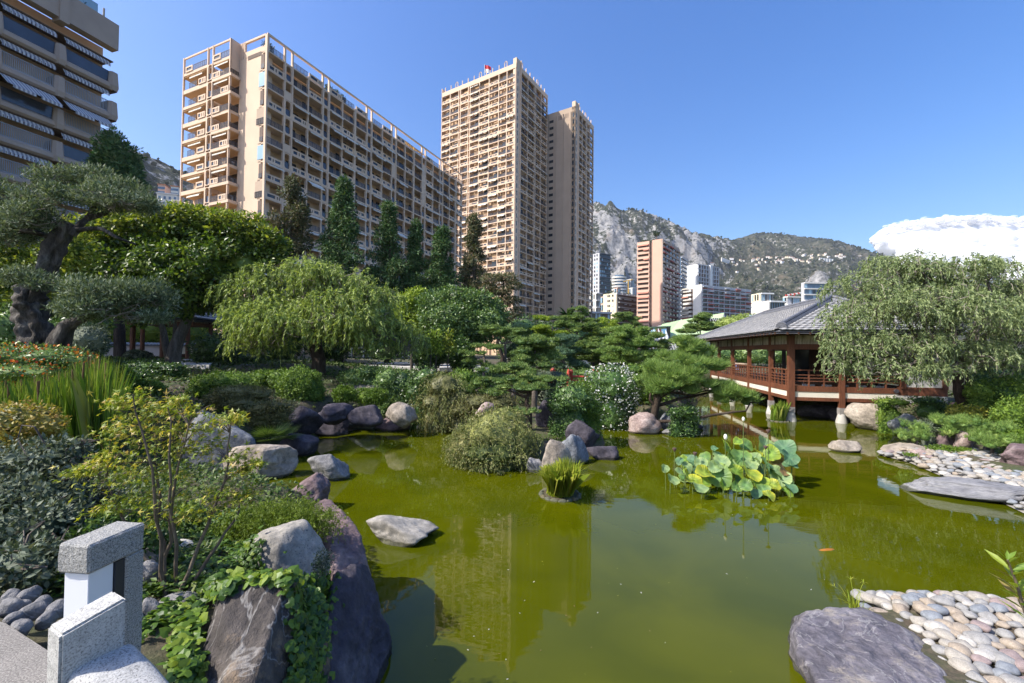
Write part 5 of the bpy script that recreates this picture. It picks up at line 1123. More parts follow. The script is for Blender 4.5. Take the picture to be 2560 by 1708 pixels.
def tiles(A0, B0, C0, D0, tw, tl, lim, par):
    """rows of tiles on the slope A-B (eave) up to D-C (ridge)"""
    A0, B0, C0, D0 = map(np.array, (A0, B0, C0, D0)); nrows = int(np.linalg.norm((D0 + C0 - A0 - B0) / 2) / tl); cnt = 0; rest = [Buf() for _ in range(3)]
    nrm = nz(np.cross(B0 - A0, D0 - A0)[None])[0]
    if nrm[2] < 0: nrm = -nrm
    for r_ in range(nrows):
        f_ = (r_ + .5) / nrows; P0 = A0 + (D0 - A0) * f_; P1 = B0 + (C0 - B0) * f_; ln_ = np.linalg.norm(P1 - P0); nt_ = max(1, int(ln_ / tw)); ax = (P1 - P0) / ln_; up = np.cross(nrm, ax)
        if up[2] < 0: up = -up
        for k in range(nt_):
            c = P0 + ax * (k + .5) * ln_ / nt_ + nrm * .02; j = g.choices((0, 1, 2), (4, 3, 2))[0]; s = [ln_ / nt_ * 1.02, tl * 1.15, .8 + .2 * g.random()]
            M_ = np.stack([ax, up, nrm], 1) * np.array(s)
            if cnt < lim:
                o = link("tile", TLM[j], par); o.matrix_local = Matrix([[*M_[0], c[0]], [*M_[1], c[1]], [*M_[2], c[2]], [0, 0, 0, 1]])
            else:
                me = TLM[j]; V = np.array([v.co[:] for v in me.vertices]); rest[j].add(V @ M_.T + c, [list(f.vertices) for f in me.polygons])
            cnt += 1
    return rest
lims = [230, 70, 0, 0]; acc = [Buf() for _ in range(3)]
for (a, b_, cc, d), lm in zip([((0, 3, 5, 4)), ((1, 0, 4, 4)), ((2, 1, 4, 5)), ((3, 2, 5, 5))], lims):
    up = np.array([0, 0, .05]); r_ = tiles(c_[a] + up, c_[b_] + up, c_[cc] + up, c_[d] + up, .34, .25, lm, rf)
    for j in range(3):
        if r_[j].n: acc[j].V += r_[j].V; acc[j].F += [f + acc[j].n for f in r_[j].F]; acc[j].n += r_[j].n
for j in range(3):
    q = Buf(); q.V, q.F, q.n = acc[j].V, acc[j].F, acc[j].n; q.mi = [np.zeros(len(f), np.int32) for f in q.F]; tag(q.obj("roof_tiling", TILE[j], rf), kind="stuff")
def ridge(p, q, r_=.17, end=True):
    p, q = np.array(p, float), np.array(q, float); b = Buf(); b.tube([p + [0, 0, .1], q + [0, 0, .1]], r_, 8); b.tube([p + [0, 0, .3], q + [0, 0, .3]], r_ * .62, 8); b.obj("ridge", RIDGE_M, rf)
    if end: b = Buf(); d = nz((p - q)[None])[0]; b.tube([p + [0, 0, .08], p + d * .12 + [0, 0, .08]], .3, 10); b.tube([p + d * .12 + [0, 0, .08], p + d * .18 + [0, 0, .08]], .17, 10); b.obj("ridge_end_tile", RIDGE_M, rf)
k_ = lambda a, b_, f_: a + (b_ - a) * f_
ridge(k_(c_[0], c_[4], .1), c_[4]); ridge(k_(c_[3], c_[5], .03), c_[5]); ridge(k_(c_[1], c_[4], .06), c_[4]); ridge(c_[4], c_[5], .2, False); ridge(k_(c_[2], c_[5], .06), c_[5])
for y in np.arange(-.9, FD + 1, .55): bx("rafter", rf, (-.55, y, ZE - .07), (1.2, .09, .12), DKW)
for x in np.arange(-.6, FW + .5, .55): bx("rafter", rf, (x, -.55, ZE - .075), (.09, 1.2, .12), DKW)
# visitors in the pavilion: heads and shoulders above the railing
SKIN = plain("skin", (.42, .26, .18), .6, .05, 3)
def person(label, loc, rz, shirt, hair, seat, lean=0.):
    """one continuous body grown over a skeleton; head with face, arms with five-fingered hands"""
    t_ = thing("person", label, "person", loc, rz); h0 = .48 if seat else .92
    P = {}; E = []
    def v(n, p, r): P[n] = (p, r)
    L_ = lean
    v('hip', (0, 0, h0), .135); v('belly', (0, -.03 * L_, h0 + .16), .125); v('chest', (0, -.16 * L_, h0 + .38), .14); v('neck', (0, -.24 * L_, h0 + .53), .06); v('skull', (0, -.27 * L_, h0 + .62), .075); v('crown', (0, -.28 * L_, h0 + .74), .09); v('top', (0, -.28 * L_, h0 + .80), .06)
    v('nose', (0, -.28 * L_ - .10, h0 + .68), .022); E += [('hip', 'belly'), ('belly', 'chest'), ('chest', 'neck'), ('neck', 'skull'), ('skull', 'crown'), ('crown', 'top'), ('crown', 'nose')]
    for s_, q in ((1, 'l'), (-1, 'r')):
        v('sh' + q, (.18 * s_, -.17 * L_, h0 + .46), .062); v('el' + q, (.25 * s_, -.22 * L_ - .08, h0 + .22), .045); v('wr' + q, (.17 * s_, -.22 * L_ - .30, h0 + .20), .03)
        v('pa' + q, (.15 * s_, -.22 * L_ - .37, h0 + .20), .032); E += [('chest', 'sh' + q), ('sh' + q, 'el' + q), ('el' + q, 'wr' + q), ('wr' + q, 'pa' + q)]
        for k in range(4): v('f%d%s' % (k, q), (.15 * s_ + (k - 1.5) * .02, -.22 * L_ - .45 + abs(k - 1.3) * .01, h0 + .185), .009); E.append(('pa' + q, 'f%d%s' % (k, q)))
        v('th' + q, (.15 * s_ - .05 * s_, -.22 * L_ - .37, h0 + .19), .011); E.append(('pa' + q, 'th' + q))
        v('hj' + q, (.1 * s_, -.02, h0 - .03), .095); v('kn' + q, (.11 * s_, -.42 if seat else -.02, h0 - .02 if seat else .5), .062); v('an' + q, (.11 * s_, -.42 if seat else .02, .08), .042); v('to' + q, (.12 * s_, -.58 if seat else -.14, .03), .035)
        E += [('hip', 'hj' + q), ('hj' + q, 'kn' + q), ('kn' + q, 'an' + q), ('an' + q, 'to' + q)]
    nm = list(P); me = bpy.data.meshes.new("body"); me.from_pydata([P[n][0] for n in nm], [(nm.index(a), nm.index(b)) for a, b in E], []); o = bpy.data.objects.new("body", me); COL.objects.link(o)
    sk = o.modifiers.new("skin", 'SKIN'); sv = me.skin_vertices[0].data
    for n, d_ in zip(nm, sv): d_.radius = (P[n][1], P[n][1] * (.8 if n in ('belly', 'chest', 'hip') else 1)); d_.use_root = (n == 'hip')
    o.modifiers.new("sub", 'SUBSURF').levels = 2
    ev = o.evaluated_get(bpy.context.evaluated_depsgraph_get()); m2 = bpy.data.meshes.new_from_object(ev); bpy.data.objects.remove(o)
    m2.materials.clear(); [m2.materials.append(q) for q in (SKIN, shirt, plain("trouser_" + label[:6], (.06, .07, .10), .9))]
    for f in m2.polygons:
        z = f.center.z - h0; x = abs(f.center.x); f.material_index = 2 if z < .03 and not (x < .3 and f.center.y < -.3 and z > .1) else (1 if z < .50 and f.center.y > -.22 * L_ - .2 else 0); f.use_smooth = True
    link("body", m2, t_)
    V, F = ico(3); hv = V * np.array([.098, .108, .105]); keep = [f for f in F if not (hv[f].mean(0)[1] < -.03 and hv[f].mean(0)[2] < .045)]
    Buf().add(hv * (1 + .05 * vn(V * 6, 3))[:, None] + [0, -.28 * L_ + .012, h0 + .735], keep).obj("hair", hair, t_, True); return t_
HAIR = plain("dark_brown_hair", (.03, .02, .015), .6, .2, 20); HAIRG = plain("grey_hair", (.42, .40, .38), .7, .1, 20)
def pvpt(x, y, z): k, q = math.cos(yaw), math.sin(yaw); return (pc[0] + k * x - q * y, pc[1] + q * x + k * y, z)
person("dark haired person in dark clothes seated behind the pavilion railing", pvpt(.75, 13.6, ZF - .05), yaw + R(-90), plain("dark_shirt", (.04, .035, .04), .9), HAIR, True, .3)
person("grey haired person in a blue shirt leaning behind the pavilion railing", pvpt(.6, 11.6, ZF - .05), yaw + R(-60), plain("blue_shirt", (.16, .24, .48), .9), HAIRG, True, .8)
# ---- small kiosk behind the olive
kx, ky = A(395, 812, 33)[:2]; kz = 2.75
ks = thing("garden_kiosk", "small open timber kiosk with grey tiled roof behind the olive tree", "kiosk", (kx, ky, kz), R(8))
for x, y in ((-1.75, -1.5), (-1.05, -1.6), (1.9, -1.5), (-1.6, 1.5), (1.9, 1.5)):
    r_ = .17 if x < -1.5 else .14
    b = Buf(); b.tube([(0, 0, .12), (0, 0, 3.0)], r_, 10); link("post", b.mesh("post", REDW_, True), ks, (x, y, 0)); b = Buf(); b.tube([(0, 0, -.05), (0, 0, .1), (0, 0, .16)], [r_ + .18, r_ + .16, r_ + .08], 10); link("stone_foot", b.mesh("stone_foot", FOOT, True), ks, (x, y, 0))
for a in (-1.5, 1.5): bx("beam", ks, (.1, a, 2.75), (4.4, .16, .26), REDW_); bx("plaster_band", ks, (.1, a, 3.0), (4.3, .08, .25), STPL)
for a in (-1.65, 1.9): bx("beam", ks, (a, 0, 2.76), (.16, 3.2, .24), REDW_)
bx("back_wall", ks, (.2, 1.55, .5), (3.8, .1, 1.0), PLAST); bx("dado", ks, (.2, 1.48, .25), (3.8, .08, .5), DKW); bx("bench", ks, (.4, 1.0, .42), (2.8, .4, .08), DKW)
cc = np.array([(-2.7, -2.5, 3.1), (2.9, -2.5, 3.1), (2.9, 2.5, 3.1), (-2.7, 2.5, 3.1), (-.8, 0, 4.5), (1.0, 0, 4.5)]); b = Buf(); b.add(cc, [[0, 1, 5, 4]]); b.add(cc, [[2, 3, 4, 5]]); b.add(cc, [[1, 2, 5], [3, 0, 4]]); b.add(cc[:4] - [0, 0, .06], [[3, 2, 1, 0]]); krf = b.obj("roof", RIDGE_M, ks)
for (a, b_, c2, d) in ((0, 1, 5, 4), (1, 2, 5, 5)):
    rs_ = tiles(cc[a] + [0, 0, .03], cc[b_] + [0, 0, .03], cc[c2] + [0, 0, .03], cc[d] + [0, 0, .03], .3, .3, 110, krf)
    for j in range(3):
        if rs_[j].n: tag(rs_[j].obj("roof_tiling", TILE[j], krf), kind="stuff")
for p_, q_ in ((0, 4), (1, 5), (2, 5), (3, 4), (4, 5)): Buf().tube([cc[p_] + [0, 0, .06], cc[q_] + [0, 0, .1]], .1, 8).obj("ridge", RIDGE_M, krf)
# garden wall behind the kiosk, gatehouse roof, red bridge
def gwall(label, x0, x1, Y, z0, h, col):
    a, b_ = A(x0, 812, Y), A(x1, 812, Y); ln_ = b_[0] - a[0]; w_ = thing("garden_wall", label, "wall", ((a[0] + b_[0]) / 2, Y, z0)); bx("wall_body", w_, (0, 0, h / 2), (ln_, .3, h), col); bx("coping", w_, (0, 0, h + .06), (ln_, .7, .12), RIDGE_M)
    n = min(60, int(ln_ / .3))
    for k in range(n): o = link("coping_tile", TLM[k % 3], w_, (-ln_ / 2 + (k + .5) * ln_ / n, -.2, h + .16), 0, (ln_ / n, .45, 1.4)); o.rotation_euler.x = R(28)
gwall("pinkish garden wall with dark tiled coping behind the kiosk", 120, 520, 38.5, 2.6, 1.25, plain("pink_wall_render", (.50, .40, .34), .9, .1, .8))
gwall("pale garden wall with tiled coping glimpsed under the pines", 1290, 1440, 48, 1.9, 1.1, PLAST)
gq = A(1530, 795, 62); gt = thing("gatehouse", "little gatehouse with grey barrel tiled roof beyond the pines", "gatehouse", (gq[0], 62, 2.0), R(-6))
zg = gq[2] - 2.0; bx("wall", gt, (0, 0, (zg - .9) / 2), (5.4, 3, zg - .9), plain("pale_wood_wall", (.46, .36, .27), .8)); bx("red_post", gt, (1.6, -1.6, (zg - .9) / 2), (.25, .2, zg - .9), REDW_)
for s_ in (-1, 1):
    for k in range(16): b = Buf(); b.tube([(-2.9 + k * .39, s_ * 2.4, zg - 1.1), (-2.9 + k * .39, 0, zg + .7)], .14, 6); b.obj("barrel_tile", TILE[0], gt, True)
    b = Buf(); b.add([(-3.1, s_ * 2.5, zg - 1.2), (3.2, s_ * 2.5, zg - 1.2), (3.2, 0, zg + .62), (-3.1, 0, zg + .62)], [[0, 1, 2, 3] if s_ < 0 else [3, 2, 1, 0]]); b.obj("roof_slope", RIDGE_M, gt)
Buf().tube([(-3.2, 0, zg + .8), (3.3, 0, zg + .8)], .22, 8).obj("ridge", RIDGE_M, gt)
VERM = plain("vermilion_paint", (.52, .075, .045), .5, .12, 3); Yb = 25.5
br = thing("red_bridge", "end of a vermilion arched bridge railing beside the white flowering shrub", "bridge", tuple(A(1297, 880, Yb)))
for x, hgt in ((.35, .62), (-.7, .7), (1.9, .55)): b = Buf(); b.tube([(x, 0, -.7), (x, 0, hgt), (x, 0, hgt + .03), (x, 0, hgt + .12), (x, 0, hgt + .2)], [.1, .1, .13, .12, .03], 10); b.obj("post", VERM, br, True)
for z in (.42, .18, -.02): b = Buf(); P_ = [(x, 0, z - .03 * (x - .3) ** 2) for x in np.linspace(-2.2, 2.4, 9)]; b.tube(P_, .055 if z > .4 else .045, 8); b.obj("rail", VERM, br, True)
bx("deck", br, (.1, .6, -.3), (4.6, 1.4, .14), REDW_)
for x in (-.7, .35, 1.9): b = Buf(); b.tube([(x, 1.2, -.7), (x, 1.2, .62), (x, 1.2, .8)], [.1, .1, .04], 10); b.obj("post", VERM, br, True)
# ================================================================== TREES
BARK = rockmat("grey_bark", (.06, .05, .042), (.15, .125, .105), (.27, .24, .21), 3, (1, 1, .25), bs=1.0, bd=.03)
BARKD = rockmat("dark_bark", (.022, .016, .012), (.06, .042, .03), (.12, .09, .07), 3, (1, 1, .3), bs=1.0)
BARKO = rockmat("olive_bark", (.015, .012, .011), (.09, .078, .068), (.33, .305, .275), 2.2, (1.2, 1.2, .35), bs=1.0, bd=.08)
TWIG = plain("grey_twig", (.26, .225, .19), .9, .2, 5)
LW = leafmat("weeping_leaf", [(.093, .136, .039), (.224, .299, .077), (.373, .471, .109), (.485, .563, .181)], .38)
LW2 = leafmat("weeping_leaf_dusky", [(.085, .123, .053), (.189, .255, .104), (.293, .360, .151), (.378, .435, .209)], .36)
LO = leafmat("olive_leaf", [(.05, .08, .04), (.11, .155, .075), (.19, .24, .14), (.28, .32, .21)], .22, .55, .2)
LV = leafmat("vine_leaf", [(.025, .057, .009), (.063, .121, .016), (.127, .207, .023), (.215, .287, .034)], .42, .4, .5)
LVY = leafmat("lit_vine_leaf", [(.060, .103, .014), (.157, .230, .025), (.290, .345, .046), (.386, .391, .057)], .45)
LB = leafmat("broad_leaf", [(.033, .078, .022), (.082, .156, .044), (.164, .265, .070), (.262, .359, .109)], .32, .4, .5)
LDK = leafmat("dark_glossy_leaf", [(.019, .045, .014), (.047, .098, .024), (.087, .164, .036), (.157, .254, .060)], .25, .35, .5)
LC = leafmat("conifer_spray", [(.023, .062, .023), (.051, .122, .035), (.099, .186, .055), (.157, .196, .068)], .22, .6)
LCB = leafmat("brown_conifer_spray", [(.036, .055, .022), (.092, .119, .046), (.163, .155, .073), (.238, .163, .092)], .22, .6)
LP = leafmat("pine_needle", [(.051, .101, .035), (.113, .196, .051), (.196, .293, .070), (.288, .352, .097)], .25, .5)
LPG = leafmat("fresh_pine_needle", [(.109, .172, .019), (.218, .312, .031), (.343, .452, .047), (.437, .530, .078)], .3, .5)
LPF = leafmat("feathery_pine_needle", [(.069, .142, .038), (.149, .255, .057), (.238, .359, .085), (.337, .435, .113)], .3, .5)
LPB = leafmat("bluish_pine_needle", [(.050, .101, .059), (.101, .185, .101), (.160, .252, .143)], .25, .5)

def ground_at(x, y): return gz(x, y)
def tree_root(name, label, x, y, Y, cat="tree", group=None):
    p = A(x, y, Y); z = ground_at(p[0], Y); return thing(name, label, cat, (p[0], Y, z - .1), 0, group), np.array([p[0], Y, z - .1])
def BL(lst, o, Y, sy=.8, fx=1., fz=1.):
    """ellipsoids from (column, row, half width, half height[, distance offset]) relative to o"""
    r = []
    for q in lst:
        yy = Y + (q[4] if len(q) > 4 else 0); c = A(q[0], q[1], yy) - o; r.append((*c, S(q[2], yy) * fx, S(q[2], yy) * sy * fx, S(q[3], yy) * fz))
    return r
def limb(par, p0, p1, r0, r1, g, bend=.15, mat=BARK, n=7, name="limb", up=0.):
    p0, p1 = np.array(p0, float), np.array(p1, float); ln_ = np.linalg.norm(p1 - p0)
    P_ = wob(curve(p0, p1, g.normal(size=3) * ln_ * bend * .5 + [0, 0, up * ln_], n), g, ln_ * .025); Buf().tube(P_, np.linspace(r0, r1, n), 7).obj(name, mat, par, True); return P_
def twigs(par, blobs, src, N, g, mat, r=.02, name="twigs"):
    b = Buf(); B = np.array(blobs)
    for _ in range(N):
        k = g.integers(len(B)); c = B[k, :3]; d = rdirs(g, 1)[0]; e = c + d * B[k, 3:] * g.uniform(.7, 1.0); s0 = c + rdirs(g, 1)[0] * B[k, 3:] * .25
        b.tube(wob(curve(s0, e, g.normal(size=3) * .12, 5), g, .05), np.linspace(r, r * .35, 5), 4, cap=False)
    o = b.obj(name, mat, par); o["kind"] = "stuff"; return o
def clump(blobs, n, seed, f=.42):
    g = np.random.default_rng(seed); r = []
    for q in blobs:
        for _ in range(n):
            d = rdirs(g, 1)[0]; d[2] = abs(d[2]) * .9 - .25; k = f * g.uniform(.7, 1.25); r.append((*(np.array(q[:3]) + d * np.array(q[3:]) * (1 - k * .55)), q[3] * k, q[4] * k, q[5] * k))
    return r
def strands(name, blobs, NS, ln_, leaves, L, W, mat, par, seed, hang=1.0, tw=True, zmin=None):
    g = np.random.default_rng(seed); P0, O = blobpts(g, blobs, NS, .72, .3, seed, -.35); n = 9
    out = nz(O * [1, 1, .35] + rdirs(g, NS) * .35); le = ln_ * g.uniform(.45, 1.25, NS)
    t_ = np.linspace(0, 1, n)[None, :, None]; le3 = le[:, None, None]
    C_ = P0[:, None] + out[:, None] * le3 * (t_ - .45 * t_ ** 2) * .75 + np.array([0, 0, 1.]) * le3 * (.28 * t_ - hang * t_ ** 2 * .95) + np.cumsum(g.normal(size=(NS, n, 3)) * .02, 1)
    u = g.random((NS, leaves)) * (n - 1.001); i = u.astype(int); f = (u - i)[..., None]; r_ = np.arange(NS)[:, None]
    Q = C_[r_, i] * (1 - f) + C_[r_, i + 1] * f; T = nz(C_[r_, i + 1] - C_[r_, i]); Q = Q.reshape(-1, 3); T = T.reshape(-1, 3)
    d = nz(T * .75 + rdirs(g, len(Q)) * .6 + [0, 0, -.35]); nr = nz(rdirs(g, len(Q)) + [0, 0, .5])
    if zmin is not None: k = Q[:, 2] > zmin; Q, d, nr = Q[k], d[k], nr[k]
    l = L * g.uniform(.6, 1.3, len(Q)); b = Buf(); b.add(*leafq(Q, d, nr, l, W * l / L)); b.obj(name, mat, par)
    if tw:
        b = Buf(); step = max(1, NS // 420)
        for k in range(0, NS, step): b.tube(C_[k, ::2], np.linspace(.018, .008, 5), 3, cap=False)
        o = b.obj("hanging_twigs", TWIG, par); o["kind"] = "stuff"
# ---- feathery weeping tree, middle left
g = np.random.default_rng(31)
t1, o1 = tree_root("weeping_tree", "pale feathery weeping tree with wide dome crown before the long apartment block", 735, 855, 25)
bl = BL([(560, 740, 62, 60), (610, 670, 80, 65, .5), (690, 635, 80, 52), (770, 650, 80, 52, -.5), (840, 690, 70, 50), (885, 745, 55, 45), (650, 740, 95, 70, -1.5), (750, 730, 95, 70, -2), (820, 770, 75, 50, -.8), (590, 790, 55, 35, -.6), (700, 700, 120, 75, 2), (930, 790, 35, 40, .3)], o1, 25, .8)
Pt = limb(t1, (0, 0, 0), A(722, 760, 25) - o1, .42, .32, g, .06, BARKD, 7, "trunk")
for q in bl: limb(t1, Pt[-1] + [0, 0, -.2], np.array(q[:3]), .17, .04, g, .25, BARK, 8, up=.06)
twigs(t1, bl, Pt[-1], 260, g, TWIG, .03); strands("foliage", clump(bl, 9, 3), 2600, 1.25, 30, .22, .055, LW, t1, 5, .85); foliage("inner_foliage", bl, 3500, .24, .06, LW, t1, 6, .3, .3, .2, .6)
# ---- feathery weeping tree by the pavilion
g = np.random.default_rng(32)
t2, o2 = tree_root("weeping_tree", "big dusky weeping tree leaning over the pavilion and its white wall", 2222, 940, 19.6)
bl = BL([(1975, 660, 62, 55), (2045, 630, 70, 48, .4), (2110, 612, 60, 38, -.2), (2180, 622, 75, 45), (2260, 640, 80, 55, .3), (2335, 690, 70, 55), (1950, 730, 62, 50, -.8), (2030, 715, 90, 60, -1), (2140, 710, 100, 70, -1.5), (2250, 730, 100, 70, -1.2), (2340, 775, 80, 60, -.6), (1945, 800, 52, 42, -1), (2020, 800, 65, 45, -1.3), (2110, 800, 65, 50, -1.6), (2235, 820, 75, 45, -1.3), (2320, 840, 60, 40, -.8), (2420, 740, 90, 80), (1925, 770, 36, 60, -.9), (1990, 845, 55, 34, -1.5), (2075, 850, 55, 30, -1.7), (2160, 850, 50, 28, -1.7), (1915, 835, 26, 30, -1.0), (2120, 690, 120, 80, 1.8), (2275, 700, 110, 80, 2)], o2, 19.4, .8)
Pt = limb(t2, (0, 0, 0), A(2200, 850, 19.6) - o2, .40, .30, g, .05, BARKD, 7, "trunk")
limb(t2, Pt[-1], A(2150, 700, 19.6) - o2, .24, .10, g, .1, BARK, 8); limb(t2, Pt[-1] - [0, 0, .1], A(2260, 720, 19.8) - o2, .22, .1, g, .1, BARK, 8)
for q in bl: limb(t2, Pt[-1] + (np.array(q[:3]) - Pt[-1]) * .3, np.array(q[:3]), .09, .03, g, .2, BARK, 7, up=.05)
twigs(t2, bl, Pt[-1], 330, g, TWIG, .025); strands("foliage", clump(bl, 10, 4, .34), 3900, .95, 28, .15, .036, LW2, t2, 15, .85); foliage("inner_foliage", bl, 6000, .17, .045, LW2, t2, 16, .3, .3, .2, .6)
# ---- ancient olive
g = np.random.default_rng(33); t3, o3 = tree_root("olive_tree", "ancient olive tree with massive hollow grey trunk and cloud pruned silvery pads", 95, 830, 14.5)
def gnarl(P_, r, n, seed, nm, amp=.3):
    ph = np.random.default_rng(seed).uniform(0, 6, 6)
    b = Buf(); b.tube(P_, r, n, twist=lambda th, i: 1 + amp * (.5 * np.sin(3 * th + ph[0] + i * .25) + .35 * np.sin(5 * th + ph[1] - i * .3) + .25 * np.sin(9 * th + ph[2] + i * .4) + .2 * np.sin(i * 1.3 + ph[3]))); return b.obj(nm, BARKO, t3, True)
W_ = lambda l, Y=14.5: np.array([A(x, y, Y + (q[0] if q else 0)) - o3 for x, y, *q in l])
def smooth_path(P_, m=24):
    P_ = np.array(P_); t_ = np.linspace(0, len(P_) - 1, m); i = np.clip(t_.astype(int), 0, len(P_) - 2); f = (t_ - i)[:, None]; a = P_[np.maximum(i - 1, 0)]; b = P_[i]; c = P_[i + 1]; d = P_[np.minimum(i + 2, len(P_) - 1)]
    return .5 * (2 * b + (c - a) * f + (2 * a - 5 * b + 4 * c - d) * f ** 2 + (3 * b - a - 3 * c + d) * f ** 3)
def rad(r, m=24): return np.interp(np.linspace(0, len(r) - 1, m), range(len(r)), r)
s1 = S(1, 14.5)
gnarl(smooth_path(W_([(108, 850), (95, 790), (75, 735), (68, 690), (72, 655)]), 40), rad([38 * s1, 26 * s1, 25 * s1, 27 * s1, 15 * s1], 40), 36, 1, "trunk", .5)
gnarl(smooth_path(W_([(70, 690), (95, 640), (118, 590), (140, 545), (158, 512)]), 34), rad([17 * s1, 18 * s1, 17 * s1, 17 * s1, 16 * s1], 34), 30, 2, "trunk", .45)
gnarl(smooth_path(W_([(130, 810), (142, 770), (160, 745), (200, 728), (260, 715)]), 18), rad([24 * s1, 20 * s1, 13 * s1, 9 * s1, 5 * s1], 18), 12, 3, "limb", .15)
for l, r0 in (([(165, 540), (185, 515), (205, 495), (212, 470), (190, 440)], 9), ([(200, 500), (240, 490), (262, 470), (300, 455)], 7), ([(212, 480), (235, 455), (250, 430)], 6), ([(175, 528), (230, 525), (268, 545), (310, 560)], 6), ([(120, 545), (60, 530), (15, 540), (-20, 520)], 7), ([(40, 540), (20, 510), (30, 470)], 5), ([(80, 660), (60, 650), (45, 640)], 6), ([(200, 728), (240, 700), (300, 690)], 6)):
    gnarl(smooth_path(W_([(x, y, g.uniform(-.5, .5)) for x, y in l]), 14), np.linspace(r0 * s1, 2 * s1, 14), 8, r0, "limb", .12)
bl = BL([(150, 420, 62, 38), (210, 425, 75, 45, .4), (275, 450, 65, 40), (310, 470, 42, 28, -.3), (130, 450, 45, 26, -.6), (240, 462, 85, 28, -.5), (20, 460, 80, 55), (70, 500, 55, 45, -.5), (-10, 510, 80, 50), (30, 545, 60, 25), (220, 675, 80, 50, -.6), (300, 680, 85, 48, -.3), (360, 690, 45, 36), (260, 715, 95, 36, -.9), (180, 710, 50, 35, -.4), (60, 640, 55, 24, -.9), (110, 655, 40, 20, -.9), (330, 730, 50, 22, -.5)], o3, 14.4, .85)
foliage("foliage", clump(bl, 6, 8, .55), 60000, .13, .034, LO, t3, 21, .3, .45, .55, .0, .55, .2, 2.0); twigs(t3, bl, None, 200, g, TWIG, .016)
# ---- large vine-leaved tree mass behind, and its pale forked trunk
g = np.random.default_rng(34); t4, o4 = tree_root("shade_tree", "broad shade tree with big bright leaves and pale forked trunk beside the kiosk", 395, 835, 26.5)
bl = BL([(235, 560, 75, 55), (320, 540, 75, 48, .5), (410, 525, 75, 45), (490, 530, 70, 42, .4), (560, 545, 62, 42), (615, 570, 42, 38), (270, 640, 80, 60, -.8), (370, 620, 85, 65, -1.2), (470, 610, 85, 65, -1), (560, 610, 65, 55, -.5), (420, 680, 80, 50, -.6), (330, 700, 60, 45), (500, 670, 50, 45), (215, 620, 70, 70, .8)], o4, 26.5, .7)
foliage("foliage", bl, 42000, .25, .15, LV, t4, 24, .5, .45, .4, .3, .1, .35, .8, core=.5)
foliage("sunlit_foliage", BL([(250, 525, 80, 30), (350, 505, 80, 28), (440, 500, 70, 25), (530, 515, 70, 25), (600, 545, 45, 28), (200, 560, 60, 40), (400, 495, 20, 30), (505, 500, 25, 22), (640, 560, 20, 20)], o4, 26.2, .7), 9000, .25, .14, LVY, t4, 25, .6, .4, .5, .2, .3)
for l, r0 in (([(395, 840), (405, 790), (425, 745), (450, 690)], .42), ([(390, 830), (380, 790), (372, 750), (350, 700)], .24), ([(398, 800), (402, 760), (400, 720)], .16)):
    P_ = smooth_path([A(x, y, 26.3) - o4 for x, y in l], 12); Buf().tube(P_, np.linspace(r0, r0 * .5, 12), 9).obj("trunk" if r0 > .4 else "limb", BARK, t4, True)
t5, o5 = tree_root("leafy_tree", "yellow green leafy tree behind the ancient olive's pads", 60, 840, 22)
bl = BL([(20, 640, 80, 70), (100, 610, 80, 65, .5), (160, 570, 55, 45), (60, 700, 90, 70), (150, 650, 60, 60), (-30, 560, 90, 90), (150, 720, 55, 50), (15, 770, 70, 50)], o5, 22, .7)
foliage("foliage", bl, 17000, .22, .12, LVY, t5, 26, .5, .35, .4, .3, .1, .4, 1.0, core=.5); Buf().tube(curve((0, 0, 0), A(70, 650, 22) - o5, (.3, 0, 0)), np.linspace(.35, .15, 6), 8).obj("trunk", BARKD, t5, True)
t6, o6 = tree_root("dark_tree", "dark dense evergreen rising against the sky beside the shaded apartment building", 275, 840, 34)
foliage("foliage", BL([(258, 330, 32, 28), (275, 365, 45, 35), (262, 395, 45, 35), (290, 420, 40, 40), (235, 375, 25, 30), (260, 460, 60, 50), (300, 400, 28, 30)], o6, 34, .8), 15000, .30, .10, LC, t6, 27, .4, .4, .5, .1, .2, .2, core=.6); Buf().tube(curve((0, 0, 0), A(268, 400, 34) - o6), np.linspace(.4, .12, 6), 8).obj("trunk", BARKD, t6, True)
# ---- conifers in front of the long block
def conifer(label, x, yt, yb, hw, Y, seed, mat, N=9500, gap=.1, bare=.0, top=.12, tilt=0):
    g = np.random.default_rng(seed); t_, o = tree_root("conifer", label, x, 840, Y, group="row of tall conifers before the long apartment block"); topz = A(x, yt, Y)[2] - o[2]; botz = max(1.0, A(x, yb, Y)[2] - o[2]); w_ = S(hw, Y); bl = []
    Buf().tube(wob(curve((0, 0, 0), (0, 0, topz * .97), (g.normal() * .3, 0, 0), 9), g, .08), np.linspace(.32, .05, 9), 7).obj("trunk", BARK if bare else BARKD, t_, True)
    n = int(46 + 14 * (topz - botz) / 8)
    for k in range(n):
        f = (k + .5) / n; z = botz + (topz - botz) * f; rr = w_ * (min(1, (1 - f) * 1.55 + top * .6) ** .9) * g.uniform(.45, 1.05); th = g.uniform(0, 6.28)
        if bare and f < bare and g.random() < .7: continue
        s_ = max(.3, w_ * (.30 + .16 * (1 - f))) * g.uniform(.7, 1.15); bl.append((math.cos(th) * (rr - s_ * .5), math.sin(th) * (rr - s_ * .5), z - .15 * rr, s_, s_, s_ * .8))
        if bare and f < .8 or k % 4 == 0: Buf().tube(curve((0, 0, z + .2), bl[-1][:3], (0, 0, .2), 5), np.linspace(.06, .02, 5), 5).obj("limb", BARK, t_, True)
    bl.append((0, 0, topz - .5, w_ * .22, w_ * .22, .8))
    foliage("foliage", bl, int(N * 1.25), .40, .10, mat, t_, seed, .3, .3, .6, .25, .1, gap, 1.2)
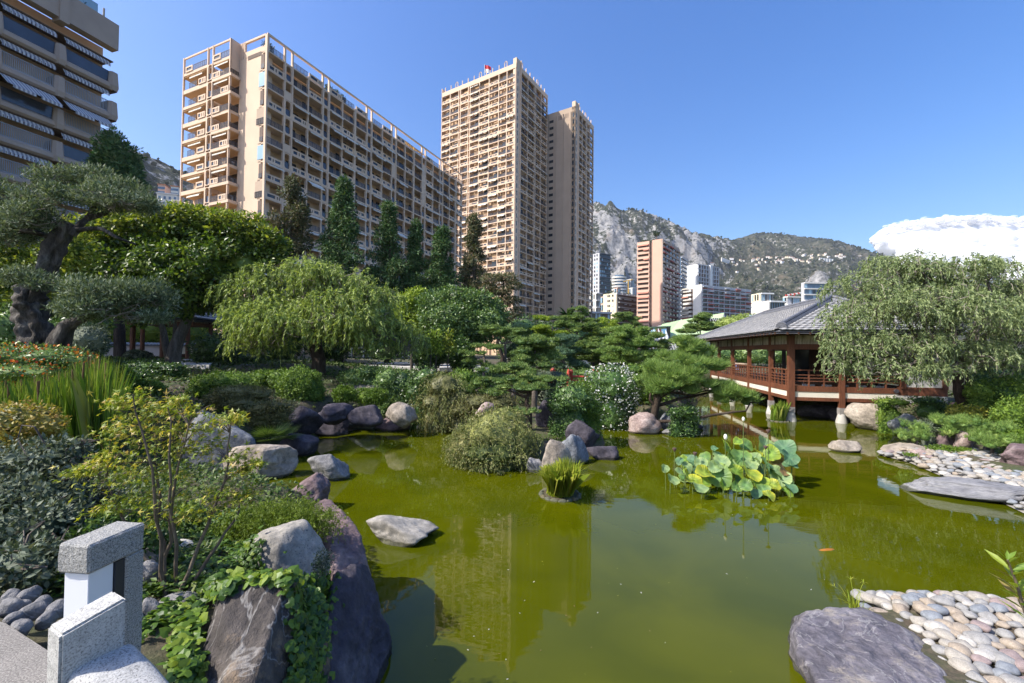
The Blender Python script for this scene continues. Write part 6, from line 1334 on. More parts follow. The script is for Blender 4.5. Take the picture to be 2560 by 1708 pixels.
conifer("scraggly brownish conifer with bare lower branches, first of the row from the block's end wall", 664, 414, 600, 42, 43, 61, LCB, 8000, .25, .45, .5)
conifer("tallest dense green conifer of the row before the long block", 782, 414, 690, 54, 44, 62, LC, 15000)
conifer("conifer with rounded top right of the tallest one", 886, 470, 700, 46, 45, 63, LC, 12000)
conifer("narrow dark conifer in the middle of the row", 950, 512, 720, 34, 46, 64, LC, 9000)
conifer("short rounded conifer left of the tower's foot", 1013, 526, 720, 38, 46, 65, LC, 9000, .15, .25, .4)
conifer("airy brownish green conifer in front of the taller tower", 1083, 496, 740, 34, 47, 66, LCB, 8500, .15, .2, .5)
g = np.random.default_rng(35); t7, o7 = tree_root("umbrella_pine", "flat topped open pine before the taller tower's corner", 1152, 840, 44)
bl = BL([(1130, 640, 28, 10), (1165, 638, 26, 9, .5), (1180, 655, 18, 8), (1120, 660, 18, 9), (1150, 668, 30, 9), (1170, 690, 24, 10), (1130, 700, 18, 10), (1185, 715, 16, 10), (1150, 730, 30, 12)], o7, 44, 1)
foliage("foliage", bl, 6500, .34, .08, LCB, t7, 28, .4, .3, .5, .1, .2, .3); P_ = limb(t7, (0, 0, 0), A(1155, 645, 44) - o7, .22, .07, g, .05, BARKD, 8, "trunk")
for q in bl: limb(t7, P_[4] + (P_[-1] - P_[4]) * g.random() * .9, q[:3], .06, .025, g, .1, BARKD, 6)
# ---- round broadleaf tree and neighbours
t8, o8 = tree_root("broadleaf_tree", "round dense bright green broadleaf tree left of the clipped pines", 1058, 850, 33)
bl = BL([(1005, 705, 42, 36), (1050, 690, 48, 32), (1100, 700, 45, 34), (1135, 725, 32, 32), (1040, 735, 65, 42, -1), (1105, 745, 55, 36, -1), (985, 735, 28, 34), (1070, 770, 60, 28, -.5)], o8, 33, .8)
foliage("foliage", bl, 24000, .21, .11, LB, t8, 29, .55, .35, .55, .15, .2, .15, 1.2, core=.6); Buf().tube(curve((0, 0, 0), A(1060, 740, 33) - o8), np.linspace(.3, .15, 6), 8).obj("trunk", BARKD, t8, True)
t9, o9 = tree_root("yellow_green_tree", "small yellow green tree between the weeping tree and the round broadleaf", 945, 850, 35)
foliage("foliage", BL([(945, 690, 28, 22), (960, 675, 20, 14), (930, 715, 22, 25), (950, 735, 30, 28)], o9, 35, .9), 4500, .24, .10, LPG, t9, 30, .5, .3, .5, .1, .2, .2, core=.5); Buf().tube(curve((0, 0, 0), A(945, 700, 35) - o9), np.linspace(.14, .06, 6), 6).obj("trunk", BARK, t9, True)
for lab, q, sd in (("dark glossy evergreen under the round broadleaf tree", [(1000, 800, 36, 32), (980, 825, 30, 22), (1010, 770, 25, 20)], 36), ("second dark glossy evergreen beside the clipped pines", [(1048, 805, 34, 30), (1065, 830, 30, 20)], 37)):
    x = q[0][0]; t_, o_ = tree_root("evergreen_shrub", lab, x, 850, 30, "shrub"); foliage("foliage", BL(q, o_, 30, .8), 6500, .19, .10, LDK, t_, sd, .6, .35, .6, .1, .2, .1, core=.7); Buf().tube(curve((0, 0, 0), A(x, 815, 30) - o_), np.linspace(.12, .06, 6), 6).obj("trunk", BARKD, t_, True)
for k, x in enumerate((988, 1002, 1030)):
    t_, o_ = tree_root("slim_tree", ("thin pale stemmed sapling beside the stone coping", "second thin sapling beside the stone coping with a bare stem", "orange leaved thin sapling beside the stone coping")[k], x, 850, 26.5 + k * .4)
    Buf().tube(wob(curve((0, 0, 0), A(x, 760, 26.5) - o_), np.random.default_rng(k), .03), np.linspace(.05, .02, 6), 6).obj("trunk", BARK, t_, True); foliage("foliage", BL([(x, 775, 12, 20), (x + 5, 800, 14, 14)], o_, 26.5), 420, .2, .08, LPG if k < 2 else LVY, t_, 70 + k, .2)
# ---- cloud-pruned pines
def needles(name, pads, N, ln_, wd, mat, par, seed, tuft=5, spread=.75, upw=.9, thick=.5, core=.72):
    """flat pads of needle tufts: (cx,cy,cz,rx,ry,rz)"""
    g = np.random.default_rng(seed); B = np.array(pads); ar = B[:, 3] * B[:, 4]; k = g.choice(len(B), N, p=ar / ar.sum()); b_ = B[k]
    d = rdirs(g, N); d[:, 2] = np.where(g.random(N) < .8, np.abs(d[:, 2]), d[:, 2] * .6); r_ = (thick + (1 - thick) * g.random(N) ** .5) * (1 + .22 * vn(d * 2.5 + k[:, None] * 5.1, seed) + .14 * vn(d * 6 + k[:, None] * 3, seed + 3))
    P_ = b_[:, :3] + d * b_[:, 3:] * r_[:, None]; ax = nz(nz(d / b_[:, 3:]) * .6 + rdirs(g, N) * .35 + [0, 0, upw])
    P_ = np.repeat(P_, tuft, 0); ax = np.repeat(ax, tuft, 0); dd = nz(ax + rdirs(g, len(P_)) * spread); sd_ = nz(np.cross(dd, rdirs(g, len(P_)))) * wd / 2; L_ = ln_ * g.uniform(.6, 1.2, (len(P_), 1))
    V = np.stack([P_ - sd_, P_ + sd_, P_ + dd * L_], 1).reshape(-1, 3); b = Buf(); b.add(V, np.arange(len(V)).reshape(-1, 3))
    if core:
        V0, F0 = ico(2)
        for q in pads: b.add(V0 * (core * (1 + .2 * vn(V0 * 2 + seed + q[0], seed)))[:, None] * [q[3], q[4], q[5]] + [q[0], q[1], q[2]], F0)
    return b.obj(name, mat, par)
def pine(label, x, yb, Y, pads, mat, seed, trunk, dens=230, nl=.17, nw=.03, r0=.14, sy=.9, name="cloud_pine", bark=BARK, tuft=5, group="cloud pruned pines of the garden", upw=.9, spread=.75, fx=.93, fz=.82):
    g = np.random.default_rng(seed); t_, o = tree_root(name, label, x, yb, Y, group=group); bl = BL(pads, o, Y, sy, fx, fz)
    N = int(dens * sum(q[3] * q[4] * 3.14 for q in bl)); sub_ = [(*(np.array(q[:3]) + g.normal(size=3) * np.array(q[3:]) * [.5, .5, .42]), q[3] * .43 * k, q[4] * .43 * k, q[5] * .5 * k) for q in bl for k in g.uniform(.75, 1.2, 7)]; needles("foliage", sub_, min(N, 9000), nl, nw, mat, t_, seed, tuft, spread, upw)
    P_ = smooth_path(np.vstack([[0, 0, 0]] + [[A(a, b, Y + (c[0] if c else 0)) - o] for a, b, *c in trunk]), 16); Buf().tube(P_, np.linspace(r0, r0 * .35, 16), 8).obj("trunk", bark, t_, True)
    for q in bl:
        c = np.array(q[:3]) - [0, 0, q[5] * .5]; j = int(np.argmin(np.linalg.norm(P_ - c, axis=1) + np.maximum(0, P_[:, 2] - c[2]) * 1.5)); limb(t_, P_[max(0, j - 1)], c, r0 * .42, r0 * .14, g, .22, bark, 6)
        for s_ in range(3): limb(t_, c, c + np.array([g.uniform(-.7, .7) * q[3], g.uniform(-.7, .7) * q[4], q[5] * .3]), r0 * .16, r0 * .05, g, .2, bark, 5, "twig")
    return t_
pine("broad flat table of needles on a pale stem before the round broadleaf tree", 1160, 865, 27, [(1140, 768, 34, 13), (1185, 768, 38, 14), (1160, 760, 45, 13)], LP, 401, [(1160, 830), (1159, 785)])
pine("layered pine with two low tables next to the dark evergreens", 1105, 870, 26, [(1112, 797, 38, 11), (1082, 812, 24, 8), (1085, 830, 26, 8), (1125, 838, 26, 8)], LP, 402, [(1112, 840), (1110, 805)], r0=.1)
pine("big round clipped pine with a double crown and open branches", 1225, 880, 23.5, [(1205, 800, 48, 22), (1248, 802, 42, 22, .4), (1225, 790, 50, 18), (1195, 820, 40, 15, -.5), (1255, 828, 45, 16, -.3), (1215, 838, 40, 13, -.6)], LP, 403, [(1228, 860), (1222, 835), (1215, 815)], r0=.18)
pine("clipped pine spreading low tables before the big round one", 1180, 915, 21, [(1150, 850, 45, 17), (1185, 848, 42, 17, .3), (1205, 858, 30, 12, -.3), (1120, 875, 34, 10), (1095, 890, 40, 18), (1140, 900, 50, 18, -.4), (1085, 915, 36, 16)], LP, 404, [(1178, 890), (1172, 862)], r0=.15)
pine("pine with wide shelf like crown on the island", 1212, 985, 17.8, [(1180, 880, 40, 16), (1215, 876, 45, 17, .3), (1258, 872, 40, 16), (1235, 888, 55, 15, -.4), (1165, 893, 30, 10, -.3)], LP, 405, [(1214, 950), (1208, 925), (1215, 895)], r0=.16, bark=BARKD, nl=.13, nw=.022, dens=330)
pine("small dark pine leaning over the spreading island shrub", 1180, 990, 15.6, [(1165, 955, 30, 12), (1195, 950, 26, 13), (1215, 945, 22, 10, .4)], LP, 406, [(1185, 975), (1180, 962)], r0=.08, nl=.12, nw=.02, dens=330, bark=BARKD)
pine("fresh yellow green layered pine behind the clipped ones", 1265, 870, 40, [(1262, 733, 22, 11), (1290, 742, 26, 12), (1255, 755, 32, 11), (1240, 772, 26, 9), (1280, 768, 40, 13), (1250, 790, 42, 14), (1300, 785, 35, 14)], LPG, 407, [(1270, 830), (1268, 745)], nl=.26, nw=.05, dens=150)
pine("tall slender pine with stacked shelves and bare dark stem", 1322, 880, 33, [(1325, 712, 22, 8), (1335, 722, 18, 7), (1310, 735, 32, 9), (1345, 738, 30, 8), (1295, 752, 34, 10), (1350, 756, 36, 10), (1325, 748, 30, 12, -.6), (1365, 772, 30, 10)], LP, 408, [(1322, 820), (1325, 720)], nl=.22, nw=.042, dens=170)
pine("rounded bluish pine in the middle of the clipped group", 1292, 880, 30, [(1290, 785, 36, 18), (1310, 775, 34, 14), (1285, 812, 42, 20), (1305, 832, 36, 16), (1275, 835, 26, 14)], LPB, 409, [(1295, 850), (1292, 800)], nl=.2, nw=.036, dens=200)
pine("pine with yellow green tips behind the white flowering shrub", 1385, 880, 37, [(1392, 738, 22, 12), (1380, 755, 38, 11), (1395, 775, 40, 12), (1370, 765, 30, 10)], LPG, 410, [(1385, 830), (1388, 748)], nl=.24, nw=.046, dens=150)
pine("dense dark layered pine under the yellow tipped one", 1365, 885, 32, [(1355, 792, 45, 14), (1375, 805, 45, 14, -.4), (1345, 815, 40, 14), (1375, 828, 50, 14), (1340, 840, 34, 12)], LP, 411, [(1362, 840), (1362, 800)], nl=.2, nw=.036, dens=200)
pine("wide green pine with many soft shelves above the white flowering shrub", 1438, 890, 28, [(1420, 760, 42, 13), (1455, 770, 36, 12, .4), (1425, 785, 52, 14, -.4), (1470, 790, 42, 14), (1410, 808, 52, 15), (1460, 812, 52, 15, -.4), (1430, 830, 60, 14), (1488, 832, 34, 14)], LPF, 412, [(1440, 850), (1442, 775)], nl=.24, nw=.036, dens=190)
pine("dark pine behind the wide green one beside the gatehouse", 1490, 880, 36, [(1490, 775, 36, 13), (1510, 795, 34, 14), (1500, 815, 36, 14), (1520, 832, 30, 14)], LP, 413, [(1495, 830), (1495, 785)], nl=.22, nw=.04, dens=180)
pine("rounded dark pine before the cream block", 1432, 850, 58, [(1432, 726, 28, 9), (1420, 738, 24, 9), (1448, 738, 22, 10), (1435, 752, 34, 10)], LP, 414, [(1434, 790), (1434, 735)], nl=.3, nw=.06, dens=110)
pine("layered pine with forked stem in front of the glass roof", 1608, 850, 46, [(1612, 728, 26, 8), (1600, 738, 20, 7), (1622, 742, 22, 7), (1595, 755, 40, 8), (1640, 756, 36, 7), (1575, 762, 28, 8), (1610, 778, 60, 8), (1560, 782, 36, 8)], LP, 415, [(1606, 800), (1608, 735)], nl=.26, nw=.05, dens=140)
pine("sprawling feathery pine leaning over the water from the pink boulder", 1490, 945, 20.6, [(1580, 800, 44, 24), (1555, 822, 34, 18, .3), (1610, 815, 26, 20), (1545, 850, 55, 20), (1605, 850, 55, 20, -.3), (1520, 868, 45, 18), (1580, 880, 60, 20, -.5), (1640, 885, 50, 18, -.6), (1690, 905, 42, 15, -.8), (1722, 920, 24, 9, -.9), (1540, 892, 45, 16, -.5), (1500, 885, 34, 16), (1470, 870, 25, 14, .4)], LPF, 416, [(1510, 915), (1545, 885), (1560, 860), (1580, 820)], r0=.2, nl=.34, nw=.02, dens=300, tuft=7, bark=BARKD, name="leaning_pine", fx=1.0, fz=1.05, upw=.7)
for lab, x, yb, Y, pads, sd in (("low feathery pine cushion in the middle of the right bank", 2185, 1018, 16.6, [(2170, 975, 38, 17), (2205, 970, 36, 17), (2190, 985, 45, 15, -.3)], 417), ("low feathery pine reaching over the water beside the cracked boulder", 2100, 1022, 16.4, [(2098, 992, 28, 19), (2080, 1000, 20, 12), (2110, 985, 20, 14)], 418), ("low feathery pine beside the clipped hedge", 2275, 1035, 15.2, [(2258, 995, 32, 20), (2290, 992, 34, 20), (2275, 1010, 44, 15, -.3)], 419)):
    pine(lab, x, yb, Y, pads, LPF, sd, [(x + 4, yb - 18), (x, yb - 30)], r0=.06, nl=.17, nw=.012, dens=520, tuft=7, group=None, name="low_pine", fx=.82, fz=1.35, upw=.7)
# ================================================================== SHRUBS, ISLAND, SHORE PLANTS
LAZ = leafmat("azalea_leaf", [(.048, .098, .016), (.103, .184, .025), (.169, .270, .034), (.229, .322, .052)], .3)
LBOX = leafmat("box_leaf", [(.05, .10, .012), (.11, .19, .018), (.18, .27, .025)], .32)
LROS = leafmat("rosemary_leaf", [(.075, .102, .029), (.157, .189, .051), (.254, .275, .072), (.314, .275, .131)], .22)
LJUN = leafmat("olive_brown_spray", [(.072, .078, .030), (.144, .144, .048), (.216, .198, .072)], .22)
LYEL = leafmat("yellow_variegated_leaf", [(.06, .10, .015), (.22, .24, .03), (.42, .38, .06)], .3)
LGRY = leafmat("leathery_grey_leaf", [(.032, .053, .032), (.079, .110, .068), (.158, .189, .131), (.242, .263, .189)], .18, .6, .2)
LMAP = leafmat("golden_maple_leaf", [(.12, .13, .025), (.28, .25, .04), (.42, .33, .07), (.34, .20, .06)], .35)
WHF = leafmat("white_blossom", [(.62, .62, .55), (.80, .79, .74)], .2, tint=(1, 1, 1)); ORF = leafmat("orange_red_blossom", [(.55, .06, .02), (.68, .17, .02), (.72, .34, .04)], .2, tint=(1, .9, .8))
LREED = leafmat("reed_blade", [(.065, .130, .016), (.143, .247, .026), (.247, .351, .039), (.325, .338, .078)], .35)
LIRIS = leafmat("yellow_green_blade", [(.168, .240, .024), (.324, .396, .036), (.456, .456, .072)], .4)
def shrub(name, label, q, Y, mat, seed, N, L, W, sy=.8, stem=True, core=.75, group=None, cat="shrub", skirt=True, **k):
    xm = sum(a[0] for a in q) / len(q); yb = max(a[1] + a[3] for a in q); p = A(xm, yb, Y); z = ground_at(p[0], Y); z = min(z, p[2]); t_ = thing(name, label, cat, (p[0], Y, z), 0, group); o = np.array([p[0], Y, z]); bl = BL(q, o, Y, sy)
    for e in list(bl):
        lowz = e[2] - e[5]
        if skirt and lowz > .1 and lowz < 2.5: bl.append((e[0], e[1], (e[2] - .05) / 2, e[3] * .86, e[4] * .86, (e[2] + .05) / 2))
    kw = dict(shell=.62, lump=.28, out=.55, droop=.05, up=.15, fold=.12); kw.update(k)
    foliage("foliage", bl, N, L, W, mat, t_, seed, core=core, **kw)
    if stem:
        c = np.array(bl[0][:3])
        for s_ in range(3): Buf().tube(curve((.1 * s_ - .1, 0, -.05), c + [.15 * s_ - .15, .05 * s_, 0], (0, .05, 0), 5), np.linspace(.05, .02, 5), 5).obj("stem", BARKD, t_, True)
    return t_, o, bl
SH = [("mound_shrub", "wide bright green clipped mound right of the standing bluish stone", [(480, 885, 42, 26), (530, 878, 52, 24), (460, 895, 28, 22)], 17.5, LAZ, 501, 9000, .085, .05),
      ("mound_shrub", "dark rounded clipped mound between reeds and standing stone, upper one", [(300, 862, 48, 17), (275, 866, 34, 16)], 18.5, LDK, 502, 5500, .10, .055),
      ("mound_shrub", "small clipped dome below the upper dark mound", [(335, 893, 36, 22)], 16, LAZ, 503, 4500, .085, .045), ("mound_shrub", "clipped dome touching the reeds' edge", [(282, 868, 30, 24)], 15.5, LAZ, 504, 3500, .085, .045),
      ("ground_shrub", "low dark leafy shrub in front of the kiosk floor", [(330, 842, 60, 14), (390, 845, 40, 12), (270, 840, 40, 12)], 21, LDK, 505, 5200, .13, .07),
      ("ground_shrub", "pale flowering shrub against the kiosk's garden wall", [(315, 815, 26, 10)], 31, LGRY, 506, 1500, .16, .09), ("wispy_shrub", "wispy leafy shrub beneath the olive's lower pad", [(200, 780, 45, 42), (170, 800, 30, 30)], 19, LGRY, 507, 5200, .11, .05),
      ("spreading_shrub", "brownish feathery shrub spreading in front of the wide bright mound", [(545, 902, 55, 17), (590, 905, 40, 14), (510, 915, 40, 14)], 16.2, LJUN, 508, 8000, .12, .03), ("spreading_shrub", "brownish feathery shrub trailing over the huge blue grey boulder", [(600, 940, 42, 14), (560, 928, 36, 12), (640, 932, 36, 11)], 15.5, LJUN, 509, 5200, .12, .03),
      ("round_shrub", "dark green round clipped shrub beside the weeping tree's trunk", [(692, 888, 50, 46), (670, 905, 30, 30), (715, 905, 30, 32)], 20, LAZ, 510, 12000, .10, .055),
      ("box_ball", "bright clipped box ball, first of the pair on the shore wall", [(789, 906, 27, 21)], 19.5, LBOX, 511, 4500, .075, .04), ("box_ball", "darker clipped box ball, second of the pair on the shore wall", [(848, 910, 36, 20), (870, 912, 22, 18)], 19.6, LBOX, 512, 5200, .075, .04),
      ("hedge_shrub", "loose green shrub between the stone bench and the shore wall", [(890, 870, 32, 26), (920, 885, 36, 36), (905, 905, 26, 20)], 21.5, LB, 513, 5600, .12, .055), ("hedge_shrub", "loose dark shrub below the stone coping", [(975, 870, 36, 28), (960, 900, 36, 30), (1000, 895, 34, 28)], 21, LDK, 514, 7000, .12, .055),
      ("hedge_shrub", "reddish tipped shrub beside the clipped pines", [(1060, 868, 34, 20), (1080, 885, 28, 20)], 22, LAZ, 515, 3800, .12, .05), ("hedge_shrub", "low leafy shrub behind the box balls", [(820, 868, 40, 22), (850, 855, 34, 16)], 23, LB, 516, 4000, .13, .06),
      ("shade_shrub", "fern like shrub under the weeping tree", [(640, 870, 34, 22), (600, 868, 30, 16)], 21, LAZ, 517, 3000, .13, .05), ("round_shrub", "soft green shrub under the white flowering one at the water", [(1345, 930, 34, 38), (1330, 900, 28, 28), (1362, 948, 20, 20)], 17.8, LAZ, 518, 9000, .12, .035),
      ("round_shrub", "shaded dark dome on the island beside the soft green one", [(1310, 915, 50, 34), (1290, 930, 36, 30)], 17.2, LDK, 519, 8000, .10, .05), ("shade_shrub", "olive green shrub trailing below the clipped pines", [(1100, 925, 46, 20), (1060, 940, 36, 20), (1150, 925, 40, 18)], 19.8, LJUN, 520, 6500, .13, .035),
      ("shade_shrub", "grey leaved shrub behind the island pine", [(1270, 865, 36, 16), (1230, 862, 30, 12)], 25, LGRY, 521, 3000, .13, .05), ("shade_shrub", "dark leafy shrub hanging over the small rocks under the leaning pine", [(1578, 945, 24, 14), (1588, 962, 18, 16), (1552, 948, 18, 10)], 19.6, LDK, 522, 3600, .12, .05),
      ("hedge_shrub", "big dark hedge behind the yellow leaved shrub", [(2290, 905, 50, 32), (2340, 900, 50, 42), (2250, 900, 30, 24)], 18.8, LAZ, 523, 11000, .10, .055), ("yellow_shrub", "yellow variegated shrub at the foot of the weeping tree", [(2212, 950, 24, 20), (2240, 955, 28, 22), (2190, 945, 16, 14)], 18, LYEL, 524, 4200, .10, .055),
      ("hedge_shrub", "green hedge above the clipped one at the frame's edge", [(2320, 955, 40, 34), (2360, 950, 40, 40)], 17, LAZ, 525, 7000, .09, .05), ("clipped_hedge", "bright low clipped hedge beside the purple boulder", [(2330, 1008, 30, 20), (2360, 1006, 34, 22)], 14.6, LBOX, 526, 6500, .055, .032),
      ("dark_tree", "dark shady tree filling the gap behind the weeping tree's trunk", [(2300, 865, 60, 30), (2350, 860, 60, 50), (2260, 870, 40, 20)], 23, LDK, 527, 9000, .16, .08), ("trailing_shrub", "dark creeper hanging over the bank beside the pavilion's base", [(2030, 930, 18, 12), (2050, 922, 40, 10), (2024, 955, 10, 26)], 20.9, LAZ, 528, 3200, .09, .04),
      ("trailing_shrub", "dark creeper on the bank stones below the white wall", [(2130, 920, 34, 10), (2150, 935, 22, 12)], 20, LDK, 529, 2600, .09, .04), ("trailing_shrub", "yellow green low plants under the middle low pine", [(2160, 1032, 34, 8), (2200, 1034, 30, 7), (2120, 1036, 18, 5)], 15.8, LBOX, 530, 2600, .08, .025),
      ("wispy_shrub", "wispy pale shrub beside the middle low pine", [(2130, 980, 22, 18)], 16.9, LGRY, 531, 1600, .09, .035), ("shade_shrub", "green undergrowth shrub below the wide green pine", [(1480, 860, 36, 20), (1455, 850, 30, 14), (1515, 860, 30, 16)], 24, LAZ, 532, 4200, .13, .05),
      ("shade_shrub", "leafy shrub under the bluish pine", [(1310, 862, 30, 12), (1345, 860, 30, 14)], 28, LB, 533, 2600, .14, .06), ("shade_shrub", "shaded leafy shrub left of the bluish pine's foot", [(1150, 870, 60, 16), (1090, 868, 40, 14), (1210, 868, 40, 12)], 27, LDK, 534, 5200, .14, .06),
      ("shade_shrub", "green shrub band behind the wide green pine", [(1400, 850, 60, 14), (1470, 850, 50, 14), (1540, 845, 50, 16), (1340, 850, 40, 12)], 38, LB, 535, 5200, .2, .09), ("sunlit_shrub", "loose willow like shrub peeping over the pavilion's ridge", [(1680, 742, 36, 14), (1710, 735, 34, 14), (1650, 750, 20, 10)], 62, LW, 536, 4000, .3, .09),
      ("shade_shrub", "tree mass glimpsed through the pavilion's open side", [(1720, 812, 60, 30), (1790, 815, 60, 28), (1850, 810, 50, 30), (1660, 815, 40, 24), (1900, 800, 50, 30)], 58, LB, 537, 8000, .32, .14), ("shade_shrub", "dark leafy mass behind the olive trunk", [(20, 760, 60, 60), (120, 770, 60, 40), (200, 740, 50, 40)], 20.5, LDK, 538, 8000, .17, .08),
      ("shade_shrub", "dark undergrowth along the kiosk's side", [(480, 800, 40, 30), (520, 815, 40, 24), (560, 825, 40, 18)], 30, LDK, 539, 5200, .2, .09), ("hedge_shrub", "tall leafy mass behind the small kiosk", [(340, 760, 60, 50), (440, 770, 60, 45), (260, 760, 50, 40)], 41, LVY, 540, 7000, .3, .15),
      ("hedge_shrub", "dense evergreens between the weeping tree and the long block's foot", [(640, 740, 80, 60), (760, 720, 80, 60), (880, 730, 70, 55), (560, 740, 60, 60), (980, 740, 60, 45)], 40, LDK, 541, 15000, .32, .13), ("hedge_shrub", "dense evergreens at the foot of the two towers", [(1190, 760, 60, 36), (1260, 770, 60, 36), (1340, 775, 60, 34), (1420, 785, 50, 26)], 52, LDK, 542, 9000, .36, .15)]
for (nm, lab, q, Y, mt, sd, N, L_, W2) in SH: shrub(nm, lab, q, Y, mt, sd, N, L_, W2, skirt=nm != 'box_ball', stem=nm != 'box_ball')
# palm fronds glimpsed behind the clipped pines
def fan(b, c, n, ln_, g, spread=1.2, m=0, w=.03, rise=.9):
    for k in range(n):
        th = g.uniform(0, 6.28); d = np.array([math.cos(th) * spread, math.sin(th) * spread, g.uniform(.1, rise)]); d = d / np.linalg.norm(d); P_ = curve(c, c + d * ln_ * g.uniform(.6, 1.1), (0, 0, .18 * ln_), 6); t_ = nz(np.gradient(P_, axis=0)); s_ = nz(np.cross(t_, [0, 0, 1.])); ww = w * np.array([.5, 1, 1, .8, .5, .05])[:, None]
        V = np.concatenate([P_ - s_ * ww, P_ + s_ * ww]); b.add(V, [[i, i + 1, 7 + i, 6 + i] for i in range(5)], m)
g = np.random.default_rng(77)
tp = thing("fan_palm", "small spiky fan palm among the shore rocks", "palm", tuple(G(618, 1018, .55))); b = Buf()
for k in range(15):
    th = g.uniform(0, 6.28); d = nz(np.array([[math.cos(th), math.sin(th) * .8, g.uniform(.25, 1.1)]]))[0]; st_ = d * g.uniform(.35, .6); b.tube(curve((0, 0, .05), st_, (0, 0, .08), 4), .008, 4)
    u_ = nz(np.cross(d, [0, 0, 1.])[None])[0]; v_ = np.cross(u_, d)
    for j in range(15):
        a_ = (j - 7) * .17; dd = d * math.cos(a_) + u_ * math.sin(a_); e = st_ + dd * .62 - np.array([0, 0, .05]); w_ = np.cross(dd, v_) * .014; b.add([st_ - w_, st_ + w_, (st_ + e) / 2 + w_ * 1.4, e, (st_ + e) / 2 - w_ * 1.4], [[0, 1, 2, 3, 4]])
b.obj("fronds", LFAN := leafmat("fan_palm_leaf", [(.05, .10, .02), (.12, .19, .04), (.20, .27, .09)], .3), tp)
tq = thing("date_palm", "palm crown peeping up behind the yellow green layered pine", "palm", tuple(A(1302, 860, 50))); zt_ = (860 - 735) * K / FPX * 50; b = Buf(); fan(b, np.array([0, 0, zt_]), 46, 2.2, g, 1.2, 0, .16, 1.0); b.obj("fronds", LC, tq); Buf().tube([(0, 0, 0), (0, 0, zt_)], .25, 8).obj("trunk", BARKD, tq, True)
# weeping grey-green shrub cascading onto the shore wall
tw, ow, bl = shrub("weeping_shrub", "grey green weeping shrub with bare hanging twigs over the shore wall", [(1020, 890, 46, 36), (1000, 925, 40, 26), (1050, 920, 36, 30)], 20.2, LJUN, 551, 4500, .10, .03)
strands("hanging_foliage", bl, 420, 1.1, 26, .10, .028, LROS, tw, 552, 1.0, False)
# island: spreading needle-leaved mound
ti, oi, bl = shrub("island_shrub", "broad shaggy olive green mound shrub spreading over the water on the island", [(1130, 1005, 84, 60), (1085, 1025, 58, 46, -.2), (1180, 1020, 48, 52, -.1), (1130, 1035, 85, 40, -.35), (1060, 1045, 34, 28), (1150, 975, 55, 40, .4)], 14.6, LROS, 553, 15000, .10, .028, .85, core=.82, shell=.82, lump=.22)
strands("trailing_sprays", bl, 2100, .52, 24, .075, .02, LROS, ti, 554, .75, False, .02)
# island ground and grass
ISL = [(1040, 1060), (1130, 1080), (1215, 1082), (1290, 1075), (1370, 1050), (1400, 1020), (1385, 985), (1330, 960), (1250, 950), (1160, 955), (1080, 985), (1030, 1020)]
q = np.array([G(*p_) for p_ in ISL]); c_i = q.mean(0); ring = [q * 1.0 - [0, 0, .3], c_i + (q - c_i) * .9 + [0, 0, .18], c_i + (q - c_i) * .6 + [0, 0, .45]]; n = len(q); b = Buf(); b.add(np.vstack(ring + [c_i[None] + [0, 0, .55]]), [[k * n + i, k * n + (i + 1) % n, (k + 1) * n + (i + 1) % n, (k + 1) * n + i] for k in range(2) for i in range(n)]); b.add(np.vstack([ring[2], c_i[None] + [0, 0, .55]]), [[i, (i + 1) % n, n] for i in range(n)]); tag(b.obj("island_ground", SOIL, None, True), kind="structure")
def grass(name, pts, hs, mat, seed, w=.012, lean=.45, kind=None, par=None):
    g = np.random.default_rng(seed); P_ = np.asarray(pts, float); n = len(P_); h_ = (np.asarray(hs) * g.uniform(.6, 1.15, n))[:, None]; th = g.uniform(0, 6.28, n); ln_ = (lean * g.random(n))[:, None]; d = np.stack([np.cos(th), np.sin(th), 0 * th], 1); s_ = np.stack([-np.sin(th + g.normal(size=n) * .6), np.cos(th), 0 * th], 1) * w
    m_ = P_ + d * h_ * ln_ * .35 + [0, 0, 1] * h_ * .6; tip = P_ + d * h_ * ln_ + [0, 0, 1] * h_ * (1 - .35 * ln_)
    V = np.stack([P_ - s_, P_ + s_, m_ + s_ * .8, tip, m_ - s_ * .8], 1).reshape(-1, 3); o = Buf().add(V, np.arange(len(V)).reshape(-1, 5)).obj(name, mat, par)
    if kind: tag(o, kind=kind)
    return o
g = np.random.default_rng(88)
pp = [];
while len(pp) < 2600:
    x, y = g.uniform(1190, 1300), g.uniform(965, 1015); r_ = G(x, y, .42); pp.append(r_)
grass("island_grass", pp, np.full(len(pp), .12), LBOX, 89, .01, .8, "stuff")
# ring of stones with yellow-green blades in the water
def ringed(name, label, x, y, r_, h_, n, mat, seed, ns=16, lean=.6, wd=.014):
    c = G(x, y); c[1] += r_ * .6; t_ = thing(name, label, "water plant", tuple(c)); g = np.random.default_rng(seed); ang_ = g.uniform(0, 6.28, n); rr_ = r_ * .72 * np.sqrt(g.random(n)); pts = np.stack([np.cos(ang_) * rr_, np.sin(ang_) * rr_, np.full(n, .04)], 1); grass("blades", pts, np.full(n, h_), mat, seed, wd, lean, None, t_)
    b = Buf(); th = np.linspace(0, 6.283, 25)[:-1]; V = [(r_ * .9 * math.cos(a), r_ * .9 * math.sin(a), .03) for a in th] + [(r_ * math.cos(a), r_ * math.sin(a), -.2) for a in th]; b.add(V, [[i, (i + 1) % 24, 24 + (i + 1) % 24, 24 + i][::-1] for i in range(24)]); b.add(V[:24], [list(range(24))]); b.obj("basket_soil", SOIL, t_)
    for k in range(ns): a = k / ns * 6.283; o = link("ring_stone", cobm[k % 14][(1, 5, 1, 1, 3)[k % 5]], t_, (r_ * math.cos(a), r_ * math.sin(a), .0), a + 1.57 + g.normal() * .2, (r_ * .46, r_ * .26, .13))
    return t_
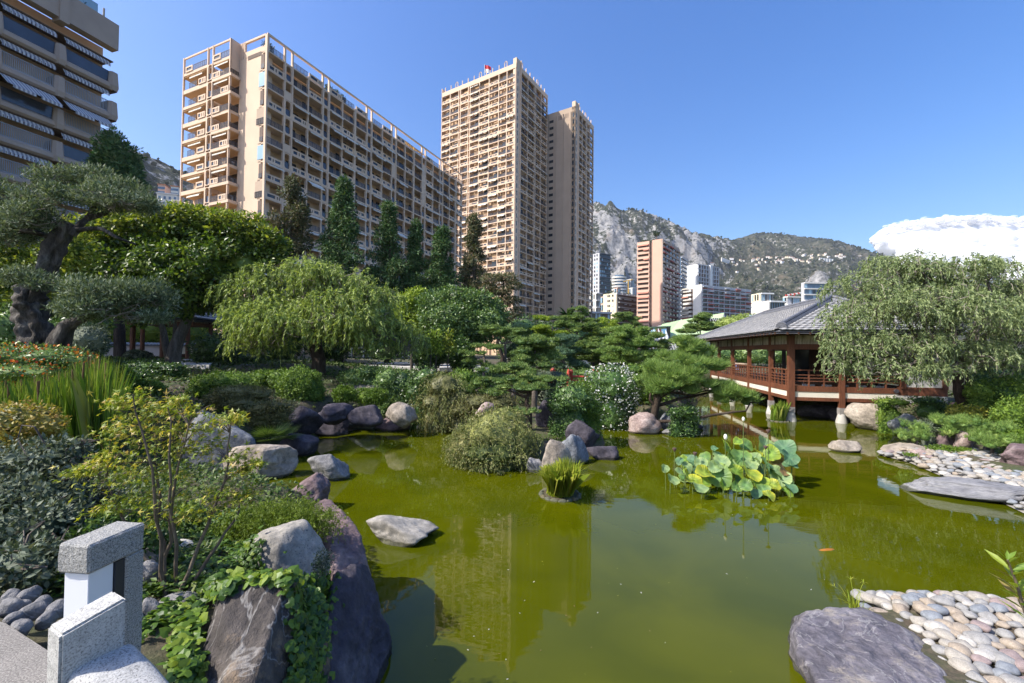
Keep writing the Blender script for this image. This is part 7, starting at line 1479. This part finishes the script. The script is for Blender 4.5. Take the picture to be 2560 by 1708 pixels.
ringed("iris_clump", "clump of yellow green iris blades in a round ring of pale stones", 1288, 1145, .50, .92, 1500, LIRIS, 91, wd=.0075, lean=.8)
ringed("rush_clump", "clump of upright rushes between two pavilion posts", 1793, 968, .52, 1.05, 420, LREED, 92, 14, .3, .012)
# white flowering shrub
tf, of_, bl = shrub("flowering_shrub", "round shrub covered with white blossom beside the red bridge", [(1400, 885, 58, 44), (1430, 890, 42, 42), (1375, 880, 36, 36), (1415, 915, 46, 28), (1440, 920, 24, 22)], 21.5, LDK, 561, 15000, .10, .05)
foliage("blossom", bl, 2300, .09, .085, WHF, tf, 562, .99, .2, .9, 0, .2)
# grasses by pink boulder
for lab, x, y, z, r_, h_, n, mt in (("fine grass tuft beside the pink boulder", 1540, 980, .1, .45, .42, 260, LIRIS), ("sparse grass tuft on the low pale rock of the cobble beach", 2090, 1046, .25, .25, .12, 120, LBOX), ("small fern tuft under the round dark shrub", 640, 915, 1.4, .6, .35, 300, LAZ), ("grassy tuft between mound shrubs and boulder", 415, 905, 1.3, .5, .4, 320, LAZ)):
    c = G(x, y, z); t_ = thing("grass_tuft", lab, "grass tuft", tuple(c)); g = np.random.default_rng(n); pts = np.stack([g.normal(size=n) * r_ * .5, g.normal(size=n) * r_ * .4, np.zeros(n)], 1); grass("blades", pts, np.full(n, h_), mt, n, .01, 1.0, None, t_)
# ---- lotus
g = np.random.default_rng(95)
def lotmat(nm, c, rimc):
    m, t, p, o = newmat(nm); v = coords(t); ln = nd(t, "VectorMath", operation='LENGTH'); t.links.new(v, ln.inputs[0]); n1 = noise(t, v, 2.2, 3)
    cc = ramp(t, [(.05, tuple(min(1, q * 1.5) for q in c)), (.25, c), (.5, rimc)], ln.outputs["Value"]); cc = mixc(t, cc, ramp(t, [(.35, (.72, .8, .75)), (.7, (1.2, 1.12, .9))], n1), 1.0, 'MULTIPLY'); t.links.new(cc, p.inputs[0]); p.inputs["Roughness"].default_value = .5
    at_ = nd(t, "SeparateXYZ"); t.links.new(v, at_.inputs[0]); an = nd(t, "Math", operation='ARCTAN2'); t.links.new(at_.outputs[1], an.inputs[0]); t.links.new(at_.outputs[0], an.inputs[1]); sn = nd(t, "Math", operation='SINE'); ml = nd(t, "Math", operation='MULTIPLY'); t.links.new(an.outputs[0], ml.inputs[0]); ml.inputs[1].default_value = 20; t.links.new(ml.outputs[0], sn.inputs[0]); bump(t, p, sn.outputs[0], .35, .01)
    tr = nd(t, "BsdfTranslucent"); t.links.new(mixc(t, cc, (1.2, 1.25, .5), 1.0, 'MULTIPLY'), tr.inputs[0]); mx = nd(t, "MixShader"); mx.inputs[0].default_value = .35; t.links.new(p.outputs[0], mx.inputs[1]); t.links.new(tr.outputs[0], mx.inputs[2]); t.links.new(mx.outputs[0], o.inputs[0]); return m
LMT = [lotmat("lotus_green", (.13, .245, .085), (.21, .33, .07)), lotmat("lotus_bluegreen", (.11, .22, .13), (.15, .28, .14)), lotmat("lotus_pale", (.24, .35, .17), (.32, .43, .18)), lotmat("lotus_yellowing", (.28, .36, .05), (.52, .52, .05)), lotmat("lotus_lime", (.19, .31, .05), (.36, .45, .05)), lotmat("lotus_withered", (.20, .12, .05), (.30, .20, .10))]
def lotmesh(mat, seed):
    g = np.random.default_rng(seed); n = 22; th = np.arange(n) * 6.2832 / n; V = [(0, 0, -.03)]; ph = g.uniform(0, 6, 3)
    for r_, z in ((.14, -.015), (.32, .02), (.5, .05)):
        w_ = 1 + (.05 * np.sin(3 * th + ph[0]) + .03 * np.sin(7 * th + ph[1])) * (r_ / .5); zz = z + r_ ** 2 * .5 * np.sin(2 * th + ph[2]) + r_ * .08 * np.sin(5 * th + ph[1]); V += [(r_ * w_[i] * math.cos(th[i]), r_ * w_[i] * math.sin(th[i]), zz[i]) for i in range(n)]
    b = Buf(); b.add(V, [[0, 1 + i, 1 + (i + 1) % n] for i in range(n)]); b.add(V, [[1 + k * n + i, 1 + (k + 1) * n + i, 1 + (k + 1) * n + (i + 1) % n, 1 + k * n + (i + 1) % n] for k in range(2) for i in range(n)]); return b.mesh("leaf", mat, True)
LMS = [[lotmesh(m_, 10 * i + j) for j in range(4)] for i, m_ in enumerate(LMT)]
STEMM = plain("lotus_stem", (.12, .16, .05), .7, .2, 6); stm = Buf().tube([(0, 0, 0), (0, 0, 1)], .011, 6).mesh("stem", STEMM, True)
lc = G(1672, 1120); lc[1] += 1.0; lt = thing("lotus", "big clump of lotus with round green and yellowing leaves standing in the pond", "lotus", tuple(lc))
def lleaf(x, y, z, s_, tx, ty, mi):
    o = link("leaf", LMS[mi][g.integers(4)], lt, (x, y, z), 0, (s_,) * 3); o.rotation_euler = (tx, ty, g.uniform(0, 6.28)); o.rotation_mode = 'ZYX'
    q = link("stem", stm, lt, (x + g.normal() * .05, y + g.normal() * .05, -.3), 0, (1, 1, z + .28)); q.rotation_euler = (g.normal() * .06, g.normal() * .06, 0)
# placed from the photograph's own leaves: column, row, width
spec = [(1664, 1010, 30, 4), (1694, 1000, 22, 1), (1712, 1012, 34, 0), (1640, 1018, 16, 1), (1756, 1012, 52, 1), (1768, 1032, 40, 4), (1800, 1018, 48, 1), (1812, 1040, 40, 1), (1740, 1030, 26, 3), (1680, 1045, 36, 2), (1700, 1040, 46, 0), (1730, 1045, 36, 2), (1655, 1052, 36, 2), (1590, 1048, 26, 1), (1610, 1055, 30, 2), (1560, 1050, 20, 1), (1575, 1064, 30, 2), (1526, 1068, 20, 2), (1544, 1095, 30, 2), (1562, 1078, 26, 2), (1585, 1090, 34, 4), (1592, 1100, 40, 3), (1618, 1080, 44, 3), (1605, 1115, 36, 1), (1648, 1088, 58, 0), (1640, 1065, 30, 2), (1672, 1065, 46, 0), (1690, 1078, 40, 4), (1724, 1080, 46, 3), (1735, 1095, 52, 4), (1760, 1060, 40, 1), (1780, 1075, 40, 1), (1790, 1090, 46, 1), (1775, 1110, 30, 3), (1800, 1105, 36, 2), (1812, 1115, 34, 1), (1805, 1130, 34, 1), (1690, 1115, 26, 0), (1712, 1110, 30, 0), (1752, 1120, 30, 0), (1765, 1145, 30, 3), (1736, 1145, 26, 1), (1815, 1060, 34, 1), (1785, 1050, 30, 5), (1800, 1075, 26, 5), (1745, 1060, 36, 2), (1722, 1060, 30, 2), (1650, 1035, 26, 2), (1620, 1105, 26, 4), (1660, 1108, 30, 4)]
for x, y, wd, mi in spec:
    Yq = float(np.interp(y, [1000, 1075, 1150], [12.9, 12.0, 11.2])) + g.normal() * .15; q = A(x, y, Yq) - lc; q[2] = max(.12, q[2] * .88); mi = 4 if mi == 1 and g.random() < .35 else (2 if mi == 1 and g.random() < .3 else mi); s_ = S(wd, Yq) * .93; lleaf(q[0], q[1], q[2], s_ * 1.08, g.uniform(.25, 1.05), g.normal() * .35, mi)
for k in range(34): a = g.uniform(0, 6.28); r_ = math.sqrt(g.random()); lleaf(1.35 * r_ * math.cos(a), .85 * r_ * math.sin(a) - .1, g.uniform(.1, .55), g.uniform(.25, .42), g.uniform(.0, .9), g.normal() * .35, int(g.choice([0, 1, 2, 4])))
for k in range(24): a = g.uniform(3.3, 6.1); o = link("floating_leaf", LMS[int(g.choice([1, 2, 2]))][k % 4], lt, (1.3 * math.cos(a) * g.uniform(.7, 1.0), .95 * math.sin(a) * g.uniform(.75, 1.05), .012 + .002 * k), g.uniform(0, 6), (g.uniform(.18, .34), g.uniform(.16, .3), .12))
PET = plain("white_petal", (.8, .78, .70), .6, .05, 4); POD = plain("brown_seed_pod", (.10, .06, .05), .8, .2, 8)
for x, y, big in ((1665, 1003, 1), (1706, 962, .8), (1672, 1082, .7)):
    q = A(x, y, 12.3) - lc; b = Buf(); V, F = ico(2); b.add(V * [.05, .05, .085] * big + [0, 0, 0], F); b.obj("flower_bud", PET, lt, True, q); link("stem", stm, lt, (q[0], q[1], -.3), 0, (.8, .8, q[2] + .26))
for x, y in ((1757, 1025), (1763, 988), (1595, 1040), (1548, 1030)):
    q = A(x, y, 12.2) - lc; b = Buf(); b.tube([(0, 0, -.08), (0, 0, 0), (0, 0, .02)], [.015, .06, .055], 9); b.obj("seed_pod", POD, lt, True, q); link("stem", stm, lt, (q[0], q[1], -.3), 0, (.8, .8, q[2] + .24))
# koi and drifting leaves
KOI = plain("orange_koi_skin", (.34, .13, .015), .3, .2, 9)
for lab, x, y, rz_ in (("orange koi at the surface beyond the lotus", 2090, 1262, .2), ("orange koi near the flat topped tan boulder", 515, 1105, .4)):
    c = G(x * 1.0 if x < 1000 else 1895, y if x < 1000 else 1262, .0); kf = thing("koi", lab, "fish", (c[0], c[1], -.043), rz_); P_ = [(-.30, 0, 0), (-.22, .01, 0), (-.08, .0, 0), (.08, 0, 0), (.18, 0, 0), (.24, 0, 0)]; Buf().tube(P_, [.006, .03, .06, .065, .05, .012], 10).obj("body", KOI, kf, True); Buf().add([(-.28, 0, .0), (-.42, .07, .01), (-.38, 0, .005), (-.42, -.07, .01)], [[0, 1, 2, 3]]).obj("tail_fin", KOI, kf); Buf().add([(-.1, 0, .04), (.05, 0, .05), (.0, 0, .06), (-.08, 0, .055)], [[0, 1, 2, 3]]).obj("dorsal_fin", KOI, kf)
g = np.random.default_rng(99); b = Buf(); n = 0
while n < 80:
    x, y = g.uniform(700, 2350), g.uniform(1050, 1560); c = G(x, y); 
    if sdist(np.array([[c[0]]]), np.array([[c[1]]]))[0, 0] > -.3: continue
    s_ = g.uniform(.008, .022); a = g.uniform(0, 6.28); b.add(rotz(np.array([(-s_, 0, 0), (0, -s_ * .4, .003), (s_, 0, .004), (0, s_ * .4, .003)]), a) + [c[0], c[1], .004], [[0, 1, 2, 3]], n % 3); n += 1
tag(b.obj("drifting_leaf_litter", [LYEL, plain("dead_leaf", (.20, .13, .06), .8, .2, 9), WHF]), kind="stuff")
# ================================================================== LEFT BANK PLANTS AND THE FOREGROUND
g = np.random.default_rng(111)
# lantana and reeds
tl, ol, bl = shrub("lantana_bush", "wide bush dotted with orange and red flower heads above the reeds", [(30, 825, 90, 34), (110, 822, 75, 28), (165, 830, 45, 22), (-20, 850, 60, 40), (60, 855, 110, 30, -.3)], 12.5, LB, 601, 13000, .09, .05)
foliage("blossom", bl, 2400, .075, .07, ORF, tl, 602, .99, .2, .9, 0, .3)
tr = thing("reed_bed", "tall bright green reeds with upright blades and brown heads below the orange flowers", "reeds", tuple(A(130, 1000, 10.2))); orr = np.array(tr.location)
n = 3800; px = g.uniform(-40, 262, n); Yr = g.uniform(9.2, 11.4, n); pts = np.array([A(x, 1000, y) for x, y in zip(px, Yr)]); gzv = np.array([1.05] * n); pts[:, 2] = gzv
hs = np.interp(px, [-40, 60, 150, 200, 262], [1.75, 1.85, 2.05, 2.4, 2.2]); grass("blades", pts - orr, hs, LREED, 603, .014, .22, None, tr)
b = Buf()
for k in range(26):
    j = g.integers(n); c = pts[j] - orr; h_ = hs[j] * 1.02; b.tube([c, c + [g.normal() * .05, 0, h_ * .82]], .006, 4, 0, False); b.tube([c + [0, 0, h_ * .82], c + [g.normal() * .02, 0, h_ * 1.02]], .018, 6, 1)
b.obj("seed_heads", [LREED, plain("brown_reed_head", (.16, .085, .04), .9)], tr)
# golden maple mound
shrub("maple_shrub", "rounded golden brown dwarf maple mound below the reeds", [(40, 965, 78, 40), (90, 975, 50, 34), (-10, 985, 70, 46), (60, 1010, 80, 34)], 6.8, LMAP, 611, 11000, .06, .035, droop=.35)
# leathery grey shrub: big, near
ts, os_, bl = shrub("leathery_shrub", "large grey green leathery leaved shrub filling the near bank beside the maple", [(50, 1060, 90, 46), (135, 1045, 60, 40), (170, 1040, 30, 34), (30, 1130, 100, 60, -.3), (110, 1130, 80, 52, -.3), (30, 1215, 100, 70, -.7), (110, 1215, 70, 60, -.7), (40, 1300, 90, 56, -1.2), (150, 1180, 50, 50, -.4)], 4.7, LGRY, 621, 21000, .058, .030, .9, core=.45, shell=.5, lump=.3, stem=False)
twigs(ts, bl, None, 90, g, BARK, .012)
shrub("undergrowth_shrub", "dark leafy undergrowth at the foot of the young maple", [(280, 1290, 60, 40), (220, 1250, 60, 50), (330, 1250, 60, 40), (180, 1320, 50, 30), (290, 1200, 60, 40, .4)], 4.0, LDK, 622, 7500, .06, .032, .9, core=.4, stem=False, shell=.4, lump=.3)
shrub("undergrowth_shrub", "grey green leafy plants under the maple's far side", [(130, 1150, 60, 30), (200, 1170, 60, 36), (240, 1140, 50, 30)], 5.2, LGRY, 623, 4800, .06, .03, .9, core=.4, stem=False, shell=.4)
shrub("undergrowth_shrub", "green leafy shrub along the water between maple and fern", [(480, 1215, 50, 26), (430, 1190, 50, 30), (540, 1190, 36, 18), (400, 1230, 50, 26)], 5.6, LB, 624, 5200, .065, .035, .9, core=.4, stem=False, shell=.4)
# ---- young maple: stems, star leaves
tm = A(383, 1345, 3.7); tmz = ground_at(tm[0], 3.7); tm = np.array([tm[0], 3.7, min(tmz, tm[2] + .1)]); mp_ = thing("young_maple", "young multi stemmed maple with star shaped yellow green leaves", "maple", tuple(tm))
def star(mat, nm="leaf"):
    P_ = []
    for k, (a, r_) in enumerate([(-150, .42), (-118, .16), (-62, .8), (-38, .26), (0, 1.0), (38, .26), (62, .8), (118, .16), (150, .42), (180, .12)]): P_.append((r_ * .5 * math.sin(R(a)), r_ * .5 * math.cos(R(a)), -.10 * (r_ ** 2)))
    b = Buf(); V = [(0, 0, .02)] + P_; b.add(V, [[0, 1 + (i + 1) % 10, 1 + i] for i in range(10)]); return b.mesh(nm, mat)
def leaf1(nm, c, tr=.38): return leafmat(nm, [tuple(v * .92 for v in c), tuple(v * 1.08 for v in c)], tr, .45, .4)
MM = [leaf1("maple_lime", (.34, .36, .035)), leaf1("maple_green", (.20, .27, .03)), leaf1("maple_gold", (.50, .42, .06)), leaf1("maple_tan", (.52, .38, .14)), leaf1("maple_deep", (.13, .19, .025))]
MS = [star(m_) for m_ in MM]; STM = rockmat("maple_stem_bark", (.07, .055, .04), (.16, .125, .09), (.24, .20, .15), 6, (1, 1, .3), bs=.5, bd=.005)
clus = [(300, 910, 40, 22), (270, 925, 26, 14), (345, 935, 36, 18), (385, 940, 40, 16), (410, 920, 22, 14), (440, 945, 36, 14), (300, 960, 46, 20), (350, 975, 50, 22), (400, 985, 40, 20), (450, 990, 45, 26), (500, 970, 34, 20), (535, 960, 26, 14), (265, 990, 36, 20), (310, 1015, 50, 24), (370, 1030, 46, 22), (430, 1030, 40, 24), (480, 1025, 36, 24), (240, 1050, 36, 20), (290, 1065, 46, 24), (210, 1080, 34, 16), (350, 1085, 46, 24), (410, 1090, 40, 22), (260, 1105, 46, 20), (180, 1085, 26, 14), (330, 1135, 50, 24), (400, 1150, 50, 22), (470, 1140, 50, 20), (530, 1125, 44, 18), (565, 1140, 22, 14), (290, 1155, 40, 20), (440, 1180, 46, 18), (510, 1165, 40, 18), (360, 1195, 40, 20), (545, 1050, 34, 16), (560, 1075, 26, 12), (250, 1165, 36, 16), (590, 1065, 14, 8)]
bm = BL(clus, tm, 3.75, 1.3); cnt = 0; rest = Buf(); SV = np.array([v.co[:] for v in MS[0].vertices])
roots = [(.0, 0), (.06, .03), (-.07, .02), (.11, -.02), (-.03, .06), (.02, -.05), (.15, .05)]; stems = []
for k, (x, y) in enumerate([(305, 905), (385, 935), (440, 950), (530, 960), (250, 1050), (350, 970), (560, 1130)]):
    e = A(x, y, 3.75 + .12 * (k - 3)) - tm; P_ = wob(curve((*roots[k], -.05), e, (e[0] * .25 * (1 if k in (3, 6, 4) else -.2), 0, .12), 10), g, .012); stems.append(P_); Buf().tube(P_, np.linspace(.017, .004, 10), 7).obj("stem", STM, mp_, True)
SP = np.concatenate(stems)
b = Buf()
for q in bm:
    c = np.array(q[:3]); j = int(np.argmin(np.linalg.norm(SP - c + [0, 0, .12], axis=1)))
    for s_ in range(3): b.tube(curve(SP[j], c + g.normal(size=3) * np.array(q[3:]) * .6, (0, 0, .03), 5), np.linspace(.005, .0016, 5), 4, 0, False)
o = b.obj("twigs", STM, mp_); o["kind"] = "stuff"
for rep in range(108):
    for q in bm:
        if g.random() < .12: continue
        c = np.array(q[:3]) + g.normal(size=3) * np.array(q[3:]) * [.52, .5, .5]; s_ = g.uniform(.055, .105); mi = int(g.choice(5, p=[.36, .28, .16, .07, .13] if q[2] > 1.0 else [.3, .36, .06, .03, .25]))
        rx_, ry_, rz2 = R(g.normal() * 34 + 34 * (g.random() < .6)), R(g.normal() * 34 - 18), g.uniform(0, 6.28)
        if cnt < 290: o = link("leaf", MS[mi], mp_, c, 0, (s_ * 1.1,) * 3); o.rotation_mode = 'ZYX'; o.rotation_euler = (rx_, ry_, rz2)
        else:
            V = SV
            M_ = np.array(Matrix.Rotation(rx_, 3, 'X') @ Matrix.Rotation(ry_, 3, 'Y') @ Matrix.Rotation(rz2, 3, 'Z')); rest.add((V * s_) @ M_.T + c, [[0, 1 + (i + 1) % 10, 1 + i] for i in range(10)], mi)
        cnt += 1
o = rest.obj("small_leaves", MM, mp_); o["kind"] = "stuff"
# ---- feathery fern on the rocks
tf = thing("asparagus_fern", "feathery bright green fern clump spilling between the granite and purple boulders", "fern", tuple(G(655, 1200, 1.1))); of2 = np.array(tf.location)
bl = BL([(600, 1190, 60, 24), (660, 1185, 60, 26), (720, 1195, 40, 20), (560, 1210, 46, 22), (640, 1210, 70, 22), (740, 1215, 26, 16), (520, 1225, 30, 16)], of2, 5.6, .9); LFERN = leafmat("feathery_fern", [(.07, .12, .012), (.15, .22, .02), (.24, .31, .03)], .35)
strands("foliage", bl, 900, .34, 34, .03, .008, LFERN, tf, 631, .7, False); foliage("inner_foliage", bl, 9000, .035, .010, LFERN, tf, 632, .2, .3, .5, .1, .2)
shrub("small_shrub", "tiny upright sprig growing against the granite boulder", [(742, 1285, 22, 24), (735, 1305, 16, 16)], 4.35, LGRY, 633, 900, .022, .012, .8, core=0, shell=.2, stem=False, skirt=False)
# ---- ivy on the rocks and ground: leaves set on the surfaces they grow over
bpy.context.view_layer.update(); dgr = bpy.context.evaluated_depsgraph_get()
from mathutils.bvhtree import BVHTree
FG = [o for o in bpy.data.objects if o.type == 'MESH' and o.parent is None and (o.name.startswith("rock") or o.name.startswith("stone") or o.name == "ground") and (o.name == "ground" or (o.location - Vector((-2, 4.5, 1))).length < 5)]
trees = []
for o in FG:
    V = [o.matrix_world @ v.co for v in o.data.vertices]
    if o.name == "ground":
        keep = [i for i, v in enumerate(V) if -14 < v.x < 3 and -1 < v.y < 14]; ks = set(keep); P_ = [list(p.vertices) for p in o.data.polygons if all(i in ks for i in p.vertices)]
    else: P_ = [list(p.vertices) for p in o.data.polygons]
    trees.append((o.name, BVHTree.FromPolygons(V, P_)))
def hit(x, y):
    d = Vector(ray(x, y)).normalized(); best = None
    for nm, t_ in trees:
        h_ = t_.ray_cast(Vector((0, 0, CAMZ)), d, 30)
        if h_[0] is not None and (best is None or h_[3] < best[3]): best = (*h_, nm)
    return best
def ivymesh(mat):
    P_ = [(0, -.05), (.30, -.22), (.50, .02), (.40, .30), (.18, .46), (0, .62), (-.18, .46), (-.40, .30), (-.50, .02), (-.30, -.22)]; b = Buf(); V = [(0, .12, .05)] + [(x, y, -.06 * (abs(x) * 2)) for x, y in P_]; b.add(V, [[0, 1 + i, 1 + (i + 1) % 10] for i in range(10)]); return b.mesh("leaf", mat)
IM = [leaf1("ivy_green", (.07, .14, .016), .3), leaf1("ivy_bright", (.13, .22, .022), .35), leaf1("ivy_dark", (.035, .08, .012), .25), leaf1("ivy_lime", (.21, .29, .03), .38)]; IMS = [ivymesh(m_) for m_ in IM]; IV = np.array([v.co[:] for v in IMS[0].vertices]); IF = [[0, 1 + i, 1 + (i + 1) % 10] for i in range(10)]
def ivy(label, areas, n, s0, seed, lim, prob, lift=.03):
    g = np.random.default_rng(seed); t_ = None; rest = Buf(); cnt = 0; par = None
    for k in range(n):
        a = areas[g.choice(len(areas), p=np.array([q[4] for q in areas]) / sum(q[4] for q in areas))]; x = a[0] + g.normal() * a[2] * .55; y = a[1] + g.normal() * a[3] * .55; h_ = hit(x, y)
        if h_ is None or h_[0].z < .05 or h_[4].startswith('stone'): continue
        p_, nn = h_[0], h_[1]
        if t_ is None: t_ = thing("ivy", label, "ivy", tuple(p_)); o0 = Vector(p_)
        c = p_ + nn * g.uniform(.01, lift * 2) - o0; nn = (nn + Vector((g.normal() * .45, g.normal() * .45 - .2, g.normal() * .3 + .35))).normalized(); s_ = s0 * g.uniform(.6, 1.3); mi = int(g.choice(4, p=prob)); q = nn.to_track_quat('Z', 'Y').to_matrix() @ Matrix.Rotation(g.uniform(0, 6.28), 3, 'Z')
        if cnt < lim: o = link("leaf", IMS[mi], t_, c, 0, (s_,) * 3); o.rotation_euler = q.to_euler()
        else: rest.add((IV * s_) @ np.array(q).T + np.array(c), IF, mi)
        cnt += 1
    if rest.n: o = rest.obj("small_leaves", IM, t_); o["kind"] = "stuff"
    return t_
ivy("bright ivy creeping along the top edge and side of the tilted slate slab", [(470, 1360, 30, 20, 1), (440, 1410, 26, 40, 1.6), (420, 1470, 30, 46, 1.8), (415, 1530, 30, 40, 1.4), (540, 1330, 50, 16, 1.4), (600, 1328, 40, 12, 1), (660, 1330, 40, 16, 1), (500, 1345, 30, 16, 1)], 1100, .075, 641, 160, [.3, .4, .08, .22])
ivy("darker ivy curtain hanging between the slate slabs and the tall boulder", [(700, 1370, 36, 40, 1.5), (710, 1430, 34, 46, 1.6), (700, 1500, 34, 46, 1.5), (690, 1560, 36, 30, 1), (735, 1350, 26, 40, 1)], 1250, .06, 642, 120, [.42, .2, .33, .05])
ivy("ivy carpet on the slope below the young maple", [(460, 1265, 70, 36, 2), (420, 1310, 70, 36, 2), (370, 1400, 50, 26, 1), (500, 1240, 60, 26, 1.6), (540, 1290, 46, 26, 1.2), (360, 1350, 50, 36, 1.5), (150, 1350, 60, 26, .8), (100, 1330, 60, 26, .8), (480, 1310, 50, 22, 1.2), (440, 1340, 40, 40, 1.5), (330, 1420, 40, 40, 1), (560, 1260, 40, 24, 1)], 5200, .055, 643, 100, [.42, .24, .27, .07], .05)
# ---- ground cover on all the banks, one mass
N = 130000; n0 = 62000; X1 = np.concatenate([g.uniform(-14, 1, n0), g.uniform(-32, 30, N - n0)]); Y1 = np.concatenate([1.5 + 13 * g.random(n0) ** 1.4, 12 + 34 * g.random(N - n0) ** 1.3]); ds = sdist(X1[None], Y1[None])[0]; k = (ds > .35) & ~((X1 > 4) & (Y1 < 18)) & ~((Y1 < 3.4) & (X1 < -1.9)) & ~((X1 < -1.0) & (X1 > -2.9) & (Y1 < 4.4) & (Y1 < 2.9)); X1, Y1, ds = X1[k], Y1[k], ds[k]
nn_ = vn(np.stack([X1 * .5, Y1 * .5, 0 * X1], 1), 5); k = nn_ > -.62; X1, Y1, ds = X1[k], Y1[k], ds[k]
h_ = bankz(X1[None], Y1[None])[0]; ra_ = np.where(Y1 < 8, 0, .35); rb_ = np.where(Y1 < 8, .9, 1.6); tt = np.clip((ds - ra_) / (rb_ - ra_), 0, 1); z1 = -.12 + (h_ + .12) * tt * tt * (3 - 2 * tt) + .04
P_ = np.stack([X1, Y1, z1 + g.random(len(X1)) * .1], 1); P_ = P_[z1 > .15]; d = nz(rdirs(g, len(P_)) * [1, 1, .4] + [0, 0, .35]); L_ = np.interp(P_[:, 1], [2, 12, 30], [.055, .12, .24]) * g.uniform(.6, 1.3, len(P_))
LGC = leafmat("ground_cover_leaf", [(.02, .045, .01), (.05, .095, .016), (.09, .15, .022), (.13, .15, .04)], .25)
b = Buf(); b.add(*leafq(P_, d, nz(rdirs(g, len(P_)) * .6 + [0, 0, 1]), L_, L_ * .5)); tag(b.obj("ground_cover", LGC), kind="stuff")
# ---- bottlebrush twig at the edge, grass sprig on the slate
tb_ = thing("leafy_branch", "near twig with narrow bright leaves entering at the frame's edge", "branch", (4.2, 2.4, .2)); ob = np.array([4.2, 2.4, .2])
P_ = smooth_path([(0, 0, 0), (-.5, .05, .9), (-.85, -.1, 1.7)] + [A(x, y, 2.35) - ob for x, y in ((2395, 1470), (2352, 1400), (2335, 1345), (2312, 1285))], 40); Buf().tube(P_, np.linspace(.02, .004, 40), 7).obj("stem", STM, tb_, True)
BLM = [leaf1("narrow_leaf_green", (.17, .27, .035), .4), leaf1("narrow_leaf_lime", (.30, .38, .045), .45), leaf1("narrow_leaf_bronze", (.26, .20, .06), .35)]; bmesh_ = []
for m_ in BLM: b = Buf(); b.add([(0, 0, 0), (.10, .35, .02), (.11, .6, .01), (0, 1, -.08), (-.11, .6, .01), (-.10, .35, .02), (0, .5, -.02)], [[0, 1, 6], [1, 2, 6], [2, 3, 6], [3, 4, 6], [4, 5, 6], [5, 0, 6]]); bmesh_.append(b.mesh("leaf", m_))
for k in range(30):
    c = P_[39 - int(k * .62)]; a = k * 2.4; d = Vector((math.cos(a), math.sin(a) * .8, .55 + .5 * (k < 5))).normalized(); o = link("leaf", bmesh_[(0, 1, 1, 0, 2)[k % 5]], tb_, c); o.scale = (.135, .13, .12) if k > 4 else (.08, .07, .08); q = d.to_track_quat('Y', 'Z') @ Matrix.Rotation(g.uniform(-.6, .6), 3, 'Y').to_quaternion(); o.rotation_euler = q.to_euler()
tg = thing("sedge_tuft", "small sedge tuft with star heads growing beside the lilac slate boulder", "grass tuft", tuple(G(1962, 1405, .25))); b = Buf(); gg = np.random.default_rng(3)
for k in range(34): fan(b, np.array([gg.normal() * .04, gg.normal() * .04, 0]), 1, .32, gg, .35, 0, .004, 1.2)
b.obj("blades", LIRIS, tg)
for e in ((-.28, 0, .34), (-.02, .05, .42), (.12, 0, .40), (.02, -.05, .3)):
    b = Buf(); b.tube(curve((0, 0, 0), e, (0, 0, .06), 6), .003, 4, 0, False); fan(b, np.array(e), 8, .08, gg, 1.0, 0, .003, .4); b.obj("flower_stalk", LIRIS, tg)
